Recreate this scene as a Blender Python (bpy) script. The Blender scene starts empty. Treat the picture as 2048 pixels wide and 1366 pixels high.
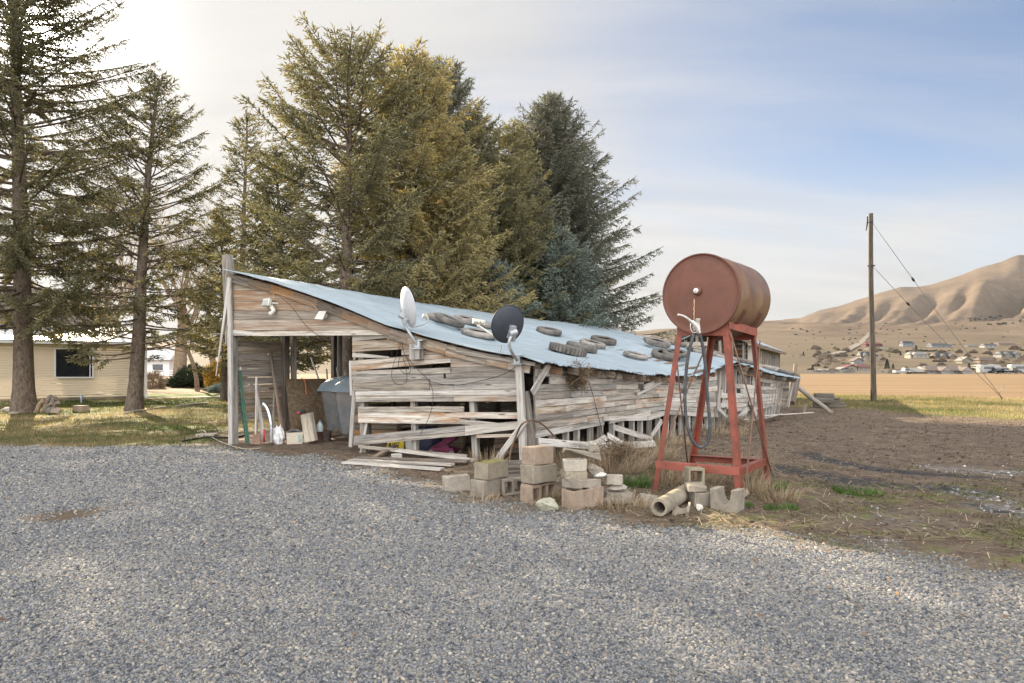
import bpy, bmesh, math, random
import numpy as np
from mathutils import Vector, Matrix, Quaternion
R = math.radians
random.seed(7)
rng = np.random.default_rng(7)
SC = bpy.context.scene
COL = SC.collection
# ---------------------------------------------------------------- camera frame (2048 px wide photograph, 24 mm lens)
FPX, CX, HY, HC = 1365.33, 1024.0, 738.0, 1.45
def V(px, py, d):
    return Vector(((px-CX)/FPX*d, d, HC-(py-HY)/FPX*d))
def G(px, py, z=0.0):
    d = (HC-z)*FPX/(py-HY)
    return Vector(((px-CX)/FPX*d, d, z))
def H(px, py, d):
    return V(px, py, d).z
# ---------------------------------------------------------------- linking helpers
ORG = {}
def link(o, parent=None):
    COL.objects.link(o)
    if parent is not None: o.parent = parent
    return o
def tag(o, label, cat=None, group=None, kind=None):
    if label: o['label'] = label
    if cat:
        o['category'] = cat
        if not kind: o['kind'] = 'thing'
    if group: o['group'] = group
    if kind: o['kind'] = kind
    return o
def T(name, label, cat, loc=(0, 0, 0), group=None):
    o = bpy.data.objects.new(name, None); o.empty_display_size = .1
    o.location = loc; link(o); ORG[o.name] = Vector(loc)
    return tag(o, label, cat, group)
def org(parent):
    return ORG.get(parent.name, Vector((0, 0, 0))) if parent is not None else Vector((0, 0, 0))
def dup(root, loc, rot=None, label=None, scale=None):
    r = root.copy(); link(r); r.location = loc
    if rot is not None: r.rotation_euler = rot
    if scale is not None: r.scale = scale
    if label: r['label'] = label
    for ch in root.children:
        c = ch.copy(); COL.objects.link(c); c.parent = r
        for g in ch.children:
            d = g.copy(); COL.objects.link(d); d.parent = c
    return r
class MB:
    """collects shapes, then links them as one mesh"""
    def __init__(s): s.v = []; s.f = []; s.uv = []; s.m = []; s.mi = 0
    def face(s, idx, uv):
        s.f.append(idx); s.uv.append(uv); s.m.append(s.mi)
    def beam(s, p0, p1, w, h, up=(0, 0, 1), taper=1.0, cut=0.0):
        """box from p0 to p1; w across, h along up"""
        p0 = Vector(p0); p1 = Vector(p1); d = p1-p0; L = d.length
        if L < 1e-6: return s
        d /= L; up = Vector(up)
        sx = d.cross(up)
        if sx.length < 1e-4: sx = d.cross(Vector((1, 0, 0)))
        sx.normalize(); u = sx.cross(d)
        b = len(s.v); ro = random.random()*50
        for (p, k, c) in ((p0, 1.0, 0), (p1, taper, cut)):
            for (a, e) in ((-1, -1), (1, -1), (1, 1), (-1, 1)):
                s.v.append(p+sx*(a*w*.5*k)+u*(e*h*.5*k)+d*(c*e))
        q = [(0, 1, 5, 4), (1, 2, 6, 5), (2, 3, 7, 6), (3, 0, 4, 7)]
        off = 0
        for (i, j, k, l), ww in zip(q, (w, h, w, h)):
            s.face((b+i, b+j, b+k, b+l), ((ro, off), (ro, off+ww), (ro+L, off+ww), (ro+L, off))); off += ww
        s.face((b+3, b+2, b+1, b+0), ((ro, 0), (ro+w, 0), (ro+w, h), (ro, h)))
        s.face((b+4, b+5, b+6, b+7), ((ro, 0), (ro+w, 0), (ro+w, h), (ro, h)))
        return s
    def quad(s, tl, bl, br, tr, n, t):
        """board with front face tl,bl,br,tr, thickness t along -n"""
        n = Vector(n)*t; b = len(s.v); ro = random.random()*50
        P = [Vector(p) for p in (tl, bl, br, tr)]
        L = max((P[3]-P[0]).length, (P[2]-P[1]).length); W = max((P[1]-P[0]).length, (P[2]-P[3]).length)
        along = L >= W
        if not along:
            UV = [(ro, 0), (ro+W, 0), (ro+W, L), (ro, L)]
        else:
            UV = [(ro, W), (ro, 0), (ro+L, 0), (ro+L, W)]
        s.v += P+[p-n for p in P]
        s.face((b, b+1, b+2, b+3), UV)
        s.face((b+7, b+6, b+5, b+4), UV[::-1])
        for i in range(4):
            j = (i+1) % 4
            u0, u1 = UV[i], UV[j]
            s.face((b+j, b+i, b+4+i, b+4+j), (u1, u0, (u0[0], u0[1]+t), (u1[0], u1[1]+t)))
        return s
    def box(s, c, size, rot=None):
        c = Vector(c); a = Vector((size[0]/2, 0, 0)); q = rot or Matrix.Identity(3)
        if isinstance(rot, (int, float)): q = Matrix.Rotation(rot, 3, 'Z')
        d = q @ a; up = q @ Vector((0, 0, 1))
        return s.beam(c-d, c+d, size[1], size[2], up)
    def tube(s, pts, r, n=8, caps=True):
        pts = [Vector(p) for p in pts]; k = len(pts)
        rs = r if hasattr(r, '__len__') else [r]*k
        b = len(s.v); prev = None; L = 0; ls = []
        for i, p in enumerate(pts):
            if i: L += (p-pts[i-1]).length
            ls.append(L)
            t = (pts[min(i+1, k-1)]-pts[max(i-1, 0)])
            if t.length < 1e-9: t = Vector((0, 0, 1))
            t.normalize()
            if prev is None:
                a = t.orthogonal().normalized()
            else:
                a = prev-t*prev.dot(t)
                a = a.normalized() if a.length > 1e-6 else t.orthogonal().normalized()
            prev = a; c = t.cross(a)
            for j in range(n):
                w = 2*math.pi*j/n
                s.v.append(p+(a*math.cos(w)+c*math.sin(w))*rs[i])
        ro = random.random()*20
        for i in range(k-1):
            for j in range(n):
                j2 = (j+1) % n
                s.face((b+i*n+j, b+i*n+j2, b+(i+1)*n+j2, b+(i+1)*n+j),
                       ((ro+ls[i], j*.05), (ro+ls[i], j*.05+.05), (ro+ls[i+1], j*.05+.05), (ro+ls[i+1], j*.05)))
        if caps:
            uv = [(ro+.02*math.cos(j), .02*math.sin(j)) for j in range(n)]
            s.face(tuple(b+j for j in range(n))[::-1], uv)
            s.face(tuple(b+(k-1)*n+j for j in range(n)), uv)
        return s
    def lathe(s, o, axis, prof, n=24, cap=True):
        """prof: list of (along, radius)"""
        o = Vector(o); ax = Vector(axis).normalized(); a = ax.orthogonal().normalized(); c = ax.cross(a); b = len(s.v)
        for (h, r) in prof:
            for j in range(n):
                w = 2*math.pi*j/n
                s.v.append(o+ax*h+(a*math.cos(w)+c*math.sin(w))*max(r, 1e-5))
        L = [0]
        for i in range(1, len(prof)): L.append(L[-1]+math.hypot(prof[i][0]-prof[i-1][0], prof[i][1]-prof[i-1][1]))
        for i in range(len(prof)-1):
            for j in range(n):
                j2 = (j+1) % n
                s.face((b+i*n+j, b+i*n+j2, b+(i+1)*n+j2, b+(i+1)*n+j), ((L[i], j/n), (L[i], (j+1)/n), (L[i+1], (j+1)/n), (L[i+1], j/n)))
        if cap:
            for i, rev in ((0, True), (len(prof)-1, False)):
                if prof[i][1] > 1e-3:
                    t = tuple(b+i*n+j for j in range(n))
                    s.face(t[::-1] if rev else t, [(0, 0)]*n)
        return s
    def prism(s, poly, vec):
        """poly: 3D ring, extruded by vec"""
        vec = Vector(vec); b = len(s.v); n = len(poly); P = [Vector(p) for p in poly]
        s.v += P+[p+vec for p in P]; ro = random.random()*20
        e0 = (P[1]-P[0]).normalized(); e1 = vec.normalized().cross(e0)
        uv = [(ro+(p-P[0]).dot(e0), (p-P[0]).dot(e1)) for p in P]
        s.face(tuple(range(b+n-1, b-1, -1)), uv[::-1]); s.face(tuple(range(b+n, b+2*n)), uv)
        for i in range(n):
            j = (i+1) % n; l = (P[j]-P[i]).length
            s.face((b+i, b+j, b+n+j, b+n+i), ((ro, 0), (ro+l, 0), (ro+l, vec.length), (ro, vec.length)))
        return s
    def build(s, name, mats, parent=None, loc=None, smooth=False, bevel=0.0, jitter=0.0):
        o0 = org(parent)+(Vector(loc) if loc is not None else Vector((0, 0, 0)))
        me = bpy.data.meshes.new(name)
        vs = [Vector(v)-o0 for v in s.v]
        if jitter: vs = [v+Vector((random.gauss(0, jitter), random.gauss(0, jitter), random.gauss(0, jitter))) for v in vs]
        me.from_pydata(vs, [], s.f)
        uvl = me.uv_layers.new(name='UVMap')
        flat = [c for f in s.uv for p in f for c in p]
        uvl.data.foreach_set('uv', flat)
        for m in (mats if isinstance(mats, (list, tuple)) else [mats]): me.materials.append(m)
        if any(s.m): me.polygons.foreach_set('material_index', s.m)
        if smooth:
            me.polygons.foreach_set('use_smooth', [True]*len(me.polygons))
            if smooth is not True: me.set_sharp_from_angle(angle=R(smooth))
        me.update()
        o = bpy.data.objects.new(name, me)
        if loc is not None: o.location = Vector(loc)
        link(o, parent)
        ORG[o.name] = o0
        if bevel:
            b = o.modifiers.new('Bevel', 'BEVEL'); b.width = bevel; b.segments = 2; b.limit_method = 'ANGLE'; b.angle_limit = R(40)
        return o
def np_obj(name, verts, faces, mat, parent=None, col=None, loc=None, smooth=False, extra=None):
    """verts (N,3), faces (M,3|4) as one mesh; col = per vertex float attribute 'tint'"""
    verts = np.asarray(verts, dtype=np.float32); faces = np.asarray(faces, dtype=np.int32)
    o0 = org(parent)+(Vector(loc) if loc is not None else Vector((0, 0, 0)))
    verts = verts-np.array(o0, dtype=np.float32)
    me = bpy.data.meshes.new(name); k = faces.shape[1]; m = len(faces)
    me.vertices.add(len(verts)); me.vertices.foreach_set('co', verts.ravel())
    me.loops.add(m*k); me.loops.foreach_set('vertex_index', faces.ravel())
    me.polygons.add(m); me.polygons.foreach_set('loop_start', np.arange(0, m*k, k, dtype=np.int32))
    me.polygons.foreach_set('loop_total', np.full(m, k, dtype=np.int32))
    if smooth: me.polygons.foreach_set('use_smooth', np.ones(m, dtype=bool))
    at = dict(extra or {})
    if col is not None: at['tint'] = col
    for kx, arr in at.items():
        a = me.attributes.new(kx, 'FLOAT', 'POINT'); a.data.foreach_set('value', np.asarray(arr, dtype=np.float32))
    me.materials.append(mat); me.update(calc_edges=True)
    o = bpy.data.objects.new(name, me)
    if loc is not None: o.location = Vector(loc)
    link(o, parent); ORG[o.name] = o0
    return o
# ---------------------------------------------------------------- node helpers
def newmat(name):
    m = bpy.data.materials.new(name); m.use_nodes = True
    nt = m.node_tree; b = nt.nodes['Principled BSDF']
    return m, nt, b
class N:
    def __init__(s, nt): s.t = nt
    def n(s, typ, **kw):
        x = s.t.nodes.new(typ)
        for k, v in kw.items(): setattr(x, k, v)
        return x
    def l(s, a, b): s.t.links.new(a, b)
    def setin(s, sock, v):
        if hasattr(v, 'links') or hasattr(v, 'is_output'): s.l(v, sock)
        else: sock.default_value = v
    def noise(s, vec, scale, detail=4, rough=.6, dist=0.0, dims='3D'):
        x = s.n('ShaderNodeTexNoise'); x.inputs['Scale'].default_value = scale; x.inputs['Detail'].default_value = detail
        x.inputs['Roughness'].default_value = rough; x.inputs['Distortion'].default_value = dist
        if vec is not None: s.l(vec, x.inputs['Vector'])
        return x.outputs['Fac']
    def vor(s, vec, scale, feature='F1'):
        x = s.n('ShaderNodeTexVoronoi', feature=feature); x.inputs['Scale'].default_value = scale
        if vec is not None: s.l(vec, x.inputs['Vector'])
        return x
    def ramp(s, fac, stops, interp='LINEAR'):
        x = s.n('ShaderNodeValToRGB'); cr = x.color_ramp; cr.interpolation = interp
        while len(cr.elements) < len(stops): cr.elements.new(.5)
        for e, (p, c) in zip(cr.elements, stops):
            e.position = p; e.color = (c[0], c[1], c[2], 1) if hasattr(c, '__len__') else (c, c, c, 1)
        s.l(fac, x.inputs['Fac']); return x.outputs['Color']
    def math(s, op, a, b=0.0, c=None, clamp=False):
        x = s.n('ShaderNodeMath', operation=op); x.use_clamp = clamp
        s.setin(x.inputs[0], a); s.setin(x.inputs[1], b)
        if c is not None: s.setin(x.inputs[2], c)
        return x.outputs[0]
    def mix(s, fac, a, b, mode='MIX'):
        x = s.n('ShaderNodeMix', data_type='RGBA', blend_type=mode)
        s.setin(x.inputs[0], fac)
        for i, v in ((6, a), (7, b)):
            if isinstance(v, (tuple, list)): x.inputs[i].default_value = (v[0], v[1], v[2], 1)
            else: s.l(v, x.inputs[i])
        return x.outputs[2]
    def map(s, vec, scale=(1, 1, 1), loc=(0, 0, 0)):
        x = s.n('ShaderNodeMapping'); x.inputs['Scale'].default_value = scale; x.inputs['Location'].default_value = loc
        s.l(vec, x.inputs['Vector']); return x.outputs['Vector']
    def attr(s, name, out='Fac'):
        x = s.n('ShaderNodeAttribute', attribute_name=name); return x.outputs[out]
    def pos(s): return s.n('ShaderNodeNewGeometry').outputs['Position']
    def obj(s): return s.n('ShaderNodeTexCoord').outputs['Object']
    def uv(s): return s.n('ShaderNodeTexCoord').outputs['UV']
    def island(s): return s.n('ShaderNodeNewGeometry').outputs['Random Per Island']
    def orand(s): return s.n('ShaderNodeObjectInfo').outputs['Random']
    def hsv(s, col, h=.5, sat=1.0, val=1.0):
        x = s.n('ShaderNodeHueSaturation'); s.setin(x.inputs['Hue'], h); s.setin(x.inputs['Saturation'], sat); s.setin(x.inputs['Value'], val)
        s.l(col, x.inputs['Color']); return x.outputs['Color']
    def bump(s, h, strength, dist, bsdf):
        x = s.n('ShaderNodeBump'); x.inputs['Strength'].default_value = strength; x.inputs['Distance'].default_value = dist
        s.l(h, x.inputs['Height']); s.l(x.outputs['Normal'], bsdf.inputs['Normal'])
def wood(name, dark=(.10, .085, .07), mid=(.30, .26, .215), light=(.46, .41, .355), warm=(.36, .19, .085), warm_amt=.3, var=.35, grain=34):
    m, nt, b = newmat(name); n = N(nt); uv = n.uv(); isl = n.island()
    off = n.n('ShaderNodeCombineXYZ'); n.l(n.math('MULTIPLY', isl, 37.0), off.inputs[2])
    add = n.n('ShaderNodeVectorMath', operation='ADD'); n.l(uv, add.inputs[0]); n.l(off.outputs[0], add.inputs[1]); v = add.outputs[0]
    g = n.noise(n.map(v, (1.6, grain, 1)), 1.0, 6, .68, .6)
    base = n.ramp(g, [(.30, dark), (.44, mid), (.60, light), (.8, tuple(min(1, c*1.15) for c in light))])
    big = n.noise(n.map(v, (1.1, 5, 1)), 1.0, 4, .6)
    wm = n.ramp(n.math('ADD', big, n.math('MULTIPLY', n.math('SUBTRACT', isl, .5), .35)), [(.62-warm_amt*.4, 0.0), (.80-warm_amt*.3, .85)])
    c = n.mix(wm, base, n.mix(g, (warm[0]*.5, warm[1]*.5, warm[2]*.5), warm))
    st = n.noise(n.map(v, (.8, 9, 1), (3, 7, 1)), 1.0, 5, .7)
    c = n.mix(n.ramp(st, [(.52, 0.0), (.72, .75)]), c, (.07, .06, .052))
    kn = n.vor(n.map(v, (1.3, 7, 1)), 1.0).outputs['Distance']
    c = n.mix(n.ramp(kn, [(.05, .8), (.11, 0.0)]), c, (.06, .04, .03))
    i2 = n.math('FRACT', n.math('MULTIPLY', isl, 7.31))
    c = n.hsv(c, .5, n.math('ADD', .6, n.math('MULTIPLY', i2, .6)), n.math('ADD', 1-var, n.math('MULTIPLY', isl, var*1.7)))
    n.l(c, b.inputs['Base Color']); b.inputs['Roughness'].default_value = .88
    b.inputs['Specular IOR Level'].default_value = .2
    n.bump(g, .5, .006, b)
    return m
def plain(name, col, rough=.6, metal=0.0, noise=.25, nscale=12, bump=0.0, dirt=None, dirt_amt=.4, spec=.4, obrand=.0):
    """base colour with mottling and optional dirt patches"""
    m, nt, b = newmat(name); n = N(nt); p = n.obj()
    f = n.noise(p, nscale, 6, .65)
    c = n.mix(n.ramp(f, [(.3, 0.0), (.7, 1.0)]), tuple(x*(1-noise) for x in col), tuple(min(1, x*(1+noise)) for x in col))
    if dirt:
        d = n.noise(p, nscale*.35, 7, .7, .4)
        c = n.mix(n.ramp(d, [(.62-dirt_amt*.4, 0.0), (.75-dirt_amt*.2, .9)]), c, dirt)
    if obrand:
        r = n.orand(); r2 = n.math('FRACT', n.math('MULTIPLY', r, 9.7))
        c = n.hsv(c, .5, n.math('ADD', .7, n.math('MULTIPLY', r2, .6)), n.math('ADD', 1-obrand, n.math('MULTIPLY', r, 2*obrand)))
    n.l(c, b.inputs['Base Color']); b.inputs['Roughness'].default_value = rough; b.inputs['Metallic'].default_value = metal
    b.inputs['Specular IOR Level'].default_value = spec
    if bump: n.bump(f, bump, .01, b)
    return m
def leafmat(name, stops, trans=.3, rough=.7, tcol=None):
    """foliage: colour from the per-leaf 'tint' attribute, some light passing through"""
    m, nt, b = newmat(name); n = N(nt)
    t = n.attr('tint'); c = n.ramp(t, stops)
    n.l(c, b.inputs['Base Color']); b.inputs['Roughness'].default_value = rough; b.inputs['Specular IOR Level'].default_value = .25
    tr = n.n('ShaderNodeBsdfTranslucent')
    tc = n.mix(1.0, c, tcol or (1.5, 1.3, .6), 'MULTIPLY')
    n.l(tc, tr.inputs['Color'])
    mx = n.n('ShaderNodeMixShader'); mx.inputs[0].default_value = trans
    n.l(b.outputs[0], mx.inputs[1]); n.l(tr.outputs[0], mx.inputs[2])
    n.l(mx.outputs[0], nt.nodes['Material Output'].inputs['Surface'])
    return m
# ---------------------------------------------------------------- camera, sun, sky
cam = bpy.data.cameras.new('camera'); co = bpy.data.objects.new('camera', cam); link(co)
co.location = (0, 0, HC); co.rotation_euler = (R(90), 0, 0)
cam.lens = 24; cam.sensor_width = 36; cam.shift_y = 55/2048; cam.clip_end = 20000; cam.clip_start = .05
SC.camera = co
SUN = Vector((-.700, 1.0, .50)).normalized()
EL = math.asin(SUN.z); AZ = math.atan2(SUN.x, SUN.y)
sl = bpy.data.lights.new('sun', 'SUN'); sl.energy = 5.0; sl.angle = R(.6); sl.color = (1.0, .84, .62)
so = bpy.data.objects.new('sun', sl); link(so); so.rotation_euler = SUN.to_track_quat('Z', 'Y').to_euler()
W = bpy.data.worlds.new('World'); SC.world = W; W.use_nodes = True
wn = N(W.node_tree); bg = W.node_tree.nodes['Background']
sky = wn.n('ShaderNodeTexSky', sky_type='NISHITA'); sky.sun_disc = False; sky.sun_elevation = EL; sky.sun_rotation = AZ
sky.air_density = 1.0; sky.dust_density = .6; sky.ozone_density = 1.6; sky.altitude = 1300
dv = wn.n('ShaderNodeTexCoord').outputs['Generated']
sp = wn.n('ShaderNodeSeparateXYZ'); wn.l(dv, sp.inputs[0])
# thin high cloud sheet: planar projection of the direction
zz = wn.math('MAXIMUM', sp.outputs[2], .03)
pv = wn.n('ShaderNodeCombineXYZ')
wn.l(wn.math('DIVIDE', sp.outputs[0], wn.math('ADD', zz, .22)), pv.inputs[0]); wn.l(wn.math('DIVIDE', sp.outputs[1], wn.math('ADD', zz, .22)), pv.inputs[1])
pm = wn.map(pv.outputs[0], (.75, 1.25, 1), (2.3, .4, 0))
c1 = wn.noise(pm, 1.1, 6, .52, .9)
c2 = wn.noise(wn.map(pv.outputs[0], (.5, 2.4, 1), (7, 3, 0)), 1.3, 5, .55, .5)
dt = wn.n('ShaderNodeVectorMath', operation='DOT_PRODUCT'); wn.l(dv, dt.inputs[0]); dt.inputs[1].default_value = SUN
sd = wn.math('MAXIMUM', dt.outputs['Value'], 0.0)
def sstep(x, e0, e1):
    m_ = wn.n('ShaderNodeMapRange', interpolation_type='SMOOTHSTEP'); wn.l(x, m_.inputs[0]); m_.inputs[1].default_value = e0; m_.inputs[2].default_value = e1; return m_.outputs[0]
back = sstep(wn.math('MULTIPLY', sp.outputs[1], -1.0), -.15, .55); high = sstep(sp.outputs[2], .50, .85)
lowz = sstep(sp.outputs[2], .40, .06)
cov = wn.math('ADD', wn.math('MULTIPLY', c1, .55), wn.math('MULTIPLY', wn.math('POWER', sd, 3.4), .85))
cov = wn.math('ADD', wn.math('ADD', cov, wn.math('MULTIPLY', lowz, .50)), wn.math('MULTIPLY', wn.math('SUBTRACT', c2, .5), .35))
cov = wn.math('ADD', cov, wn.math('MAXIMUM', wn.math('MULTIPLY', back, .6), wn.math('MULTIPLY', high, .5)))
cf = wn.ramp(cov, [(.36, .02), (.80, .88), (1.0, .98)])
glow = wn.math('ADD', wn.math('MULTIPLY', wn.math('POWER', sd, 6.0), .75), wn.math('MULTIPLY', wn.math('ADD', wn.math('MULTIPLY', wn.math('POWER', sd, 260.0), 14.0), wn.math('MULTIPLY', wn.math('POWER', sd, 2400.0), 160.0)), 1.0))
lum = wn.math('ADD', wn.math('ADD', 3.55, glow), wn.math('MULTIPLY', wn.math('SUBTRACT', c2, .5), 2.2))
lum = wn.math('ADD', lum, wn.math('MAXIMUM', wn.math('MULTIPLY', back, 14.0), wn.math('MULTIPLY', high, 3.5)))  # extra brightness added to unseen sky behind and overhead, lights camera-facing walls and gravel
cc = wn.n('ShaderNodeVectorMath', operation='SCALE')
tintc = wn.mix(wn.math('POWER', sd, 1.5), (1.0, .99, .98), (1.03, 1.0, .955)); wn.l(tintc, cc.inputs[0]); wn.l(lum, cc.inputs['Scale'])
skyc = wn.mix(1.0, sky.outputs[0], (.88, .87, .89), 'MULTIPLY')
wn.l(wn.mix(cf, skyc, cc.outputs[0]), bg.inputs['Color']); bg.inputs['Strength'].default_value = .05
vs = SC.view_settings; vs.view_transform = 'Standard'; vs.look = 'None'; vs.gamma = 1.0; vs.exposure = 1.9
SC.cycles.max_bounces = 10; SC.cycles.diffuse_bounces = 6; SC.cycles.transmission_bounces = 6; SC.cycles.transparent_max_bounces = 8
SC.cycles.use_denoising = True; SC.cycles.sample_clamp_indirect = 4.0
# ---------------------------------------------------------------- ground heights and regions
def sn(x, y, f, ph):
    return np.sin(x*f+ph)*np.cos(y*f*1.13+ph*1.7)
def vnoise(x, y, seed=0):
    """smooth value noise on arrays"""
    xi = np.floor(x).astype(np.int64); yi = np.floor(y).astype(np.int64); xf = x-xi; yf = y-yi
    def h(a, b):
        k = (a*374761393+b*668265263+seed*974711) & 0xffffffff
        k = ((k ^ (k >> 13))*1274126177) & 0xffffffff
        return ((k ^ (k >> 16)) & 0xffff)/65535.0
    u = xf*xf*(3-2*xf); v = yf*yf*(3-2*yf)
    return (h(xi, yi)*(1-u)+h(xi+1, yi)*u)*(1-v)+(h(xi, yi+1)*(1-u)+h(xi+1, yi+1)*u)*v
def fbm(x, y, seed=0, oct=4):
    s = 0; a = .5
    for i in range(oct):
        s = s+a*vnoise(x*2**i, y*2**i, seed+i); a *= .5
    return s/(1-.5**oct)
def poly_sd(x, y, poly):
    """signed distance to polygon, positive inside"""
    P = np.array([(p[0], p[1]) for p in poly]); n = len(P)
    d = np.full(x.shape, 1e9); ins = np.zeros(x.shape, bool)
    for i in range(n):
        a = P[i]; b = P[(i+1) % n]; e = b-a
        t = np.clip(((x-a[0])*e[0]+(y-a[1])*e[1])/(e@e+1e-12), 0, 1)
        d = np.minimum(d, np.hypot(x-a[0]-t*e[0], y-a[1]-t*e[1]))
        c = ((a[1] > y) != (b[1] > y)) & (x < (b[0]-a[0])*(y-a[1])/(b[1]-a[1]+1e-12)+a[0])
        ins ^= c
    return np.where(ins, d, -d)
GRAVEL = [(-60, 17.2), tuple(G(-300, 893))[:2], tuple(G(0, 893))[:2], tuple(G(250, 893))[:2], tuple(G(400, 891))[:2], tuple(G(480, 903))[:2], tuple(G(600, 912))[:2], tuple(G(690, 932))[:2],
          tuple(G(800, 955))[:2], tuple(G(880, 988))[:2], tuple(G(960, 1003))[:2], tuple(G(1060, 1028))[:2], tuple(G(1200, 1048))[:2], tuple(G(1300, 1056))[:2], tuple(G(1450, 1064))[:2],
          tuple(G(1600, 1080))[:2], tuple(G(1800, 1108))[:2], tuple(G(2048, 1150))[:2], (9, 3.4), (60, -4), (60, -60), (-60, -60)]
FIELD = [(-400, 38.5), (12, 40.5), (18.5, 38.5), (25, 33.4), (60, 31.0), (400, 26), (700, 400), (-700, 400)]
DIRT = [(-6.5, 15.2), tuple(G(420, 880))[:2], tuple(G(300, 896))[:2], (-6, 10), (2, 2), (20, 1), (15.5, 11.0), (16.2, 15.2), (14.5, 18.5), (13.0, 21.8), (12.4, 25.0), (10.0, 26.5), (4.5, 27), (-1, 24), (-5.6, 18.5)]
DRIVEPATCH = [(G(30, 1035).x, G(30, 1035).y), (G(110, 1018).x, G(110, 1018).y), (G(250, 1008).x, G(250, 1008).y), (G(240, 1022).x, G(240, 1022).y), (G(130, 1040).x, G(130, 1040).y), (G(40, 1050).x, G(40, 1050).y)]
def regions(x, y):
    wob = (fbm(x*1.3, y*1.3, 3)-.5)*.9+(fbm(x*5, y*5, 9)-.5)*.35
    sg = poly_sd(x, y, GRAVEL)+wob*1.1
    sf = poly_sd(x, y, FIELD)+wob*1.2
    sdd = poly_sd(x, y, DIRT)+wob*1.6
    wg = np.clip(sg/.7+.5, 0, 1)
    wf = np.clip(sf/.8+.5, 0, 1)
    wd = np.clip(sdd/1.1+.5, 0, 1)
    return wg, wf*(1-wg), wd*(1-wg)
def gz(x, y):
    x = np.asarray(x, dtype=float); y = np.asarray(y, dtype=float)
    wg, wf, wd = regions(x, y)
    near = np.clip((60-np.abs(y))/30, 0, 1)*np.clip((60-np.abs(x))/20, 0, 1)
    z = (fbm(x*.9, y*.9, 21)-.5)*.06*(1-wg*.45)+(fbm(x*4, y*4, 5)-.5)*.045*wd
    return z*near
def gz1(x, y): return float(gz(np.array([x]), np.array([y]))[0])
def lines(a, b, seg):
    """graded coordinates: seg = list of (upto, step)"""
    out = [a]; 
    for up, st in seg:
        k = max(1, int(round((up-out[-1])/st))); base = out[-1]
        out += [base+(up-base)*(i+1)/k for i in range(k)]
    return np.array(out)
gx = lines(-400, 400, [(-120, 40), (-40, 8), (-24, .5), (-9, .16), (12, .085), (24, .16), (40, .6), (130, 9), (400, 45)])
gy = lines(-120, 197.5, [(-20, 20), (-2, 1.5), (2, .3), (14, .085), (30, .16), (50, .5), (120, 7), (197.5, 15.5)])
GXX, GYY = np.meshgrid(gx, gy); nx, ny = len(gx), len(gy)
wg, wf, wd = regions(GXX, GYY)
ZZ = gz(GXX, GYY)
def gravel_nodes(n, p):
    v1 = n.vor(p, 44.0); v2 = n.vor(p, 75.0)
    palette = [(0.0, (.070, .080, .098)), (.18, (.125, .137, .158)), (.4, (.20, .21, .23)), (.55, (.28, .285, .30)), (.68, (.235, .205, .165)), (.80, (.34, .325, .30)), (.92, (.44, .41, .365)), (1.0, (.36, .245, .16))]
    s1 = n.n('ShaderNodeSeparateColor'); n.l(v1.outputs['Color'], s1.inputs[0])
    s2 = n.n('ShaderNodeSeparateColor'); n.l(v2.outputs['Color'], s2.inputs[0])
    a = n.ramp(s1.outputs[0], palette); b = n.ramp(s2.outputs[0], palette)
    c = n.mix(.45, a, b)
    gap = n.ramp(v1.outputs['Distance'], [(.35, 0.0), (.75, .75)])
    c = n.mix(gap, c, (.05, .05, .052))
    return c, v1.outputs['Distance']
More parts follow.
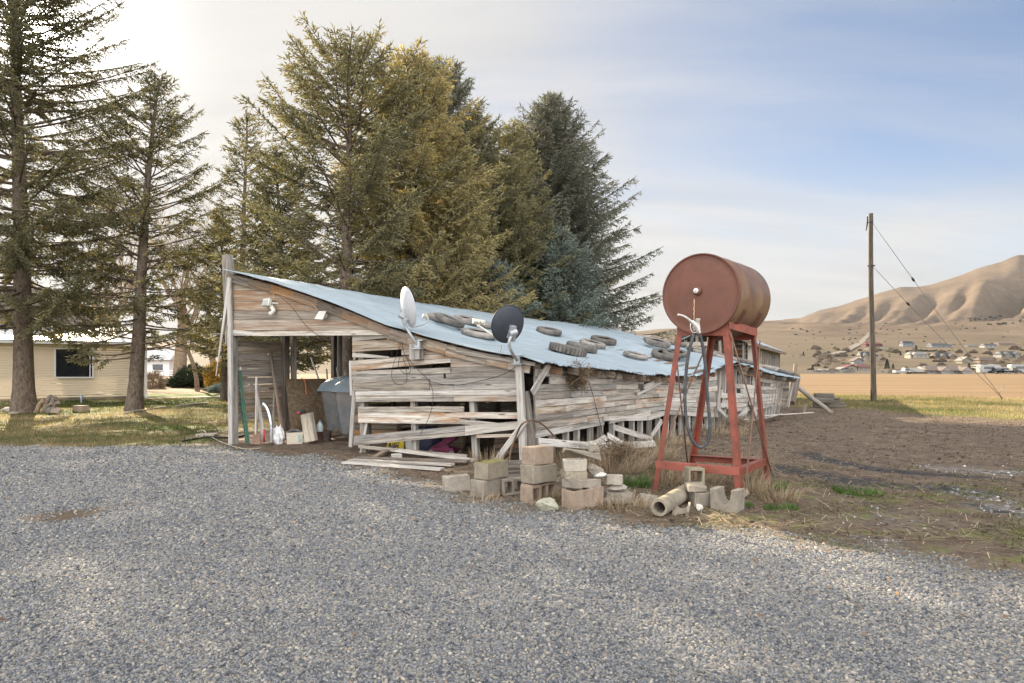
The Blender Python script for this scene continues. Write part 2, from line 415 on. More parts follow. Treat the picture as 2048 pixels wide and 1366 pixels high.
def ground_material():
    m, nt, b = newmat('ground'); n = N(nt); p = n.pos()
    grav, gd = gravel_nodes(n, p)
    lf = n.noise(p, .55, 5, .6); fine = n.noise(p, 26, 5, .7); mid = n.noise(p, 3.2, 6, .68)
    grav = n.mix(n.ramp(n.math('ADD', n.math('MULTIPLY', lf, .5), n.math('MULTIPLY', mid, .5)), [(.56, 0.0), (.66, .45)]), grav, (.15, .105, .07))
    dp = n.attr('patch'); grav = n.mix(dp, grav, n.mix(fine, (.06, .045, .032), (.14, .105, .075)))
    dirt = n.ramp(n.math('ADD', n.math('MULTIPLY', mid, .55), n.math('MULTIPLY', fine, .45)), [(.28, (.030, .022, .016)), (.44, (.095, .070, .052)), (.56, (.165, .125, .094)), (.70, (.27, .215, .158))])
    straw = n.noise(n.map(p, (5, 16, 5)), 3.0, 5, .75, 1.2)
    dirt = n.mix(n.ramp(straw, [(.54, 0.0), (.70, .75)]), dirt, (.25, .198, .138))
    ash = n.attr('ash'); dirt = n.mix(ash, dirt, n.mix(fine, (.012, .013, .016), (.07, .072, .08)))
    sv = n.vor(p, 16.0); ss = n.n('ShaderNodeSeparateColor'); n.l(sv.outputs['Color'], ss.inputs[0])
    stones = n.ramp(ss.outputs[1], [(0, (.09, .085, .08)), (.6, (.22, .215, .205)), (1, (.40, .39, .38))])
    dirt = n.mix(n.math('MULTIPLY', n.attr('stony'), .55), dirt, stones)
    gp = n.noise(p, 1.1, 6, .7); gq = n.noise(n.map(p, (1, 1, 1), (40, 11, 0)), .45, 5, .6)
    grass = n.ramp(gp, [(.30, (.045, .055, .020)), (.45, (.095, .098, .036)), (.58, (.17, .135, .068)), (.72, (.25, .19, .115))])
    grass = n.mix(n.ramp(gq, [(.50, 0.0), (.68, .8)]), grass, n.mix(fine, (.10, .066, .040), (.27, .185, .115)))
    grass = n.mix(n.attr('lush'), grass, n.mix(fine, (.045, .085, .014), (.16, .19, .035)))
    grass = n.mix(n.math('MULTIPLY', n.ramp(fine, [(.35, .75), (.55, 0.0)]), .8), grass, (.035, .034, .016))
    dirt = n.mix(n.math('MULTIPLY', n.ramp(n.noise(p, 1.6, 6, .72), [(.50, 0.0), (.62, .8)]), n.attr('weedy')), dirt, n.mix(fine, (.055, .085, .020), (.17, .17, .05)))
    fl = n.noise(n.map(p, (.02, .45, 1)), 1.0, 6, .65, .3); f2 = n.noise(n.map(p, (.12, 2.4, 1)), 1.0, 5, .7)
    field = n.ramp(n.math('ADD', n.math('MULTIPLY', fl, .5), n.math('MULTIPLY', f2, .5)), [(.36, (.105, .072, .040)), (.5, (.185, .124, .070)), (.62, (.245, .172, .102))])
    c = n.mix(n.attr('wd'), grass, dirt); c = n.mix(n.attr('wf'), c, field); c = n.mix(n.attr('wg'), c, grav)
    n.l(c, b.inputs['Base Color']); b.inputs['Roughness'].default_value = .92; b.inputs['Specular IOR Level'].default_value = .15
    hh = n.math('ADD', n.math('MULTIPLY', gd, -.5), n.math('MULTIPLY', fine, .8))
    n.bump(hh, .8, .02, b)
    return m
M_GROUND = ground_material()
patch = np.clip((poly_sd(GXX, GYY, DRIVEPATCH)+(fbm(GXX*3, GYY*3, 31)-.5)*.5)/.2+.4, 0, 1)
# ash streaks (two curving dark ruts) and pale stones at the right
def rut(pts, w):
    P = [(G(a, b).x, G(a, b).y) for a, b in pts]; d = np.full(GXX.shape, 1e9)
    for i in range(len(P)-1):
        a = np.array(P[i]); e = np.array(P[i+1])-a
        t = np.clip(((GXX-a[0])*e[0]+(GYY-a[1])*e[1])/(e@e), 0, 1); d = np.minimum(d, np.hypot(GXX-a[0]-t*e[0], GYY-a[1]-t*e[1]))
    return np.clip(1-(d+(fbm(GXX*2.5, GYY*2.5, 41)-.5)*.5)/w, 0, 1)
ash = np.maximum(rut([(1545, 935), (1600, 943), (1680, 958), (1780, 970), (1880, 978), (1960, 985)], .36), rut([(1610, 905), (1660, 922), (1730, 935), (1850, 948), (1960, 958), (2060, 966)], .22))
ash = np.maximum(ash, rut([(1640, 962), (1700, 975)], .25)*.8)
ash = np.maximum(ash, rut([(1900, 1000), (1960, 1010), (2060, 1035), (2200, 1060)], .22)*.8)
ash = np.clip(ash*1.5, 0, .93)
stony = np.clip(np.maximum(np.maximum(rut([(1925, 985), (1990, 1000), (2060, 1025), (2250, 1080)], .55), rut([(1920, 940), (2060, 945), (2300, 950)], .5)*.9), rut([(1690, 1010), (1900, 1060), (2060, 1090)], .7)*.2)*1.3, 0, .9)*(fbm(GXX*2, GYY*2, 51) > .42)
lush = np.clip((vnoise(GXX*.35, GYY*.35, 77)-.55)*4, 0, 1)*(GXX < -3)*.9
lush = np.maximum(lush, ((GYY > 33) & (GYY < 46) & (GXX < -6)).astype(float))
lush = np.maximum(lush, np.clip((GXX-9)/3, 0, 1)*np.clip((vnoise(GXX*.4, GYY*.5, 78)-.5)*3, 0, 1)*.6)
weedy = np.clip((9.2-GYY)/1.2, 0, 1)*np.clip((GXX-1)/1, 0, 1)
attrs = dict(wd=wd, wf=wf, wg=wg, patch=patch*wg, ash=ash, stony=stony, lush=lush, weedy=weedy)
# one continuous sheet, its cells shared out between the kinds of ground
reg = np.zeros(GXX.shape, int); reg[wd > .5] = 1; reg[wf > .5] = 2; reg[wg > .5] = 3
cell = reg[:-1, :-1]
I0 = (np.arange(ny-1)[:, None]*nx+np.arange(nx-1)[None, :])
quads = np.stack([I0, I0+1, I0+nx+1, I0+nx], -1)
allv = np.stack([GXX, GYY, ZZ], -1).reshape(-1, 3)
for k, nm, lb in ((0, 'grass_ground', 'patchy green and straw coloured winter grass'), (1, 'dirt_yard', 'dark brown bare dirt littered with straw'), (2, 'field', 'flat tan stubble field stretching to the houses'), (3, 'gravel_driveway', 'blue grey gravel driveway with stray leaves')):
    q = quads[cell == k]
    used, inv = np.unique(q.ravel(), return_inverse=True)
    o = np_obj(nm, allv[used], inv.reshape(-1, 4), M_GROUND, extra={a: arr.ravel()[used] for a, arr in attrs.items()}, smooth=True)
    tag(o, lb, None, None, 'structure')
# ---------------------------------------------------------------- far plain and hills: one terrain sheet
RIDGE = [(-2500, 690), (-1200, 660), (-600, 688), (0, 690), (250, 676), (360, 684), (500, 690), (700, 684), (1000, 680), (1250, 664), (1400, 652), (1540, 641), (1600, 635), (1640, 622), (1700, 605), (1740, 592), (1800, 573), (1830, 573), (1860, 570), (1900, 557), (1960, 535), (2000, 523), (2035, 511), (2060, 510), (2110, 496), (2200, 470), (2400, 420), (2800, 380), (3600, 430), (4600, 600)]
PROF = [(197.5, 748.03), (240, 747.5), (300, 746.5), (340, 741), (400, 731), (480, 720), (600, 706), (750, 694), (950, 683), (1200, 672), (1600, 659)]
def plain_y(d): return np.interp(d, [p[0] for p in PROF], [p[1] for p in PROF])
DS = np.concatenate([np.linspace(197.5, 600, 60), np.linspace(620, 1600, 50), np.linspace(1640, 3900, 150), np.linspace(4000, 5200, 8)])
US = np.concatenate([np.linspace(-2600, 1380, 160), np.linspace(1388, 2500, 240), np.linspace(2510, 4600, 110)])
UU, DD = np.meshgrid(US, DS)
ridge = np.interp(UU, [r[0] for r in RIDGE], [r[1] for r in RIDGE])
ridge = ridge+(fbm(UU/40, UU*0+3, 61)-.5)*5
foot = np.interp(UU, [-2600, 900, 1500, 1620, 2048, 4600], [720, 712, 676, 659, 659, 659])
py = plain_y(np.minimum(DD, 1600))
py = np.where(UU < 1500, np.maximum(py, foot), py)
t = np.clip((DD-1250)/2350, 0, 1)
hillpy = np.minimum(py, 659+0*py); hillpy = np.maximum(hillpy, foot*(UU < 1560)+(UU >= 1560)*hillpy)
prof = t**1.3
yy = py+(ridge-py)*prof
yy = np.where(DD > 3600, ridge+(DD-3600)/1600*60, yy)
ZT = HC-(yy-HY)/FPX*DD
XT = (UU-CX)/FPX*DD
# spurs running downhill to the lower left, each with a steep flank away from the sun
YB = HY-(ZT-HC)/FPX**0/DD*FPX
kq = np.interp(UU, [1550, 1700, 1860, 1960, 2050], [2.2, 1.8, 1.2, .65, .6]); yc = (ridge+659)/2
qq = UU+kq*(YB-yc)+(fbm(UU/40, YB/34, 71)-.5)*18
SPURS = [(1578, 16, 30, 0, .9), (1607, 16, 32, 0, .85), (1632, 18, 40, .0, .95), (1655, 18, 42, .0, .9), (1694, 24, 58, .0, .95), (1722, 18, 40, .1, .8), (1745, 26, 66, .0, .98), (1786, 22, 52, .1, .85), (1819, 30, 84, .05, 1.0), (1868, 30, 80, .0, .75), (1900, 18, 40, .3, .95), (1926, 28, 66, .0, .7), (1966, 42, 125, .05, .97), (1999, 32, 95, .25, 1.05), (2039, 30, 80, .0, .75), (2070, 40, 115, .1, .95), (2115, 36, 90, .05, .85), (2165, 44, 120, .1, 1.0), (2230, 40, 110, .0, .9), (2300, 50, 130, .1, 1.0), (2390, 50, 120, .0, .9), (2480, 60, 140, .1, 1)]
gul = np.zeros_like(ZT)
for (qc, w_, am, ta, tb) in SPURS:
    u_ = qq-qc+w_*.5
    wf_ = w_*1.2; f_ = np.clip(u_/wf_, 0, 1); f_ = f_*f_*(3-2*f_)
    bump_ = -np.where(u_ < wf_, f_, np.exp(-((u_-wf_)/(w_*.9))**2))
    e_ = np.clip((t-ta*.6)/.62, 0, 1)*np.clip((tb-t)/.30, 0, 1); e_ = e_*e_*(3-2*e_)
    gul += am*bump_*e_
env = np.clip(t*4, 0, 1)*np.clip((1.0-t)/.30, 0, 1)
ZT = ZT+env*(gul*.72*np.clip((659-ridge)/105, 0, 1.15)**.8*np.clip(t*2.2, 0, 1)+6*np.clip(t*3, 0, 1)+(fbm(XT/240, DD/240, 85)-.5)*34+(fbm(XT/70, DD/70, 86)-.5)*9)
ZT = ZT+np.clip((DD-600)/500, 0, 1)*(1-t)*(fbm(XT/120, DD/90, 91)-.5)*12
ZT = np.where(DD < 198, 0, ZT)
def tz(px, d):
    """terrain height under a pixel column at distance d (far sheet)"""
    i = int(np.argmin(np.abs(US-px))); return float(np.interp(d, DS, ZT[:, i]))
def hills_material():
    m, nt, b = newmat('dry_hills'); n = N(nt); p = n.pos()
    a = n.noise(p, .0035, 6, .62); f = n.noise(p, .03, 6, .7); st = n.noise(n.map(p, (.004, .03, .02)), 1.0, 5, .6)
    hill = n.ramp(n.math('ADD', n.math('MULTIPLY', a, .6), n.math('MULTIPLY', f, .4)), [(.34, (.066, .050, .038)), (.5, (.108, .082, .062)), (.66, (.155, .120, .090))])
    plain_ = n.ramp(st, [(.34, (.070, .062, .044)), (.46, (.130, .102, .072)), (.58, (.088, .076, .058)), (.70, (.165, .127, .088))])
    plain_ = n.mix(n.ramp(f, [(.5, 0.0), (.68, .6)]), plain_, (.085, .072, .055))
    sx = n.n('ShaderNodeSeparateXYZ'); n.l(p, sx.inputs[0])
    w = n.ramp(n.math('DIVIDE', sx.outputs[1], 2000.0), [(.35, 0.0), (.75, 1.0)])
    c = n.mix(w, plain_, hill)
    sp_ = n.noise(p, .045, 5, .7); c = n.mix(n.math('MULTIPLY', n.ramp(sp_, [(.54, 0.0), (.66, .55)]), w), c, (.062, .052, .040))
    n.l(c, b.inputs['Base Color']); b.inputs['Roughness'].default_value = .95; b.inputs['Specular IOR Level'].default_value = .05
    return m
M_HILL = hills_material()
mr, mc = UU.shape
I0 = (np.arange(mr-1)[:, None]*mc+np.arange(mc-1)[None, :]); q = np.stack([I0, I0+1, I0+mc+1, I0+mc], -1).reshape(-1, 4)
o = np_obj('hills', np.stack([XT, DD, ZT], -1).reshape(-1, 3), q, M_HILL, smooth=True)
tag(o, 'dry tan hills with dark gullies above the valley', None, None, 'structure')
# ================================================================ the old shed
M_WOOD = wood('weathered_wood', dark=(.10, .088, .075), mid=(.34, .30, .255), light=(.52, .475, .42), warm=(.33, .20, .115), warm_amt=.14)
M_WOODW = wood('weathered_wood_warm', dark=(.08, .066, .055), mid=(.27, .225, .18), light=(.44, .385, .32), warm=(.31, .18, .10), warm_amt=.27, var=.32)
M_WOODL = wood('bleached_wood', dark=(.20, .18, .155), mid=(.45, .41, .36), light=(.62, .58, .525), warm_amt=.0, var=.25)
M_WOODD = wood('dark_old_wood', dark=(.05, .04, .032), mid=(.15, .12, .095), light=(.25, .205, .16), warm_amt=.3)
M_ROUND = wood('old_pole_wood', dark=(.09, .075, .06), mid=(.24, .20, .16), light=(.36, .31, .26), warm_amt=.15, grain=16)
def metal_roof_mat():
    m, nt, b = newmat('galvanised_sheet'); n = N(nt); p = n.obj()
    f = n.noise(p, 1.2, 6, .65); g = n.noise(n.map(p, (2, 2, 8)), 3.0, 5, .7)
    c = n.mix(n.ramp(f, [(.3, 0.0), (.7, 1.0)]), (.275, .34, .385), (.365, .435, .485))
    r = n.noise(p, 1.9, 7, .75, .5)
    c = n.mix(n.ramp(r, [(.66, 0.0), (.74, .8)]), c, (.20, .12, .075))
    c = n.mix(n.ramp(g, [(.58, 0.0), (.75, .35)]), c, (.26, .27, .27))
    dp_ = n.n('ShaderNodeVectorMath', operation='DOT_PRODUCT'); n.l(n.pos(), dp_.inputs[0]); dp_.inputs[1].default_value = (.592, .806, 0)
    lap = n.math('FRACT', n.math('MULTIPLY', dp_.outputs['Value'], 1.36)); c = n.mix(n.ramp(lap, [(.0, .55), (.035, .0)]), c, (.10, .12, .13))
    rib = n.math('FRACT', n.math('MULTIPLY', dp_.outputs['Value'], 13.4)); c = n.mix(n.ramp(rib, [(.0, .10), (.5, 0.0), (1.0, .10)]), c, (.14, .18, .22))
    n.l(c, b.inputs['Base Color']); b.inputs['Metallic'].default_value = .25; b.inputs['Roughness'].default_value = .55
    n.bump(g, .25, .01, b)
    return m
M_TIN = metal_roof_mat()
A = Vector((-5.43, 13.19, 0)); C = Vector((.332, 10.30, 0)); E = Vector((8.93, 22.0, 0))
A2 = A+E-C
dF = (C-A).normalized(); nF = Vector((dF.y, -dF.x, 0)); dS = (E-C).normalized(); nS = Vector((dS.y, -dS.x, 0))
def on_plane(px, py, p0, n, off=0.0):
    r = Vector(((px-CX)/FPX, 1, -(py-HY)/FPX)); o0 = Vector((0, 0, HC))
    k = ((p0+n*off-o0).dot(n))/r.dot(n); return o0+r*k
def F(px, py, off=0.0): return on_plane(px, py, A, nF, off)
def S(px, py, off=0.0): return on_plane(px, py, C, nS, off)
def LW(px, py, off=0.0): return on_plane(px, py, A, nS, off)
shed = T('shed', 'collapsing grey plank shed with a sagging metal roof held down by tyres', 'shed', (-2.5, 12, 0))
def z3(x, y): return (680+x/4.8775, 660+y/4.8775)
def z1(x, y): return (400+x/4.8775, 480+y/4.8775)
def z5(x, y): return (1000+x/5.2529, 640+y/5.2529)
def z6(x, y): return (1280+x/4.8775, 640+y/4.8775)
# --- roof surface
SS = [0, .2, .4, .618, .78, .9, 1.0, 1.06]
ZR = [3.36, 3.06, 2.68, 2.185, 1.93, 1.77, 1.66, 1.55]
TE = [-.03, 0, .1, .2, .35, .45, .52, .58, .66, .8, .92, 1.03]
ZE = [1.63, 1.62, 1.56, 1.47, 1.38, 1.44, 1.62, 1.70, 1.60, 1.40, 1.30, 1.24]
def roof_z(s, t):
    zh = 3.36-.34*t-.10*np.sin(np.clip(t, 0, 1)*math.pi)
    shp = (np.interp(s, SS, ZR)-1.66)/(3.36-1.66)      # 1 at the top, 0 at the eave
    ze = np.interp(t, TE, ZE)
    lin = np.clip(1-s, -.1, 1)
    k = np.clip(t/.5, 0, 1)
    sh = shp*(1-k)+lin*k
    return ze+(zh-ze)*sh
def roof_p(s, t, up=0.0):
    p = A+(C-A)*s+(E-C)*t; return Vector((p.x, p.y, float(roof_z(s, t))+up))
tt = np.linspace(-.018, 1.02, 860); ss = np.linspace(.012, 1.045, 46)
TT, S2 = np.meshgrid(tt, ss)
ZRF = roof_z(S2, TT)+.009*np.sin(TT*14.52/.075*2*math.pi)+(fbm(TT*30, S2*9, 15)-.5)*.045
edge = np.clip((S2-.97)/.07, 0, 1)
S2e = S2+edge*(fbm(TT*60, S2*0+2, 17)-.5)*.035
ZRF = ZRF-edge*(fbm(TT*45, S2*0, 19)-.35)*.06
XR = A.x+(C-A).x*S2e+(E-C).x*TT; YR = A.y+(C-A).y*S2e+(E-C).y*TT
top = np.stack([XR, YR, ZRF], -1).reshape(-1, 3); k = len(tt); mrow = len(ss)
I0 = (np.arange(mrow-1)[:, None]*k+np.arange(k-1)[None, :]); q = np.stack([I0, I0+k, I0+k+1, I0+1], -1).reshape(-1, 4)
o = np_obj('roof', top, q, M_TIN, shed, smooth=True)
sm = o.modifiers.new('Solidify', 'SOLIDIFY'); sm.thickness = .004; sm.offset = -1
def roof_at(px, py):
    g = np.stack(np.meshgrid(np.linspace(0, 1, 260), np.linspace(0, 1, 500), indexing='ij'), 0)
    s, t = g; X = A.x+(C-A).x*s+(E-C).x*t; Y = A.y+(C-A).y*s+(E-C).y*t; Z = roof_z(s, t)
    e = (CX+FPX*X/Y-px)**2+(HY+FPX*(HC-Z)/Y-py)**2; i = np.unravel_index(np.argmin(e), e.shape)
    return float(s[i]), float(t[i])
def roof_n(s, t):
    a = roof_p(s+.01, t)-roof_p(s-.01, t); b = roof_p(s, t+.01)-roof_p(s, t-.01); n = a.cross(b).normalized()
    return n if n.z > 0 else -n
# --- roof boards under the sheet: rafters, sheathing, fascia
mb = MB()
for i in range(24):
    t = .03+i*.042
    for s0, s1 in ((.0, .3), (.3, .62), (.62, .85), (.85, 1.03)):
        mb.beam(roof_p(s0, t, -.14), roof_p(s1, t, -.14), .05, .12, (0, 0, 1))
    if i % 2 == 0:
        p = roof_p(1.02, t+.021, -.12); mb.beam(p, p+nS*.0+(C-A).normalized()*.18+Vector((0, 0, -.03)), .05, .10)
mb.build('rafters', M_WOODD, shed)['kind'] = 'stuff'
mb = MB()
for j in range(27):
    s = .015+j*.0385
    for i in range(8):
        t0, t1 = .0+i*.125, .124+i*.125
        mb.beam(roof_p(s, t0, -.055), roof_p(s, t1, -.055), .19, .02, (0, 0, 1))
mb.build('roof_boards', M_WOODD, shed)
mb = MB()
def rake(s0, s1, w, drop, off):
    k = 7
    for i in range(k):
        a = s0+(s1-s0)*i/k; b = s0+(s1-s0)*(i+1)/k
        pa = roof_p(a, 0)+nF*off; pb = roof_p(b, 0)+nF*off
        u = (pb-pa).normalized().cross(nF); u = u if u.z > 0 else -u
        mb.quad(pa-u*drop, pa-u*(drop+w), pb-u*(drop+w), pb-u*drop, nF, .03)
rake(.0, .62, .15, .075, .075); mb.build('fascia_board', M_WOODD, shed)
mb = MB(); rake(.60, 1.0, .17, .07, .09); mb.build('fascia_board', M_WOODW, shed)
mb = MB(); mb.quad(F(*z3(1130, 172), .13), F(*z3(1130, 228), .13), F(*z3(1905, 352), .13), F(*z3(1900, 318), .13), nF, .025); mb.build('trim_board', M_WOODW, shed)
# --- front gable over the opening
def rake_y(px):  # underside of the fascia in the picture, on the front plane
    best = None
    for i in range(101):
        s = i/100; p = roof_p(s, 0, -.16); x = CX+FPX*p.x/p.y; y = HY+FPX*(HC-p.z)/p.y
        if best is None or abs(x-px) < best[0]: best = (abs(x-px), y)
    return best[1]
def rake_x(y):
    lo = 455; 
    for x in range(455, 1076, 2):
        if rake_y(x) <= y: lo = x
    return lo
mb = MB(); 
rows = [(555, 566), (566, 581), (581, 602), (602, 621), (621, 639), (639, 661)]
for i, (ya, yb) in enumerate(rows):
    xa, xb = rake_x(ya)+3, rake_x(yb)+3
    o_ = .004+.006*(i % 3)
    mb.quad(F(464, ya+.6, o_), F(464, yb, o_), F(xb, yb, o_), F(max(xa, 466), ya+.6, o_), nF, .022)
mb.quad(F(466, 560, -.03), F(466, 664, -.03), F(rake_x(664), 664, -.03), F(rake_x(560)+2, 560, -.03), nF, .01)
mb.build('gable_siding', M_WOODW, shed)
mb = MB(); mb.quad(F(464, 659, .03), F(464, 671, .03), F(520, 671, .035), F(520, 665, .035), nF, .04)
mb.quad(F(505, 663, .05), F(505, 672, .05), F(772, 670, .05), F(772, 660, .05), nF, .05); mb.build('lintel', M_WOODL, shed)
# --- front wall, board by board (each tuple traced on the wall plane)
FW = [(120, 62, 110, 455, 32, 78), (120, 112, 214, 560, 88, 190), (455, 40, 92, 690, 60, 90), (560, 92, 190, 820, 110, 178), (120, 219, 267, 475, 258, 271),
      (700, 100, 190, 1120, 150, 200), (820, 182, 240, 1080, 205, 235), (600, 192, 246, 840, 180, 238), (112, 302, 345, 690, 250, 298), (690, 250, 300, 1100, 232, 272), (112, 346, 399, 1080, 276, 316),
      (1080, 200, 276, 1240, 228, 262), (1080, 262, 318, 1500, 280, 300), (1080, 318, 362, 1720, 300, 345), (1240, 232, 262, 1700, 300, 312),
      (112, 401, 433, 1076, 366, 424), (1076, 363, 423, 1722, 346, 412), (118, 436, 486, 1010, 427, 474), (1032, 428, 470, 1722, 412, 462), (125, 487, 594, 870, 478, 590),
      (870, 474, 534, 1722, 462, 520), (872, 537, 590, 1112, 538, 588), (1114, 530, 585, 1722, 522, 575), (150, 599, 640, 1722, 580, 630), (152, 642, 671, 1722, 622, 640), (1110, 640, 697, 1732, 634, 695),
      (150, 674, 699, 1108, 650, 697), (175, 750, 799, 1205, 746, 798), (175, 801, 851, 1740, 803, 866), (177, 853, 906, 1160, 862, 916), (1158, 868, 916, 1560, 908, 950),
      (1560, 905, 950, 1742, 888, 930), (135, 1032, 1085, 1240, 930, 985), (128, 1087, 1128, 1300, 985, 1022), (1220, 935, 1030, 1742, 900, 965), (178, 1122, 1152, 1236, 1216, 1268), (1330, 1022, 1052, 1742, 1010, 1040)]
mb = MB(); mbW = MB(); mbL = MB()
for i, (xa, ya, yb, xc, yc, yd) in enumerate(FW):
    o_ = .008+.007*(i % 4)
    if i >= 32: o_ += .05
    tgt = mbW if i in (0, 1, 2, 3, 5, 6, 7, 19, 26, 18, 16, 12) else (mbL if i in (23, 24, 28, 29, 34) else mb)
    tgt.quad(F(*z3(xa, ya), o_), F(*z3(xa, yb), o_), F(*z3(xc, yd), o_+random.uniform(-.004, .006)), F(*z3(xc, yc), o_+random.uniform(-.004, .006)), nF, .022)
mb.build('front_siding', M_WOOD, shed); mbW.build('front_siding', M_WOODW, shed); mbL.build('front_siding', M_WOODL, shed)
# posts and studs of the front wall
def post(name, a, b, w, mat, off=0.0, d=None):
    m_ = MB(); m_.beam(F(*a, off), F(*b, off), w, d or w, nF); return m_.build(name, mat, shed, bevel=.004)
post('corner_post', (455, 510), (462, 690), .15, M_ROUND, -.09)
post('corner_post', (459, 556), (462, 889), .10, M_WOODL, .06, .05); post('corner_post', (467, 640), (469, 891), .11, M_WOOD, -.06, .1)
post('corner_post', z3(1748, 340), z3(1795, 1300), .105, M_WOODL, .10, .09)
post('corner_post', z3(1800, 600), z3(1900, 1320), .12, M_ROUND, -.02, .1)
post('stud', z3(215, 60), z3(245, 1265), .11, M_WOODW, -.10); post('stud', z3(700, 80), z3(738, 1180), .09, M_WOOD, -.10); post('stud', z3(1272, 250), z3(1335, 1310), .10, M_WOOD, -.09)
post('stud', z3(265, 700), z3(290, 1265), .08, M_WOODD, -.22)
post('stud', z3(262, 900), z3(190, 1275), .05, M_WOODL, -.04, .03)
post('end_plank', z3(140, 590), z3(104, 1142), .075, M_WOOD, -.02, .03)
post('brace', z3(1815, 880), z3(1515, 1290), .09, M_WOODL, .17, .04)
post('end_plank', z3(108, 300), z3(118, 640), .06, M_WOODL, -.03, .05)
m_ = MB(); m_.beam(F(460, 555, .1), LW(432, 752, -.5), .09, .03, nF, taper=.25); m_.build('loose_board', M_WOODL, shed)
m_ = MB(); m_.beam(F(425, 668, -.1), F(470, 668, -.1), .04, .03); m_.build('nailed_batten', M_WOODD, shed)
# --- long back wall (left side of the shed, seen through the opening)
def Lk(k, z, off=0.0): return A+dS*k-nS*off*-1+Vector((0, 0, z))
mb = MB()
def rows_L(k0, k1, z0, z1, h, off=0.0):
    z = z0; i = 0
    while z < z1-.03:
        hh_ = min(h*random.uniform(.85, 1.15), z1-z); k = k0
        while k < k1-.01:
            ke = min(k1, k+random.uniform(.7, 2.2))
            if k1-ke < .3: ke = k1
            o_ = random.uniform(0, .008)+off
            mb.quad(Lk(k, z+hh_-.006, o_), Lk(k, z, o_), Lk(ke, z+random.uniform(-.006, .006), o_), Lk(ke, z+hh_-.006, o_), nS, .02); k = ke
        z += hh_; i += 1
rows_L(.12, 1.28, .45, 2.02, .145); rows_L(1.2, 3.1, .50, 1.22, .14); mb.build('back_siding', M_WOODW, shed); mb = MB(); rows_L(3.1, 14.4, .05, 2.95, .15)
mb.build('back_siding', M_WOOD, shed)
m2_ = MB(); m2_.quad(Lk(.1, 2.65, 0), Lk(.1, 2.05, 0), Lk(.32, 2.05, 0), Lk(.32, 2.65, 0), nS, .02); m2_.build('loose_board', M_WOOD, shed)
def lpost(name, k0, z0, k1, z1, w, mat, off=.08, d=None):
    m_ = MB(); m_.beam(Lk(k0, z0, off), Lk(k1, z1, off), w, d or w, nS); m_.build(name, mat, shed, bevel=.004)
lpost('stud', 1.18, -.05, 1.16, 3.2, .12, M_WOODD); lpost('stud', 1.38, .9, 1.36, 3.2, .09, M_WOOD, .07); lpost('stud', 2.42, 1.1, 2.42, 3.15, .10, M_WOODD); lpost('stud', 2.58, 1.1, 2.58, 3.15, .08, M_WOOD)
lpost('brace', .75, 2.12, 1.75, 3.0, .12, M_WOODD, .16, .04)
for k in (4.2, 5.6, 7.0, 8.4, 9.8, 11.2, 12.6): lpost('stud', k, 0, k, 3.0, .1, M_WOODD)
mb = MB()
for i in range(19):
    z = .1+i*.15; s0 = 0; s1 = float(np.interp(-z, [-3.0, -1.25], [0.02, 1.0]))
    for a_, b_ in ((0, .4), (.4, 1.0)):
        if s1 > a_: mb.quad(A2.lerp(E, a_)+Vector((0, 0, z+.145)), A2.lerp(E, a_)+Vector((0, 0, z)), A2.lerp(E, min(b_, s1))+Vector((0, 0, z)), A2.lerp(E, min(b_, s1))+Vector((0, 0, z+.145)), nF, .02)
mb.build('end_siding', M_WOOD, shed)
# --- long side wall, rows of narrow boards following the sag of the eave
Ls = (E-C).length
WT = [0, .2, .35, .45, .52, .58, .66, .8, .92, 1]; WZ = [1.46, 1.36, 1.29, 1.33, 1.42, 1.48, 1.44, 1.28, 1.20, 1.14]
WBt = [0, .15, .30, .42, .54, .6, .75, .92, 1.0]; WBz = [.40, .47, .55, .40, .27, .33, .30, .30, .28]
def Sw(t, z, off=0.0):
    lean = np.interp(t, [0, .25, .5, .75, 1], [0, .07, .02, .05, -.12])*(1-abs(z-.75)/.8)-np.interp(t, [0, .8, 1], [0, 0, .22])*np.clip(1.2-z, 0, 1)
    return C+(E-C)*t+nS*(off+float(lean))+Vector((0, 0, z))
def stwz(p):
    t = (Vector((p.x, p.y, 0))-C).dot(dS)/Ls; return t, p.z
HOLES = []
for poly in ([z5(265, 565), z5(620, 575), z5(690, 600), z5(500, 610), z5(500, 660), z5(265, 660)], [z5(920, 580), z5(1055, 582), z5(1045, 632), z5(925, 620)],
             [z5(1090, 1062), z5(1550, 1050), z5(1700, 1000), z5(1760, 1300), z5(1090, 1300)], [z5(1480, 560), z5(1620, 620), z5(1500, 740), z5(1440, 760)], [z6(335, 580), z6(405, 550), z6(390, 605)],
             [z6(740, 480), z6(790, 480), z6(795, 1000), z6(715, 1000)], [z6(900, 480), z6(1100, 560), z6(1090, 632), z6(915, 632)], [z6(1170, 595), z6(1290, 615), z6(1290, 635), z6(1165, 645)], [z6(920, 665), z6(960, 665), z6(960, 715), z6(925, 715)],
             [z6(780, 830), z6(870, 860), z6(870, 960), z6(770, 960)], [z6(930, 880), z6(1020, 870), z6(1000, 960), z6(900, 960)], [z6(790, 480), z6(850, 480), z6(860, 700), z6(795, 715)], [z6(370, 690), z6(430, 680), z6(425, 700), z6(372, 735)]):
    HOLES.append([stwz(S(*p)) for p in poly])
def in_hole(t, z):
    for h in HOLES:
        c = False; n_ = len(h)
        for i in range(n_):
            a, b = h[i], h[(i+1) % n_]
            if (a[1] > z) != (b[1] > z) and t < (b[0]-a[0])*(z-a[1])/(b[1]-a[1]+1e-12)+a[0]: c = not c
        if c: return True
    return False
mb = MB(); mbL = MB(); mbW = MB()
NR = 9; rr = random.Random(4)
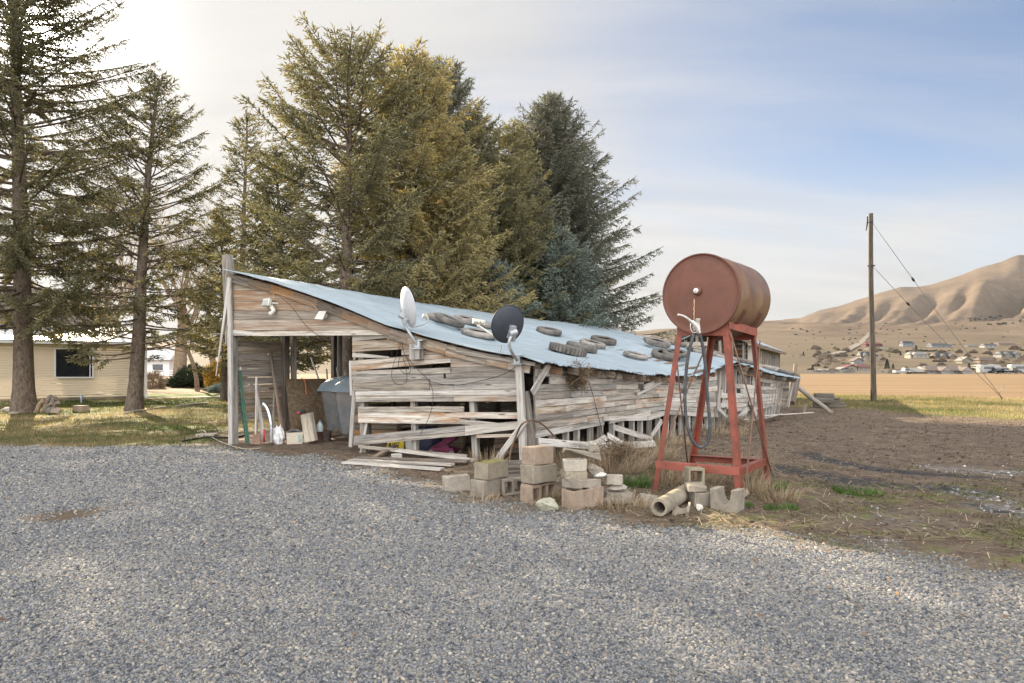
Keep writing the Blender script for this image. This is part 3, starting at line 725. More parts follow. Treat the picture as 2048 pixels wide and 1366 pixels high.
for r in range(NR):
    t = .004
    while t < .995:
        L_ = rr.uniform(.06, .16)
        te = min(.997, t+L_)
        if .997-te < .03: te = .997
        tgt = mbW if (r == 0 and t > .55) or (r < 3 and t > .85) else (mbL if rr.random() < .7 else mb)
        k = max(1, int((te-t)/.012)); run = None; segs = []
        for i in range(k):
            a = t+(te-t)*i/k; b = t+(te-t)*(i+1)/k; m_ = (a+b)/2
            zt = np.interp(m_, WT, WZ); zb = np.interp(m_, WBt, WBz)
            zc = zt-(zt-zb)*(r+.5)/NR
            if in_hole(m_, zc):
                run = None
            else:
                if run is None: run = [a, b]; segs.append(run)
                else: run[1] = b
        off = rr.uniform(.0, .014); tilt = rr.uniform(-.008, .008)
        for (a, b) in segs:
            if b-a < .010: continue
            b2 = b-.0006
            nseg = max(1, int((b2-a)/.05)); ta = a
            for i in range(nseg):
                tb = a+(b2-a)*(i+1)/nseg
                def zz_(t_, e):
                    zt = float(np.interp(t_, WT, WZ)); zb = float(np.interp(t_, WBt, WBz)); return zt-(zt-zb)*(r+e)/NR
                g0 = rr.uniform(.03, .10)
                tgt.quad(Sw(ta, zz_(ta, g0), off+tilt), Sw(ta, zz_(ta, .985), off), Sw(tb, zz_(tb, .985), off), Sw(tb, zz_(tb, g0), off+tilt), nS, .02); ta = tb
        t = te
mb.build('side_siding', M_WOOD, shed); mbL.build('side_siding', M_WOODL, shed); mbW.build('side_siding', M_WOODW, shed)
for i in range(36):
    t = .012+i*.0275; wv = random.uniform(-.003, .003)
    m_ = MB(); m_.beam(Sw(t+wv, -.02, -.06), Sw(t, float(np.interp(t, TE, ZE))-.08, -.06), .05, .10, nS); m_.build('stud', M_WOOD if i % 3 else M_WOODL, shed)
mb = MB()
for i in range(10):
    a, b = .005+i*.099, .102+i*.099
    za, zb = float(np.interp(a, TE, ZE))-.17, float(np.interp(b, TE, ZE))-.17
    if i in (0,): continue
    mb.quad(Sw(a, za+.06, -.015), Sw(a, za-.05, -.015), Sw(b, zb-.05, -.015), Sw(b, zb+.06, -.015), nS, .04)
mb.build('top_plate', M_WOODW, shed)
def sboard(name, a, b, w, mat, off=.07, th=.025):
    m_ = MB(); m_.beam(S(*a, off), S(*b, off), w, th, nS); m_.build(name, mat, shed)
sboard('brace', z5(515, 465), z5(340, 765), .10, M_WOODL, .13); sboard('loose_board', z5(1440, 780), z5(1786, 620), .05, M_WOODL, .10); sboard('loose_board', z5(1510, 710), z5(1786, 600), .11, M_WOODL, .07)
sboard('loose_board', z5(1090, 1035), z5(1560, 1030), .09, M_WOODL, .06); sboard('loose_board', z5(1550, 1035), z5(1786, 960), .09, M_WOODL, .07); sboard('loose_board', z5(1210, 1130), z5(1600, 1255), .10, M_WOODL, .18)
sboard('brace', z5(1590, 1225), z5(1700, 1060), .09, M_WOODL, .15); sboard('door_post', z6(778, 480), z6(745, 950), .16, M_WOOD, .0, .08); sboard('door_post', z6(830, 520), z6(815, 780), .10, M_WOOD, -.12, .06)
sboard('brace', z6(775, 870), z6(880, 985), .09, M_WOODL, .12); sboard('loose_board', z6(790, 737), z6(1130, 737), .12, M_WOODL, .05); sboard('loose_board', z6(785, 832), z6(880, 828), .11, M_WOODL, .05)
sboard('loose_board', z6(935, 970), z6(1045, 880), .13, M_WOODL, .15); sboard('loose_board', z6(1075, 800), z6(1135, 925), .15, M_WOODL, .1)
sboard('corner_post', z6(1540, 545), z6(1485, 810), .22, M_WOODD, -.10, .14); sboard('corner_post', z6(1500, 545), z6(1440, 855), .10, M_WOOD, .02, .06)
m_ = MB(); m_.beam(V(1588, 752, 23.0), V(1591, 728, 23.0), .1, .1); m_.build('roof_stub', M_WOODD, shed)
mp = MB(); p0, p1 = S(1592, 772, -.3), G(1664, 826)
mp.tube([p0.lerp(p1, i/6)+Vector((0, 0, .012*math.sin(i*1.7))) for i in range(7)], [.085, .08, .08, .075, .07, .07, .06], 10)
tag(mp.build('prop_pole', M_ROUND, None, loc=p1, smooth=True), 'long bare pole propped aslant against the far end of the shed', 'pole')
# --- second wooden building behind the far end of the shed
NB = Vector((9.30, 26.0, 0)); UB = Vector((.43, .90, 0)).normalized(); RB_ = Vector((UB.y, -UB.x, 0)); LB_ = 11.6; WB = 3.1
barn = T('plank_outbuilding', 'small open-framed wooden outbuilding with a tin roof behind the long shed', 'outbuilding', NB)
def BP(a, r, z): return NB+UB*a-RB_*r+Vector((0, 0, z))
ze_, zr_ = 2.36, 3.15
mb = MB()
for i in range(15): a_ = .1+i*(LB_-.2)/14; mb.beam(BP(a_, 0, -.1), BP(a_, 0, ze_), .12, .06, RB_)
for i in range(8): r_ = i*WB/7; mb.beam(BP(0, r_, -.1), BP(0, r_, ze_+(.62 if 1 < i < 6 else .25)), .11, .06, UB)
mb.beam(BP(0, 0, ze_-.08), BP(LB_, 0, ze_-.08), .10, .14); mb.build('wall_studs', M_WOOD, barn)
mb = MB()
for i in range(14):
    z = .05+i*.2; mb.quad(BP(.9, WB, z+.19), BP(.9, WB, z), BP(.9, .4, z), BP(.9, .4, z+.19), -UB, .02); mb.quad(BP(0, WB-.05, z+.19), BP(0, WB-.05, z), BP(LB_, WB-.05, z), BP(LB_, WB-.05, z+.19), RB_, .02)
mb.build('back_siding', M_WOODD, barn)
mb = MB()
for i in range(4): z = 1.85+i*.17; mb.quad(BP(-.06, WB, z+.16), BP(-.06, WB, z), BP(-.06, 1.75, z), BP(-.06, 1.75, z+.16), -UB, .02)
mb.quad(BP(-.06, .30, ze_), BP(-.06, .30, 0), BP(-.06, .02, 0), BP(-.06, .02, ze_), -UB, .025); mb.build('front_siding', M_WOODL, barn)
mb = MB(); o1, o2 = -.35, LB_+.35
mb.quad(BP(o1, WB/2, zr_), BP(o1, -.32, ze_-.02), BP(o2, -.32, ze_-.02), BP(o2, WB/2, zr_), Vector((RB_.x*.4, RB_.y*.4, .9)), .03)
mb.quad(BP(o2, WB/2, zr_+.002), BP(o2, WB+.32, ze_-.02), BP(o1, WB+.32, ze_-.02), BP(o1, WB/2, zr_+.002), Vector((-RB_.x*.4, -RB_.y*.4, .9)), .03); mb.build('roof', M_TIN, barn)
mb = MB(); mb.beam(BP(o1+.03, -.30, ze_-.10), BP(o2-.03, -.30, ze_-.10), .03, .12); mb.beam(BP(o1+.02, WB/2, zr_-.09), BP(o1+.02, -.3, ze_-.11), .03, .12); mb.build('fascia_board', M_WOODD, barn)
# ================================================================ tyres on the roof
def rubber():
    m, nt, b = newmat('weathered_rubber'); n = N(nt); p = n.obj(); f = n.noise(p, 5, 6, .7); r = n.orand()
    c = n.mix(n.ramp(f, [(.35, 0.0), (.65, 1.0)]), (.07, .066, .063), (.23, .205, .18))
    c = n.hsv(c, .5, .9, n.math('ADD', .65, n.math('MULTIPLY', r, .9))); n.l(c, b.inputs['Base Color']); b.inputs['Roughness'].default_value = .85
    n.bump(n.noise(n.map(p, (1, 1, 8)), 14, 3, .6), .4, .01, b); return m
M_RUB = rubber()
def tyre_mesh(name, R_=.32, w=.19, rim=.19, tread=False):
    mb = MB(); prof = [(-.30, rim), (-.46, rim+.02), (-.5, rim+.06), (-.47, R_-.045), (-.38, R_-.012), (-.2, R_), (.2, R_), (.38, R_-.012), (.47, R_-.045), (.5, rim+.06), (.46, rim+.02), (.30, rim), (.25, rim+.03), (.40, rim+.05), (.36, R_-.05), (0, R_-.03), (-.36, R_-.05), (-.40, rim+.05), (-.25, rim+.03), (-.30, rim)]
    mb.lathe((0, 0, 0), (0, 0, 1), [(a*w, r) for a, r in prof], 36, cap=False)
    if tread:
        for i in range(30):
            a = i*math.pi/15; c = Vector((math.cos(a), math.sin(a), 0)); mb.box(c*(R_+.004), (.03, .035, w*.8), Matrix.Rotation(a, 3, 'Z'))
    return mb
TY = [(881, 643, 0), (897, 653, 0), (936, 646, 0), (958, 651, 0), (957, 673, 0), (1097, 667, 0), (1134, 706, 1), (1162, 700, 0), (1184, 693, 0), (1206, 685, 0), (1270, 716, 0), (1306, 684, 0), (1313, 694, 0), (1331, 714, 0), (1349, 716, 0), (1357, 687, 0), (1392, 704, 0), (1404, 709, 0), (1436, 716, 0), (1458, 719, 0), (1488, 725, 0), (1544, 738, 0), (1572, 740, 0), (1425, 704, 0)]
WHERE = ['just right of the white dish feed arm', 'half under the leftmost tyre', 'behind the feed of the dark dish, upper one', 'between the dark dish and its feed', 'lowest one left of the dark dish', 'alone right of the dark dish high on the sheet', 'with chunky tread, lowest of a row of four', 'second from the eave in the row of four', 'third from the eave in the row of four', 'topmost in the row of four', 'alone near the eave right of the row of four', 'upper one of a leaning pair', 'lower one of a leaning pair', 'left of the tank stand, lower of an overlapping two', 'left of the tank stand, upper of an overlapping two', 'high on the sheet left of the tank stand', 'seen behind the hanging black hose', 'seen right of the hanging black hose', 'between the two front legs of the tank stand', 'beside the front leg of the tank stand', 'between front and back legs of the tank stand', 'near the far end of the roof', 'last one at the far end of the roof', 'highest one behind the tank stand']
ty0 = ty1 = None
for i, ((px, py_, tr), wh) in enumerate(zip(TY, WHERE)):
    s_, t_ = roof_at(px, py_+1); n_ = roof_n(s_, t_); p = roof_p(s_, t_)+n_*(.072+(.06 if i in (1, 12, 14) else 0))
    qz = n_.to_track_quat('Z', 'Y') @ Quaternion((0, 0, 1), random.uniform(0, 6)) @ Quaternion((1, 0, 0), random.uniform(-.07, .10))
    sc = random.uniform(.86, 1.06)*(1.05 if i == 6 else 1)
    if tr: o = tyre_mesh('tyre', .33, .22, .19, True).build('tyre', M_RUB, None, smooth=35)
    elif ty0 is None: o = ty0 = tyre_mesh('tyre').build('tyre', M_RUB, None, smooth=45)
    else: o = ty0.copy(); link(o); o.name = 'tyre'
    o.location = p; o.rotation_mode = 'QUATERNION'; o.rotation_quaternion = qz; o.scale = (sc*1.04, sc*1.04, sc*random.uniform(.6, .8))
    tag(o, 'old tyre on the metal roof, '+wh, 'tyre', 'tyres weighing down the shed roof')
# ================================================================ satellite dishes on the shed front
M_GALV = plain('galvanised_pipe', (.42, .45, .47), .45, .5, .15, 20)
M_DISHL = plain('pale_grey_dish', (.50, .51, .54), .5, 0, .06, 8); M_DISHD = plain('charcoal_dish', (.045, .052, .068), .5, 0, .15, 8)
M_PLAST = plain('off_white_plastic', (.66, .65, .58), .45, 0, .08, 9, dirt=(.35, .32, .26), dirt_amt=.2)
M_WIRE = plain('black_cable', (.02, .02, .022), .6, 0, .1)
M_WIREB = plain('brown_cable', (.16, .10, .06), .7, 0, .2); M_ROPE = plain('pale_cord', (.45, .39, .31), .8, 0, .2)
def dish(name, label, base, cpos, normal, ra, rb, roll, matd, feed, lnb, mast):
    t = T(name, label, 'satellite dish', base)
    n = Vector(normal).normalized(); a = Vector((0, 0, 1)); a = (a-n*a.dot(n)).normalized(); a = Quaternion(n, roll) @ a; c = n.cross(a)
    mb = MB(); rings = 9; seg = 40; b = 0
    for side, off in ((0, 0.0), (1, -.008)):
        for i in range(rings+1):
            k = i/rings
            for j in range(seg):
                w = 2*math.pi*j/seg; mb.v.append(Vector(cpos)+a*(ra*k*math.cos(w))+c*(rb*k*math.sin(w))+n*(.075*(k*k-1)+off))
    for side in (0, 1):
        o_ = side*(rings+1)*seg
        for i in range(rings):
            for j in range(seg):
                j2 = (j+1) % seg; f = (o_+i*seg+j, o_+(i+1)*seg+j, o_+(i+1)*seg+j2, o_+i*seg+j2); mb.face(f if side == 0 else f[::-1], [(0, 0)]*4)
    for j in range(seg):
        j2 = (j+1) % seg; e = rings*seg; o_ = (rings+1)*seg; mb.face((e+j, o_+e+j, o_+e+j2, e+j2), [(0, 0)]*4)
    rfl = mb.build('reflector', matd, t, smooth=True)
    rim = MB(); rim.tube([Vector(cpos)+a*(ra*math.cos(w*math.pi/20))+c*(rb*math.sin(w*math.pi/20))-n*.004 for w in range(41)], .009, 6); rim.build('rim', matd if matd == M_DISHD else M_DISHL, rfl, smooth=True)
    bp = Vector(cpos)-n*.09-a*ra*.35
    mb = MB(); mb.box(bp+n*.0, (.10, .09, .20), n.to_track_quat('X', 'Z').to_matrix()); mb.lathe(bp-n*.05, c, [(-.06, .045), (.06, .045)], 14); mb.box(bp-n*.03-a*.09, (.06, .05, .10), n.to_track_quat('X', 'Z').to_matrix()); mb.build('back_bracket', M_GALV, t, bevel=.006)
    mb = MB(); pts = [bp-n*.05, ]+[Vector(p) for p in mast]
    P = []
    for i in range(len(pts)-1):
        for k in range(5): P.append(pts[i].lerp(pts[i+1], k/5))
    P.append(pts[-1])
    for _ in range(2): P = [P[0]]+[(P[i-1]+P[i]*2+P[i+1])/4 for i in range(1, len(P)-1)]+[P[-1]]
    mb.tube(P, .024, 12); mb.build('mast', M_GALV, t, smooth=60)
    mb = MB(); e = pts[-1]; mb.box(e+nF*.0+Vector((0, 0, .03)), (.10, .06, .12), math.atan2(dF.y, dF.x)); mb.box(e+Vector((0, 0, .09))+dF*.03, (.15, .08, .022), math.atan2(dF.y, dF.x)); mb.box(e-Vector((0, 0, .045)), (.16, .1, .018), math.atan2(dF.y, dF.x)); mb.build('foot_bracket', M_GALV, t, bevel=.004)
    f0 = Vector(cpos)-a*ra*1.0-n*.02; f1 = Vector(feed)
    mb = MB(); mid = f0.lerp(f1, .6)-Vector((0, 0, .03)); mb.tube([f0, mid, f1], [.016, .016, .014], 8); mb.build('feed_arm', M_PLAST if matd == M_DISHD else M_GALV, t, smooth=60)
    if lnb == 3:
        mb = MB(); ax = Vector((.9, .25, -.12)).normalized(); mb.beam(f1-ax*.09+Vector((0, 0, .055)), f1+ax*.10+Vector((0, 0, .055)), .06, .075); mb.beam(f1-Vector((0, 0, .02)), f1+Vector((0, 0, .04)), .045, .05)
        h = mb.build('feed_horn', M_PLAST, t, bevel=.008)
        for i in (-1, 0, 1):
            mb = MB(); p = f1+ax*(.055*i)+Vector((0, 0, .055)); mb.lathe(p, Vector((.12, -1, .05)), [(.0, .024), (.05, .028), (.062, .022), (.068, .004)], 14); mb.build('receiver_cap', M_PLAST, h, smooth=40)
    else:
        mb = MB(); mb.tube([f1-Vector((.02, 0, .01)), f1+Vector((-.03, 0, .05)), f1+Vector((-.06, 0, .11))], [.022, .03, .018], 8); mb.lathe(f1+Vector((-.035, 0, .05)), Vector((-.8, -.3, .35)), [(0, .02), (.05, .02), (.055, .032), (.075, .032)], 12); mb.build('feed_horn', plain('weathered_feed', (.45, .42, .36), .7, 0, .3), t, smooth=40)
    return t
b1 = F(836, 692, .16)
dish('satellite_dish', 'pale grey satellite dish, taller and narrower seen, on a wood block', b1, V(817, 614, 11.0), (.86, .47, .20), .325, .30, 0.0, M_DISHL, V(858, 641, 11.25), 1, [V(812, 655, 11.0), V(824, 674, 11.0), b1])
b2 = F(1035, 722, .20)
dish('satellite_dish', 'dark charcoal satellite dish with three round white receiver caps', b2, V(1015, 648, 9.95), (-.50, .80, .32), .285, .265, -.35, M_DISHD, V(957, 651, 10.25), 3, [V(1017, 684, 9.85), V(1023, 704, 9.9), b2])
mb = MB(); mb.beam(F(833, 688, .10), F(833, 719, .10), .20, .14, nF); mb.build('mount_block', M_WOOD, shed, bevel=.006)
def cable(label, pts, r, mat, sm_=3, name='cable', cat='cable'):
    P = [Vector(p) for p in pts]
    for _ in range(sm_):
        Q = [P[0]]
        for i in range(len(P)-1): Q += [P[i].lerp(P[i+1], .25), P[i].lerp(P[i+1], .75)]
        P = Q+[pts[-1]]
    mb = MB(); mb.tube(P, r, 6); o = mb.build(name, mat, None, loc=P[len(P)//2], smooth=True); return tag(o, label, cat)
cable('thin black cable coiled in loops below the pale dish on the planks', [F(*z3(640, 40), .07), F(*z3(600, 120), .07), F(*z3(545, 260), .08), F(*z3(490, 440), .08), F(*z3(540, 540), .08), F(*z3(640, 530), .08), F(*z3(660, 440), .08), F(*z3(615, 260), .08), F(*z3(605, 240), .08), F(*z3(570, 290), .08), F(*z3(570, 370), .08), F(*z3(630, 430), .08), F(*z3(690, 420), .08), F(*z3(690, 350), .08), F(*z3(640, 260), .08), F(*z3(610, 180), .08), F(*z3(605, 80), .08), F(*z3(625, 50), .08)], .0045, M_WIRE)
cable('long black cable hanging down the planks from the loops below the pale dish', [F(*z3(640, 250), .09), F(*z3(740, 370), .09), F(*z3(870, 490), .09), F(*z3(910, 600), .09), F(*z3(905, 740), .09), F(*z3(860, 880), .1), F(*z3(780, 1020), .12)], .005, M_WIRE)
cable('black cable swagging across the planks to the foot of the dark dish', [F(*z3(880, 500), .09), F(*z3(1000, 535), .09), F(*z3(1180, 540), .09), F(*z3(1400, 490), .09), F(*z3(1620, 430), .09), F(*z3(1710, 360), .18)], .005, M_WIRE)
cable('pale lead hanging from the dark dish to the plank wall', [V(1003, 690, 9.85), F(*z3(1570, 200), .1), F(*z3(1540, 280), .08), F(*z3(1480, 340), .08)], .004, M_ROPE)
cable('thin black wire running down the gable boards from the fascia', [F(*z1(800, 570), .11), F(*z1(890, 640), .06), F(*z1(960, 740), .06), F(*z1(1050, 860), .06), F(*z1(1160, 935), .08)], .0045, M_WIRE)
cable('black wire hanging down the side wall below the dry weed clump', [S(*z5(920, 620), .12), S(*z5(965, 740), .06), S(*z5(1020, 960), .06), S(*z5(1070, 1150), .06), S(*z5(1100, 1360), .1)], .005, M_WIRE)
cable('bent brown hose arching over the foot of the shed corner post', [F(*z3(1650, 1320), .4), F(*z3(1660, 1180), .34), F(*z3(1730, 1000), .3), S(*z5(230, 1080), .28), S(*z5(340, 1045), .2), S(*z5(450, 1090), .18), S(*z5(560, 1210), .16), S(*z5(640, 1290), .15)], .013, M_WIREB)
# --- security light and small solar panel on the gable
t = T('security_light', 'cream flood lamp with motion sensor on the gable boards', 'flood light', F(540, 615))
fl = F(534, 605, .10); rot = math.atan2(dF.y, dF.x)
mb = MB(); mb.box(fl, (.20, .07, .14), Matrix.Rotation(rot-.15, 3, 'Z') @ Matrix.Rotation(-.25, 3, 'X')); mb.build('lamp_head', M_PLAST, t, bevel=.012)
M_LENS = plain('lamp_lens', (.42, .44, .42), .15, 0, .1)
mb = MB(); mb.box(fl+nF*.037+Vector((-.006, 0, .0)), (.15, .012, .10), Matrix.Rotation(rot-.15, 3, 'Z') @ Matrix.Rotation(-.25, 3, 'X')); mb.build('lens', M_LENS, t, bevel=.004)
mb = MB(); mb.tube([fl+Vector((.06, .02, -.04)), F(545, 616, .06), F(548, 622, .07), F(543, 626, .10)], [.035, .045, .04, .035], 10); mb.lathe(F(543, 626, .10), nF+Vector((0, 0, -.5)), [(-.02, .035), (.03, .04), (.05, .03), (.06, .01)], 14); mb.tube([F(545, 606, .08), F(557, 607, .08)], .012, 8); mb.build('motion_sensor', M_PLAST, t, smooth=40)
t = T('solar_panel', 'small tilted cream solar panel beside the rake of the gable', 'solar panel', F(642, 630))
mb = MB(); mb.quad(F(638, 622, .14), F(628, 638, .18), F(645, 639, .18), F(652, 622, .14), nF, .02); mb.build('panel', M_PLAST, t, bevel=.003)
mb = MB(); mb.lathe(F(651, 631, .02), nF, [(0, .05), (.05, .045), (.07, .03), (.13, .022)], 14); mb.build('bracket', M_PLAST, t, smooth=40)
cable('thin grey lead along the fascia to the solar panel', [F(547, 600, .11), F(547, 582, .11), F(575, 594, .12), F(618, 602, .12), F(636, 620, .12)], .004, M_ROPE)
# ================================================================ fuel tank on its red stand
def paint_mat(name, col, rust, amt, scale=4, rough=.5):
    m, nt, b = newmat(name); n = N(nt); p = n.obj()
    f = n.noise(p, scale, 7, .68, .3); g = n.noise(p, scale*6, 5, .7); big = n.noise(p, scale*.28, 4, .6)
    c = n.mix(n.ramp(big, [(.35, 0.0), (.65, 1.0)]), tuple(x*.82 for x in col), tuple(min(1, x*1.15) for x in col))
    c = n.mix(n.ramp(n.math('ADD', n.math('MULTIPLY', f, .7), n.math('MULTIPLY', g, .3)), [(.62-amt*.3, 0.0), (.72-amt*.15, .8)]), c, rust)
    c = n.mix(n.ramp(g, [(.62, 0.0), (.74, .35)]), c, tuple(min(1, x*1.8) for x in col))
    n.l(c, b.inputs['Base Color']); b.inputs['Roughness'].default_value = rough; n.bump(g, .15, .005, b); return m
M_TANK = paint_mat('faded_oxide_paint', (.160, .060, .036), (.085, .034, .025), .6, 2.4, .6)
def tank_side():
    m, nt, b = newmat('rusty_tank_side'); n = N(nt); p = n.obj()
    f = n.noise(p, 2.2, 6, .65, .4); st = n.noise(n.map(p, (7, 7, 1.0)), 1.6, 5, .7); g = n.noise(p, 22, 4, .7)
    c = n.ramp(f, [(.3, (.12, .06, .042)), (.5, (.19, .105, .062)), (.68, (.235, .155, .085))])
    c = n.mix(n.ramp(st, [(.52, 0.0), (.70, .55)]), c, (.10, .055, .038)); c = n.mix(n.ramp(g, [(.6, 0.0), (.75, .35)]), c, (.32, .22, .13))
    n.l(c, b.inputs['Base Color']); b.inputs['Roughness'].default_value = .45; b.inputs['Metallic'].default_value = .1; n.bump(g, .12, .004, b); return m
M_TANKS = tank_side()
M_RED = paint_mat('red_stand_paint', (.29, .064, .036), (.12, .042, .027), .85, 7, .55); M_REDP = paint_mat('pinkish_red_paint', (.33, .092, .062), (.15, .05, .034), .55, 7, .55)
TU = Vector((.612, .790, 0)).normalized(); TW = Vector((TU.y, -TU.x, 0)); TC = Vector((2.53, 8.38, 0))
fc = TC-TU*.563+Vector((0, 0, 2.325)); RT = .468; LT = 1.12
tank = T('fuel_tank', 'rusty red cylindrical fuel tank resting on the red steel stand', 'fuel tank', (fc.x, fc.y, fc.z-RT))
mb = MB(); mb.lathe(fc, TU, [(0.012, RT-.004), (.02, RT), (.35, RT), (.36, RT+.0035), (.375, RT+.0035), (.385, RT), (LT*.68, RT), (LT*.69, RT+.0035), (LT*.70, RT), (LT-.02, RT), (LT-.012, RT-.004)], 72, cap=False); mb.build('drum_shell', M_TANKS, tank, smooth=35)
mb = MB(); mb.lathe(fc, TU, [(.05, RT-.012), (-.012, RT-.012), (-.012, RT), (.014, RT+.002), (.03, RT+.001)], 72, cap=False); mb.lathe(fc, TU, [(-.012, RT-.010), (.004, RT-.02), (.012, RT-.045), (.002, RT-.09), (-.006, RT*.55), (-.008, .02), (-.008, 0)], 72, cap=False); mb.build('front_head', M_TANK, tank, smooth=35)
mb = MB(); mb.lathe(fc, TU, [(LT-.012, RT-.004), (LT, RT-.01), (LT+.02, RT*.6), (LT+.025, 0)], 72, cap=False); mb.build('back_head', M_TANKS, tank, smooth=35)
gp = fc-TU*.008+Vector((0, 0, .03))+TW*(-.02)
mb = MB(); mb.lathe(gp, -TU, [(0, .05), (.03, .048), (.045, .03)], 18); mb.build('bung_collar', M_TANK, tank, smooth=40)
mb = MB(); mb.lathe(gp-TU*.04, -TU, [(0, .03), (.02, .032), (.032, .03), (.036, .012), (.05, .01), (.052, 0)], 10); mb.build('gauge_plug', plain('silver_plug', (.62, .62, .60), .35, .5, .2), tank, smooth=30)
mb = MB(); rs = random.Random(3); p = gp-TU*.002+TW*(-.045)-Vector((0, 0, .09))
pts = [p+Vector((0, 0, -.02*i))+TW*(rs.uniform(-.004, .004)-.0004*i) for i in range(13)]; mb.tube(pts, [.004+.003*math.sin(i*.9)**2 for i in range(13)], 6); mb.build('drip_stain', plain('dried_drip', (.62, .45, .30), .7, 0, .3), tank, smooth=True)
# saddle plates
mb = MB()
for sgn in (-1, 1):
    for k in (.28, .85):
        c_ = fc+TU*k-Vector((0, 0, 0)); 
        prev = None
        for i in range(7):
            a = (.55+.10*i)*sgn; q_ = c_+TW*(math.sin(a)*(RT+.006))-Vector((0, 0, math.cos(a)*(RT+.006)))
            if prev is not None: mb.beam(prev, q_, .10, .010, (q_-c_))
            prev = q_
mb.build('saddle_strap', M_TANK, tank)
stand = T('tank_stand', 'tall red angle-iron stand carrying the rusty fuel tank', 'stand', (2.45, 8.38, 0))
base = {'a': G(1304, 980), 'b': G(1484, 1000), 'c': G(1542, 971), 'd': Vector((2.40, 9.28, 0))}
zt = 1.93
topc = {'a': TC-TW*.29-TU*.50, 'b': TC+TW*.30-TU*.50, 'c': TC+TW*.29+TU*.50, 'd': TC-TW*.28+TU*.50}
topc = {k: Vector((v.x, v.y, zt)) for k, v in topc.items()}
sg = {'a': (-1, -1), 'b': (1, -1), 'c': (1, 1), 'd': (-1, 1)}
for k in 'abcd':
    sx, sy = sg[k]; b_, t_ = base[k]-Vector((0, 0, .05)), topc[k]+Vector((0, 0, .07 if k in 'ab' else 0))
    mb = MB(); w_ = .066; th = .009
    mb.beam(b_, t_, th, w_, TW); 
    mb2 = MB(); d_ = (t_-b_).normalized()
    o1 = -TW*sx*w_*.5+TU*0; mb.v, mb.f, mb.uv, mb.m = [], [], [], []
    mb.beam(b_-TW*sx*w_*.5, t_-TW*sx*w_*.5, w_, th, TU); mb.beam(b_-TU*sy*(w_*.5+th*.5), t_-TU*sy*(w_*.5+th*.5), th, w_, TU)
    mb.build('leg', M_RED, stand, bevel=.002)
def ang(name, p, q, w_, up, mat, flange):
    mb = MB(); p = Vector(p); q = Vector(q); up = Vector(up)
    mb.beam(p, q, .009, w_, up); mb.beam(p+up*(w_*.5-.0045)+Vector(flange)*(w_*.5), q+up*(w_*.5-.0045)+Vector(flange)*(w_*.5), w_-.01, .009, up)
    return mb.build(name, mat, stand, bevel=.002)
def at_leg(k, z): return base[k].lerp(topc[k], z/zt)
Z_ = Vector((0, 0, 1))
ang('front_rail', at_leg('a', 1.90)-TU*.012, at_leg('b', 1.88)-TU*.012, .10, Z_, M_RED, TU); ang('back_rail', at_leg('d', 1.86), at_leg('c', 1.86), .085, Z_, M_RED, -TU)
ang('side_rail', topc['b']+TW*.02+Vector((0, 0, .03)), topc['c']+TW*.02+Vector((0, 0, -.02)), .10, Z_, M_REDP, -TW); ang('side_rail', topc['a']-TW*.02+Vector((0, 0, .03)), topc['d']-TW*.02+Vector((0, 0, -.02)), .10, Z_, M_RED, TW)
ang('front_rail', at_leg('a', .30)-TU*.012, at_leg('b', .31)-TU*.012, .092, Z_, M_REDP, TU); ang('back_rail', at_leg('d', .25), at_leg('c', .28), .09, Z_, M_RED, -TU)
ang('side_rail', at_leg('b', .30), at_leg('c', .30), .08, Z_, M_RED, -TW)
M_ROD = plain('rusty_rod', (.20, .12, .085), .7, .2, .3)
def rod(p, q):
    mb = MB(); mb.tube([p, q], .0095, 8); mb.build('brace_rod', M_ROD, stand, smooth=True)
rod(at_leg('b', 1.86)+TW*.03, at_leg('c', .12)+TW*.03); rod(at_leg('c', 1.80)+TW*.045, at_leg('b', .12)+TW*.045); rod(at_leg('a', 1.80)-TW*.03, at_leg('d', .12)-TW*.03); rod(at_leg('d', 1.75)-TW*.045, at_leg('a', .15)-TW*.045)
# hose with nozzle
M_HOSE = plain('black_fuel_hose', (.045, .05, .058), .5, 0, .3, 18, dirt=(.13, .12, .11), dirt_amt=.3)
M_NOZ = plain('worn_alloy', (.52, .51, .48), .42, .5, .2, 30)
hd = 7.68
def HP(px, py, d=0.0): return V(px, py, hd+d)
def smooth_pts(P, it=3):
    P = [Vector(p) for p in P]; last = P[-1]
    for _ in range(it):
        Q = [P[0]]
        for i in range(len(P)-1): Q += [P[i].lerp(P[i+1], .25), P[i].lerp(P[i+1], .75)]
        P = Q+[last]
    return P
hose = T('fuel_hose', 'black fuel hose with a metal nozzle looped down from the tank', 'fuel hose', HP(1400, 890))
mb = MB(); mb.tube(smooth_pts([HP(1398, 664), HP(1406, 690), HP(1412, 740), HP(1415, 800), HP(1421, 850), HP(1417, 885), HP(1402, 897), HP(1384, 885), HP(1373, 845), HP(1369, 800), HP(1372, 740), HP(1378, 700), HP(1388, 668), HP(1391, 655, .12)]), .0185, 12); mb.build('hose_tube', M_HOSE, hose, smooth=True)
mb = MB(); mb.tube(smooth_pts([HP(1356, 629, -.02), HP(1368, 632, -.02), HP(1380, 641, -.01), HP(1388, 648)], 2), [float(x) for x in np.linspace(.0105, .02, 16)], 10); mb.tube([HP(1384, 642), HP(1391, 650), HP(1394, 657), HP(1399, 666)], [.02, .032, .026, .021], 12)
nz = mb.build('nozzle', M_NOZ, hose, smooth=45)
mb = MB(); mb.tube(smooth_pts([HP(1382, 645), HP(1380, 655), HP(1385, 666), HP(1394, 664), HP(1398, 660)], 2), .006, 6); mb.tube(smooth_pts([HP(1387, 648), HP(1386, 656), HP(1390, 661)], 2), .005, 6); mb.build('trigger_guard', M_NOZ, nz, smooth=True)
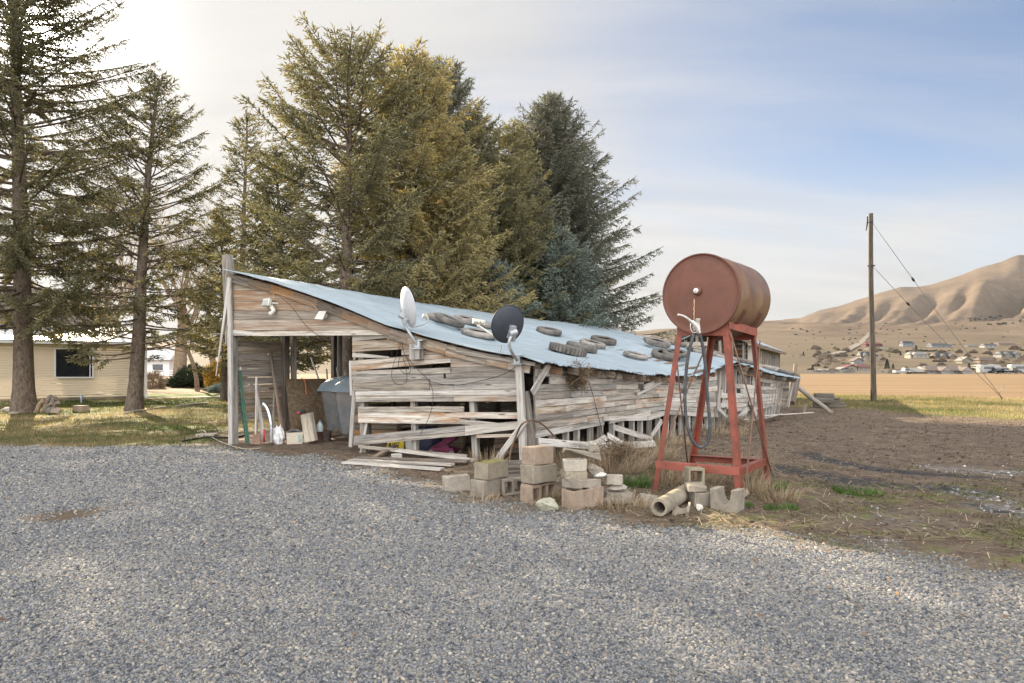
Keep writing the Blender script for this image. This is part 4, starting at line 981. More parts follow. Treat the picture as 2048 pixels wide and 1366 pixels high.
mb = MB(); mb.lathe(HP(1396, 643), Z_, [(-.03, .018), (0, .02), (.01, .027), (.03, .027), (.035, .015)], 12); mb.tube([HP(1396, 645), HP(1398, 660)], .018, 10); mb.build('swivel', M_NOZ, hose, smooth=40)
# ================================================================ concrete blocks, rubble, pipe
def concrete(name, col, moss=0.0):
    m, nt, b = newmat(name); n = N(nt); p = n.obj(); f = n.noise(p, 7, 7, .7); g = n.noise(p, 90, 3, .8); r = n.orand()
    c = n.ramp(f, [(.28, tuple(x*.62 for x in col)), (.5, col), (.72, tuple(min(1, x*1.22) for x in col))])
    c = n.mix(n.ramp(g, [(.36, .6), (.46, 0.0)]), c, tuple(x*.42 for x in col)); c = n.mix(n.ramp(g, [(.60, 0.0), (.68, .4)]), c, tuple(min(1, x*1.5) for x in col))
    if moss:
        gm = n.n('ShaderNodeNewGeometry'); sz = n.n('ShaderNodeSeparateXYZ'); n.l(gm.outputs['Normal'], sz.inputs[0])
        po = n.n('ShaderNodeSeparateXYZ'); n.l(n.obj(), po.inputs[0])
        k = n.math('ADD', n.math('MULTIPLY', sz.outputs[2], .5), n.math('MULTIPLY', n.math('SUBTRACT', po.outputs[2], .16), 5.0))
        k = n.math('ADD', k, n.math('MULTIPLY', n.math('SUBTRACT', f, .5), 1.6)); c = n.mix(n.ramp(k, [(.12, 0.0), (.5, moss)]), c, n.mix(g, (.10, .10, .02), (.28, .25, .04)))
    n.l(c, b.inputs['Base Color']); b.inputs['Roughness'].default_value = .93; b.inputs['Specular IOR Level'].default_value = .15
    n.bump(n.math('ADD', n.math('MULTIPLY', g, .6), f), .55, .008, b); return m
M_CON = concrete('grey_concrete', (.29, .255, .21)); M_CONP = concrete('pinkish_concrete', (.33, .255, .195)); M_CONL = concrete('pale_concrete', (.40, .36, .305)); M_CONM = concrete('mossy_concrete', (.30, .26, .20), .8); M_CONG = concrete('lichen_concrete', (.30, .262, .208), .15)
M_STONE = concrete('quarry_stone', (.38, .37, .29), .15); M_WHITE = concrete('white_stone', (.62, .59, .54))
def voxel(mb, xs, ys, zs, solid, M):
    b = len(mb.v); nx_, ny_, nz_ = len(xs), len(ys), len(zs); idx = {}
    def vid(i, j, k):
        if (i, j, k) not in idx: idx[(i, j, k)] = len(mb.v); mb.v.append(M @ Vector((xs[i], ys[j], zs[k])))
        return idx[(i, j, k)]
    def s_(i, j, k): return 0 <= i < nx_-1 and 0 <= j < ny_-1 and 0 <= k < nz_-1 and solid(i, j, k)
    for i in range(nx_-1):
        for j in range(ny_-1):
            for k in range(nz_-1):
                if not s_(i, j, k): continue
                for (d, f) in (((1, 0, 0), ((1, 0, 0), (1, 1, 0), (1, 1, 1), (1, 0, 1))), ((-1, 0, 0), ((0, 0, 0), (0, 0, 1), (0, 1, 1), (0, 1, 0))), ((0, 1, 0), ((0, 1, 0), (0, 1, 1), (1, 1, 1), (1, 1, 0))),
                               ((0, -1, 0), ((0, 0, 0), (1, 0, 0), (1, 0, 1), (0, 0, 1))), ((0, 0, 1), ((0, 0, 1), (1, 0, 1), (1, 1, 1), (0, 1, 1))), ((0, 0, -1), ((0, 0, 0), (0, 1, 0), (1, 1, 0), (1, 0, 0)))):
                    if not s_(i+d[0], j+d[1], k+d[2]): mb.face(tuple(vid(i+a, j+c, k+e) for a, c, e in f), [(0, 0), (.1, 0), (.1, .1), (0, .1)])
def block(label, loc, yaw, mat, L=.39, Wd=.19, Hh=.19, cores=2, tip=None, group='concrete blocks stacked in front of the shed', groove=False, name='concrete_block', cat='concrete block', wt=.032):
    """hollow block: the cores run along local z"""
    mb = MB(); xs = [0]; cw = (L-wt*(cores+1))/max(1, cores)
    for i in range(cores): xs += [xs[-1]+wt, xs[-1]+wt+cw]
    xs = [x-L/2 for x in xs+[L]]; ys = [-Wd/2, -Wd/2+wt, Wd/2-wt, Wd/2]
    if cores == 0: xs = [-L/2, 0, L/2]
    M = Matrix.Identity(4)
    if tip == 'side': M = Matrix.Translation((0, 0, Wd/2)) @ Matrix.Rotation(R(90), 4, 'X') @ Matrix.Translation((0, 0, -Hh/2))
    if tip == 'end': M = Matrix.Translation((0, 0, L/2)) @ Matrix.Rotation(R(90), 4, 'Y') @ Matrix.Translation((0, 0, -Hh/2))
    voxel(mb, xs, ys, [0, Hh], lambda i, j, k: not (cores and j == 1 and i % 2 == 1), M)
    o = mb.build(name, mat, None, bevel=.009, jitter=.0042); o.location = loc; o.rotation_euler = (random.uniform(-.03, .03), random.uniform(-.03, .03), yaw+random.uniform(-.08, .08))
    return tag(o, label, cat, group)
def G0(px, py): g = G(px, py); g.z = gz1(g.x, g.y)-.005; return g
YA = math.atan2(.77, .64)
p = G0(966, 996); s2 = p+Vector((.02, .12, 0))
block('square pale grey block with a slot, under the moss-topped block', s2, YA-.02, M_CON, .30, .20, .20, 0)
block('moss-topped block with hollow cores, upper of the leftmost pair', s2+Vector((.07, .06, .202)), YA, M_CONM, .40, .19, .19, 3)
block('whitish trough-like hollow block at the left end of the row', G0(916, 984)+Vector((-.03, .08, 0)), .42, M_CONL, .30, .15, .19, 1)
block('small grey block lying with two openings beside the leftmost pair', G0(1022, 992)+Vector((0, .13, 0)), YA-.55, M_CON, .28, .19, .19, 2, 'side')
p = G0(1078, 1004)+Vector((.0, .10, 0))
block('bottom block of the three-high column, showing three openings', p, YA-.12, M_CONP, .38, .21, .18, 3, 'side')
block('middle block of the three-high column, rough and greyish', p+Vector((0, .0, .215)), YA-.06, M_CONG, .36, .22, .195, 0)
block('top block of the three-high column, smooth and pinkish', p+Vector((-.012, .01, .412)), YA-.10, M_CONP, .30, .205, .195, 0)
p = G0(1168, 1018)+Vector((0, .12, 0))
block('large sandy block with cores, lowest in the rubble pile', p, YA-.25, M_CONP, .42, .20, .20, 3)
block('flat block with three slots lying on the large sandy block', p+Vector((-.01, .03, .202)), YA-.35, M_CON, .38, .20, .09, 3, None)
def rock(label, loc, size, seed, mat, name='concrete_chunk', cat='rubble', group='broken concrete heaped in front of the shed', yaw=0.0, box=False, tilt=(0, 0)):
    rs = random.Random(seed); bm = bmesh.new()
    for i in range(30 if not box else 22):
        if box:
            v = Vector((rs.choice((-1, 1))*rs.uniform(.75, 1), rs.choice((-1, 1))*rs.uniform(.75, 1), rs.choice((-1, 1))*rs.uniform(.85, 1)))
        else:
            v = Vector((rs.gauss(0, 1), rs.gauss(0, 1), rs.gauss(0, 1))).normalized()*rs.uniform(.75, 1)
        bm.verts.new((v.x*size[0]/2, v.y*size[1]/2, v.z*size[2]/2))
    r = bmesh.ops.convex_hull(bm, input=bm.verts); bmesh.ops.delete(bm, geom=[e for e in r['geom_interior'] if isinstance(e, bmesh.types.BMVert)], context='VERTS')
    bmesh.ops.triangulate(bm, faces=bm.faces); bmesh.ops.subdivide_edges(bm, edges=bm.edges, cuts=2, use_grid_fill=True)
    for v in bm.verts: v.co += Vector((rs.gauss(0, 1), rs.gauss(0, 1), rs.gauss(0, 1)))*min(size)*.018
    zmin = min(v.co.z for v in bm.verts)
    for v in bm.verts: v.co.z -= zmin
    me = bpy.data.meshes.new(name); bm.to_mesh(me); bm.free(); me.materials.append(mat); o = bpy.data.objects.new(name, me); link(o); o.location = loc; o.rotation_euler = (tilt[0], tilt[1], yaw)
    return tag(o, label, cat, group)
rock('mossy slab end on the flat slotted block', p+Vector((-.09, .03, .293)), (.26, .2, .08), 1, M_CONM, box=True, yaw=.2)
block('broken corner of a white-edged block perched on the rubble pile', p+Vector((-.08, .06, .372)), YA-.9, M_CONL, .24, .18, .12, 1)
rock('grey rounded chunk leaning at the top right of the rubble pile', p+Vector((.12, .10, .31)), (.22, .18, .14), 2, M_CON, tilt=(.2, .35))
rock('long flat concrete slab laid across the top of the rubble pile', p+Vector((.01, .14, .50)), (.42, .2, .065), 3, M_CON, box=True, yaw=.1, tilt=(0, .16))
rock('rough grey lump on the slab crowning the rubble pile', p+Vector((.13, .2, .545)), (.17, .15, .12), 4, M_CON)
rock('white pointed chip lying right of the rubble pile top', p+Vector((.19, .04, .295)), (.17, .1, .07), 5, M_WHITE, tilt=(0, -.2))
rock('pale broken brick right of the rubble pile, upper one', p+Vector((.36, .20, .20)), (.19, .14, .10), 6, M_CONL, box=True, yaw=-.2)
rock('white-tipped wedge right of the rubble pile under the pale brick', p+Vector((.40, .22, .12)), (.26, .15, .085), 7, M_CONL, yaw=.2)
rock('grey wedge at the ground right of the rubble pile', p+Vector((.40, .20, .0)), (.30, .2, .12), 8, M_CON, box=True, yaw=.3)
rock('small dark stone between the wedge and the large sandy block', p+Vector((.27, .12, 0)), (.11, .1, .08), 9, M_CON)
rock('greenish angular boulder standing alone before the three-high column', G0(1092, 1024)+Vector((0, .1, -.01)), (.30, .22, .20), 12, M_STONE, name='boulder', cat='rock', yaw=-.1)
mb = MB(); q_ = G0(1036, 975)+Vector((0, .5, 0)); mb.beam(q_+Vector((-.16, 0, .12)), q_+Vector((.16, .1, .12)), .16, .24); tag(mb.build('wooden_box', M_WOODD, None, loc=q_, bevel=.01), 'dark wooden box behind the gap between the block stacks', 'box')
# drain pipe
a = G(1318, 1034); a.z = .09; b_ = G(1372, 1000); b_.z = .09; ax = (b_-a).normalized(); Lp = (b_-a).length+.06
mb = MB(); mb.lathe(a, ax, [(.02, .055), (-.0, .060), (-.0, .083), (.05, .085), (.07, .09), (.13, .09), (.14, .086), (Lp*.5, .086), (Lp*.51, .088), (Lp*.53, .086), (Lp, .086), (Lp, .06), (.02, .055)], 36, cap=False)
tag(mb.build('drain_pipe', M_CONG, None, loc=(a.x, a.y, 0), smooth=35), 'grey concrete drain pipe lying with its open end towards the driveway', 'pipe')
def arc_piece(label, loc, r0, r1, a0, a1, L, rot, mat, name='pipe_fragment', cat='pipe piece'):
    mb = MB(); k = 10
    for x in (-L/2, L/2):
        for i in range(k+1):
            w = a0+(a1-a0)*i/k; rag = random.uniform(-.015, .015) if x > 0 else 0
            mb.v.append(Vector((x+rag, math.cos(w)*r1, math.sin(w)*r1))); mb.v.append(Vector((x+rag, math.cos(w)*r0, math.sin(w)*r0)))
    n2 = (k+1)*2; U = [(0, 0), (.1, 0), (.1, .1), (0, .1)]
    for i in range(k):
        a_ = i*2; mb.face((a_, a_+2, n2+a_+2, n2+a_), U); mb.face((a_+1, n2+a_+1, n2+a_+3, a_+3), U); mb.face((a_, a_+1, a_+3, a_+2), U); mb.face((n2+a_, n2+a_+2, n2+a_+3, n2+a_+1), U)
    mb.face((0, n2, n2+1, 1), U); mb.face((k*2, k*2+1, n2+k*2+1, n2+k*2), U)
    o = mb.build(name, mat, None, smooth=35); o.location = loc; o.rotation_euler = rot; return tag(o, label, cat)
arc_piece('curved broken shard propped against the drain pipe', G0(1366, 1030)+Vector((0, .07, .07)), .062, .085, R(150), R(330), .20, (.3, -.35, 1.2), M_CONG)
rock('flat grey shard left behind the drain pipe mouth', G0(1306, 1014)+Vector((0, .2, 0)), (.2, .18, .09), 21, M_CON, box=True, tilt=(.2, .1))
rock('small white rock right of the curved shard', G0(1400, 1022)+Vector((0, .05, 0)), (.10, .09, .085), 22, M_WHITE, name='rock', cat='rock', group=None)
p = G0(1404, 1014)+Vector((0, .12, 0))
block('short grey block under a thin slab beside the trough block', p, YA+.75, M_CON, .21, .18, .15, 0, group='concrete blocks by the drain pipe')
block('thin slab block lying on the short grey block beside the trough', p+Vector((-.03, .02, .152)), YA+.7, M_CONG, .23, .19, .065, 0, group='concrete blocks by the drain pipe')
block('hollow block on end behind the thin slab below the tank stand', p+Vector((.06, .42, .0)), YA+.75, M_CONG, .34, .19, .17, 2, 'end', group='concrete blocks by the drain pipe')
# u-shaped trough block
t_ = G0(1452, 1023); mb = MB(); w2, hh2 = .135, .225; k = 12
out = [(-w2, 0), (w2, 0), (w2+.01, hh2), (.075, hh2)]+[(.075*math.cos(i*math.pi/k), hh2-.03-.125*math.sin(i*math.pi/k)) for i in range(k+1)]+[(-.075, hh2), (-w2-.01, hh2)]
ax = Vector((.63, .775, 0)); wx_ = Vector((.80, -.60, 0)).normalized(); b0 = t_+Vector((0, .08, 0))
ring = [b0+wx_*x+Vector((0, 0, z)) for x, z in out]; bidx = len(mb.v); n_ = len(ring); mb.v += ring+[p_+ax*.21 for p_ in ring]
U = [(0, 0)]*4
for i in range(n_): j = (i+1) % n_; mb.face((i, j, n_+j, n_+i), U)
L_i = list(range(n_)); bmt = None
half = k//2
def trough_cap(o_, rev):
    A_ = [0, 1, 2, 3]+list(range(4, 4+half+1)); B_ = [0]+list(range(4+half, 4+k+1))+[4+k+1, 4+k+2]
    for q in (A_, B_): f = tuple(o_+i for i in q); mb.face(f[::-1] if rev else f, [(0, 0)]*len(f))
trough_cap(0, False); trough_cap(n_, True)
tag(mb.build('trough_block', M_CON, None, loc=b0, smooth=35), 'grey concrete block with a rounded U-shaped groove by the front stand leg', 'trough block')
rock('small flat stone tucked behind the trough block at the stand leg', G0(1484, 1000)+Vector((.05, .1, 0)), (.14, .12, .14), 23, M_CONP, name='rock', cat='rock', group=None)
# ================================================================ things in and around the shed opening
def lean(name, label, cat, p, q, w, th, mat, up=None, taper=1.0, group=None):
    p = Vector(p); q = Vector(q); mb = MB(); mb.beam(p, q, w, th, up or nF, taper=taper); return tag(mb.build(name, mat, None, loc=p), label, cat, group)
M_GREEN = plain('green_post_paint', (.085, .17, .125), .55, .2, .3, 9); M_WTIP = plain('white_tip', (.7, .7, .68), .5)
for lb, a_, b_, tip in (('green steel fence post with a white tip leaning by the shed corner', V(498, 888, 13.05), V(480, 741, 13.35), True), ('plain green steel fence post leaning left of the white-tipped one', V(495, 886, 13.2), V(474, 744, 13.5), False), ('third green steel post, leaning between its two neighbours', V(497, 884, 13.3), V(477, 752, 13.42), False)):
    t = T('fence_post', lb, 'fence post', a_, 'green steel posts leaning in the shed')
    mb = MB(); d_ = (b_-a_).normalized(); mb.beam(a_, b_, .055, .008, nF); mb.beam(a_+nF*.022, b_+nF*.022, .008, .04, nF)
    for i in range(22): mb.box(a_.lerp(b_, .05+i*.042)+nF*.045, (.02, .012, .02))
    mb.build('shaft', M_GREEN, t)
    if tip:
        mb = MB(); mb.beam(b_, b_+d_*.12, .058, .03, nF); mb.build('tip', M_WTIP, t)
lean('plank', 'narrow bleached lath standing in front of the wider leaning plank', 'plank', V(511, 879, 13.1), V(513, 755, 13.35), .035, .02, M_WOODL)
lean('plank', 'wide pale plank tapering upwards, leaning in the shed opening', 'plank', V(528, 882, 13.2), V(512, 768, 13.5), .11, .025, M_WOODL, taper=.6)
lean('plank', 'pale upright plank behind the dark leaning rail in the opening', 'plank', V(545, 868, 13.9), V(546, 752, 14.0), .07, .03, M_WOODL)
lean('rail', 'long dark weathered rail leaning across the shed opening', 'rail', V(567, 882, 13.1), V(541, 705, 13.9), .05, .04, M_WOODD)
mb = MB(); mb.tube([V(528, 884, 13.0), V(528.5, 859, 13.0)], .022, 8); tag(mb.build('red_rod', plain('red_rod', (.42, .04, .05), .5), None, loc=V(528, 884, 13.0), smooth=True), 'short red rod standing at the foot of the wide plank', 'rod')
mb = MB(); mb.tube(smooth_pts([V(527, 807, 13.1), V(535, 815, 13.05), V(541, 835, 13.0), V(543, 862, 13.0), V(543, 886, 13.0)], 2), .038, 10); tag(mb.build('bent_pipe', plain('chromed_pipe', (.55, .56, .60), .25, .9, .2), None, loc=V(543, 886, 13.0), smooth=True), 'curved shiny metal pipe standing in the shed opening', 'pipe')
rs = random.Random(9); bm = bmesh.new(); bmesh.ops.create_icosphere(bm, subdivisions=4, radius=1)
for v in bm.verts:
    q = v.co*3; k_ = math.sin(q.x*2.1+q.z)*math.cos(q.y*2.7+1)*.18+rs.gauss(0, .05); v.co = Vector((v.co.x*.11, v.co.y*.10, v.co.z*.17+.15))*(1+k_)
me = bpy.data.meshes.new('foam_lump'); bm.to_mesh(me); bm.free(); me.materials.append(plain('white_foam', (.74, .74, .74), .8, 0, .25, 14, dirt=(.2, .17, .14), dirt_amt=.25)); o = bpy.data.objects.new('foam_lump', me); link(o); o.location = G(557, 889); tag(o, 'ragged white foam lump left of the cream tub', 'foam')
# shovel
t = T('shovel', 'rusty shovel with its blade on the dirt by the shed corner', 'shovel', V(511, 888, 13.05)); mb = MB()
mb.tube([V(513, 868, 13.15), V(519, 770, 13.6)], .017, 8); mb.build('handle', M_WOOD, t, smooth=True)
mb = MB(); mb.quad(V(506, 866, 13.12), V(503, 888, 13.0), V(520, 889, 13.0), V(521, 867, 13.12), nF, .012); mb.build('blade', M_ROD, t, bevel=.01)
# tub
t = T('plastic_tub', 'square cream plastic tub with a teal smear, full of oddments', 'tub', V(590, 890, 13.0)); M_CREAM = plain('cream_plastic', (.60, .53, .43), .55, 0, .12, 10, dirt=(.33, .27, .2), dirt_amt=.15)
ctr = G(589, 887); mb = MB(); wA, hA = .155, .225
for (z0, z1, k0, k1) in ((0, hA, .92, 1.0),):
    ring0 = [Vector((sx*wA*k0, sy*wA*k0, z0)) for sx, sy in ((-1, -1), (1, -1), (1, 1), (-1, 1))]; ring1 = [Vector((sx*wA*k1, sy*wA*k1, z1)) for sx, sy in ((-1, -1), (1, -1), (1, 1), (-1, 1))]; ring2 = [Vector((sx*wA*.93, sy*wA*.93, z1)) for sx, sy in ((-1, -1), (1, -1), (1, 1), (-1, 1))]; ring3 = [Vector((sx*wA*.85, sy*wA*.85, .05)) for sx, sy in ((-1, -1), (1, -1), (1, 1), (-1, 1))]
    RZ = Matrix.Rotation(.35, 3, 'Z')
    mb.v += [ctr+RZ @ v for v in ring0+ring1+ring2+ring3]
    for i in range(4):
        j = (i+1) % 4
        for a_ in (0, 4, 8): mb.face((a_+i, a_+j, a_+4+j, a_+4+i), U)
    mb.face((3, 2, 1, 0), U); mb.face((12, 13, 14, 15), U)
tub = mb.build('tub_body', M_CREAM, t, bevel=.015)
mb = MB(); q = ctr+RZ @ Vector((.03, -wA*.975, .12)); mb.box(q+RZ @ Vector((.05, 0, -.01)), (.045, .006, .14), RZ); mb.build('paint_smear', plain('teal_smear', (.28, .46, .44), .6), t)
mb = MB(); mb.tube(smooth_pts([ctr+Vector((-.12, -.02, .22)), ctr+Vector((0, -.03, .275)), ctr+Vector((.13, .02, .225))], 2), .03, 8); mb.tube(smooth_pts([ctr+Vector((-.1, .06, .21)), ctr+Vector((.02, .05, .25)), ctr+Vector((.1, .08, .21))], 2), .022, 8); o = mb.build('rag_bundle', plain('dark_rags', (.12, .12, .12), .8, 0, .7, 12), None, loc=ctr+Vector((0, 0, .2)), smooth=True); tag(o, 'dark rags heaped in the cream tub', 'rags')
mb = MB(); mb.quad(V(600, 829, 13.35), V(609, 884, 13.05), V(629, 882, 13.05), V(620, 825, 13.35), nF, .10); tag(mb.build('log_slab', wood('split_log', dark=(.20, .15, .10), mid=(.46, .37, .26), light=(.60, .50, .37), warm_amt=.2), None, loc=V(617, 884, 13.05), bevel=.012, jitter=.008), 'split pale log slab leaning before the plywood sheet', 'log')
mb = MB(); mb.tube(smooth_pts([V(597, 826, 13.2), V(602, 822, 13.2), V(612, 822, 13.25)], 2), .032, 8); gv = mb.build('glove', plain('dark_glove', (.035, .045, .05), .8), None, loc=V(604, 823, 13.2), smooth=True); tag(gv, 'dark glove with a red cuff lying on the log slab', 'glove')
mb = MB(); mb.tube([V(595, 827, 13.17), V(600, 825, 13.18)], .03, 8); mb.build('cuff', plain('red_cuff', (.45, .05, .07), .7), gv, smooth=True)
def plywood():
    m, nt, b = newmat('old_plywood'); n = N(nt); p = n.uv(); x = n.noise(n.map(p, (1, 1, 1)), 2.2, 3, .5, .8)
    w = n.math('SINE', n.math('MULTIPLY', x, 55.0)); c = n.mix(n.ramp(w, [(.0, 0.0), (1.0, 1.0)]), (.17, .12, .075), (.25, .185, .12)); c = n.mix(n.ramp(n.noise(p, 5, 5, .7), [(.55, 0.0), (.7, .7)]), c, (.10, .075, .05))
    n.l(c, b.inputs['Base Color']); b.inputs['Roughness'].default_value = .85; return m
mb = MB(); mb.quad(V(570, 758, 13.75), V(582, 868, 13.45), V(652, 868, 14.25), V(650, 757, 14.55), nF, .018); tag(mb.build('plywood_sheet', plywood(), None, loc=V(580, 868, 13.9)), 'swirly brown plywood sheet leaning inside the shed opening', 'plywood')
cable('orange extension cord hanging over the plywood sheet', [V(603, 757, 14.0), V(610, 760, 13.95), V(612, 775, 13.9), V(612.5, 790, 13.85)], .012, plain('orange_cord', (.50, .15, .06), .6), 2, 'extension_cord', 'cord')
t = T('plastic_jug', 'pale bluish plastic jug standing on an upturned pot', 'jug', V(640, 864, 13.5)); c_ = V(640, 863, 13.5); mb = MB(); mb.lathe(c_, Z_, [(0, .065), (.01, .07), (.10, .07), (.15, .05), (.175, .024), (.19, .022)], 16); mb.build('jug_body', plain('milky_plastic', (.52, .60, .62), .35), t, smooth=40); mb = MB(); mb.lathe(c_+Z_*.188, Z_, [(0, .026), (.025, .026)], 12); mb.build('jug_cap', plain('blue_cap', (.2, .35, .45), .4), t, smooth=40)
for lb, px, mt_ in (('rusty brown pot beneath the plastic jug', 637, (.12, .06, .045)), ('dark brown pot right of the one under the jug', 653, (.085, .06, .05))):
    c_ = G(px, 884); mb = MB(); mb.lathe(c_, Z_, [(0, .085), (.19, .098), (.2, .105), (.225, .105), (.225, .09), (.05, .08), (.05, 0)], 20, cap=False); tag(mb.build('pot', plain('pot_'+lb[:5], mt_, .8, 0, .3), None, loc=c_, smooth=40), lb, 'pot', 'pots beside the wheeled bins')
for i, (a_, b_, lb) in enumerate((((648, 790), (622, 715), 'thin pale stick leaning behind the bins, leftmost one'), ((658, 800), (653, 738), 'second stick behind the bins, nearly upright'), ((683, 800), (674, 735), 'third stick behind the bins, thicker'), ((699, 800), (690, 742), 'last stick behind the bins, beside the plank wall'))):
    mb = MB(); mb.tube([V(a_[0]+(a_[0]-b_[0])*1.0, 862, 14.3), V(b_[0], b_[1], 14.6)], [.02, .018], 8); tag(mb.build('stick', M_WOODL, None, loc=V(a_[0], 862, 14.3), smooth=True), lb, 'stick', 'sticks leaning behind the bins')
# wheeled bins
M_BIN = plain('dusty_grey_bin', (.16, .165, .175), .6, 0, .2, 6, dirt=(.28, .235, .185), dirt_amt=.5); M_LID = plain('blue_grey_lid', (.20, .26, .30), .5, 0, .15, 6, dirt=(.34, .31, .27), dirt_amt=.15)
def bin_(label, px, d, yaw):
    o_ = V(px, 738, d); o_.z = .0; t = T('wheeled_bin', label, 'wheeled bin', o_, 'wheeled bins in the shed opening')
    Rz = Matrix.Rotation(yaw, 3, 'Z'); L_ = lambda x, y, z: o_+Rz @ Vector((x, y, z))
    mb = MB(); prof = [(.05, .20, .22), (.12, .21, .24), (.5, .235, .29), (.80, .255, .34), (.86, .26, .35), (.86, .285, .37), (.91, .285, .37)]
    for (z, a_, b_) in prof:
        n_ = 28
        for i in range(n_):
            w = 2*math.pi*i/n_; cx_, cy_ = math.cos(w), math.sin(w); e = .42; mb.v.append(L_(math.copysign(abs(cx_)**e, cx_)*a_, math.copysign(abs(cy_)**e, cy_)*b_, z+.10))
    for k in range(len(prof)-1):
        for i in range(28): j = (i+1) % 28; mb.face((k*28+i, k*28+j, (k+1)*28+j, (k+1)*28+i), U)
    mb.face(tuple(range(27, -1, -1)), [(0, 0)]*28); mb.build('bin_body', M_BIN, t, smooth=40)
    mb = MB(); nu, nv = 14, 13; P = {}
    for i in range(nu+1):
        for j in range(nv+1):
            u = i/nu*2-1; v = j/nv; x = u*.305; y = -.40+v*.80
            z = 1.012+.30*math.sqrt(max(0, 1-(1-v)**2.2))*(1-.12*u**4)+(.012 if abs(u) < .12 or abs(abs(u)-.75) < .09 else 0)*min(1, v*4)
            P[(i, j)] = len(mb.v); mb.v.append(L_(x, y, z))
    for i in range(nu):
        for j in range(nv): mb.face((P[i, j], P[i+1, j], P[i+1, j+1], P[i, j+1]), U)
    for i in range(nu+1):
        for j in (0,): mb.v.append(mb.v[P[i, j]]-Vector((0, 0, .045)))
    b_ = len(mb.v)-nu-1
    for i in range(nu): mb.face((b_+i, b_+i+1, P[i+1, 0], P[i, 0]), U)
    for side in (0, nu):
        b_ = len(mb.v)
        for j in range(nv+1): q = mb.v[P[side, j]]; mb.v.append(Vector((q.x, q.y, .99)))
        for j in range(nv): mb.face((b_+j, b_+j+1, P[side, j+1], P[side, j]) if side == 0 else (b_+j+1, b_+j, P[side, j], P[side, j+1]), U)
    mb.build('lid', M_LID, t, smooth=40)
    for sx in (-1, 1):
        mb = MB(); mb.lathe(L_(sx*.25, .24, .13), Rz @ Vector((sx, 0, 0)), [(0, .05), (0, .11), (.01, .13), (.05, .13), (.06, .11), (.06, .04)], 20); mb.build('wheel', M_RUB, t, smooth=40)
    mb = MB(); mb.tube([L_(-.24, .385, 1.02), L_(.24, .385, 1.02)], .017, 8); mb.build('handle', M_BIN, t, smooth=True)
bin_('grey wheeled bin with blue grey lid, left of the two', 677, 14.5, -1.42); bin_('dustier wheeled bin half hidden behind the plank wall, right of the two', 707, 13.9, -1.48)
# things under the front wall: sign, bucket, jack
t = T('floor_sign', 'yellow wet floor sign lying behind the broken boards', 'sign', F(792, 905, -.5)); M_YEL = plain('yellow_plastic', (.62, .46, .03), .5, 0, .08); M_BLK = plain('black_print', (.015, .015, .015), .6)
s0 = [F(776, 882, -.45), F(768, 908, -.35), F(806, 909, -.35), F(808, 882, -.45)]; mb = MB(); mb.quad(*s0, nF, .02); mb.build('panel', M_YEL, t, bevel=.004)
def text(s, p, size, mat, parent, name, xdir, nrm):
    cu = bpy.data.curves.new(name, 'FONT'); cu.body = s; cu.size = size; cu.extrude = .001; cu.align_x = 'LEFT'; cu.materials.append(mat)
    o = bpy.data.objects.new(name, cu); x = Vector(xdir).normalized(); z = Vector(nrm).normalized(); y = z.cross(x)
    M = Matrix((x, y, z)).transposed().to_4x4(); M.translation = Vector(p)-org(parent); COL.objects.link(o)
    me = bpy.data.meshes.new_from_object(o.evaluated_get(bpy.context.evaluated_depsgraph_get())); me.name = name
    if not me.materials: me.materials.append(mat)
    bpy.data.objects.remove(o); o = bpy.data.objects.new(name, me); link(o, parent); o.matrix_local = M; return o
up_ = (s0[0]-s0[1]).normalized(); xr = (s0[2]-s0[1]).normalized(); nn = xr.cross(up_).normalized()
tp = s0[0]+xr*.11-up_*.08+nn*.004; text('WET', tp, .075, M_BLK, t, 'lettering', xr, nn); text('FLOOR', tp-up_*.065-xr*.02, .062, M_BLK, t, 'lettering', xr, nn)
mb = MB(); c_ = s0[0]+xr*.065-up_*.055+nn*.003; mb.prism([c_-up_*.035-xr*.035, c_-up_*.035+xr*.035, c_+up_*.03], nn*.002); mb.build('warning_mark', M_BLK, t)
def bucket(label, c_, r0, r1, h, mat):
    t = T('bucket', label, 'bucket', c_); mb = MB(); mb.lathe(c_, Z_, [(0, r0), (h*.85, r1*.98), (h*.86, r1*1.04), (h, r1*1.04), (h, r1*.94), (.03, r0*.9), (.03, 0)], 24, cap=False); mb.build('bucket_body', mat, t, smooth=40)
    mb = MB(); mb.tube(smooth_pts([c_+Vector((-r1, 0, h*.9)), c_+Vector((-r1*.9, -r1*.7, h*.55)), c_+Vector((r1*.9, -r1*.7, h*.55)), c_+Vector((r1, 0, h*.9))], 2), .005, 6); mb.build('bail', M_GALV, t, smooth=True)
def fg(px, off): p = F(px, 900, off); p.z = 0; return p
bucket('white plastic bucket behind the boards right of the yellow sign', fg(826, -.45), .12, .145, .30, plain('white_bucket', (.62, .62, .60), .45, 0, .1, 8, dirt=(.3, .27, .22), dirt_amt=.2))
M_MAG = plain('magenta_paint', (.11, .012, .045), .45, .1, .25); t = T('floor_jack', 'dark magenta trolley jack behind the low boards', 'floor jack', fg(890, -.4)); c_ = fg(890, -.4)
mb = MB(); mb.beam(F(862, 902, -.45), F(912, 872, -.45), .10, .08, nF); mb.build('lift_arm', M_MAG, t, bevel=.006); mb = MB(); mb.beam(c_-dF*.22+Z_*.10, c_+dF*.22+Z_*.10, .20, .07); mb.beam(F(880, 905, -.35), F(900, 898, -.35), .05, .16, Z_); mb.build('chassis', M_MAG, t, bevel=.006)
for sx in (-.2, .2):
    for sy in (-.11, .11): mb = MB(); mb.lathe(c_+dF*sx+nF*sy+Z_*.05, nF, [(-.02, .05), (.02, .05)], 14); mb.build('wheel', M_RUB, t, smooth=40)
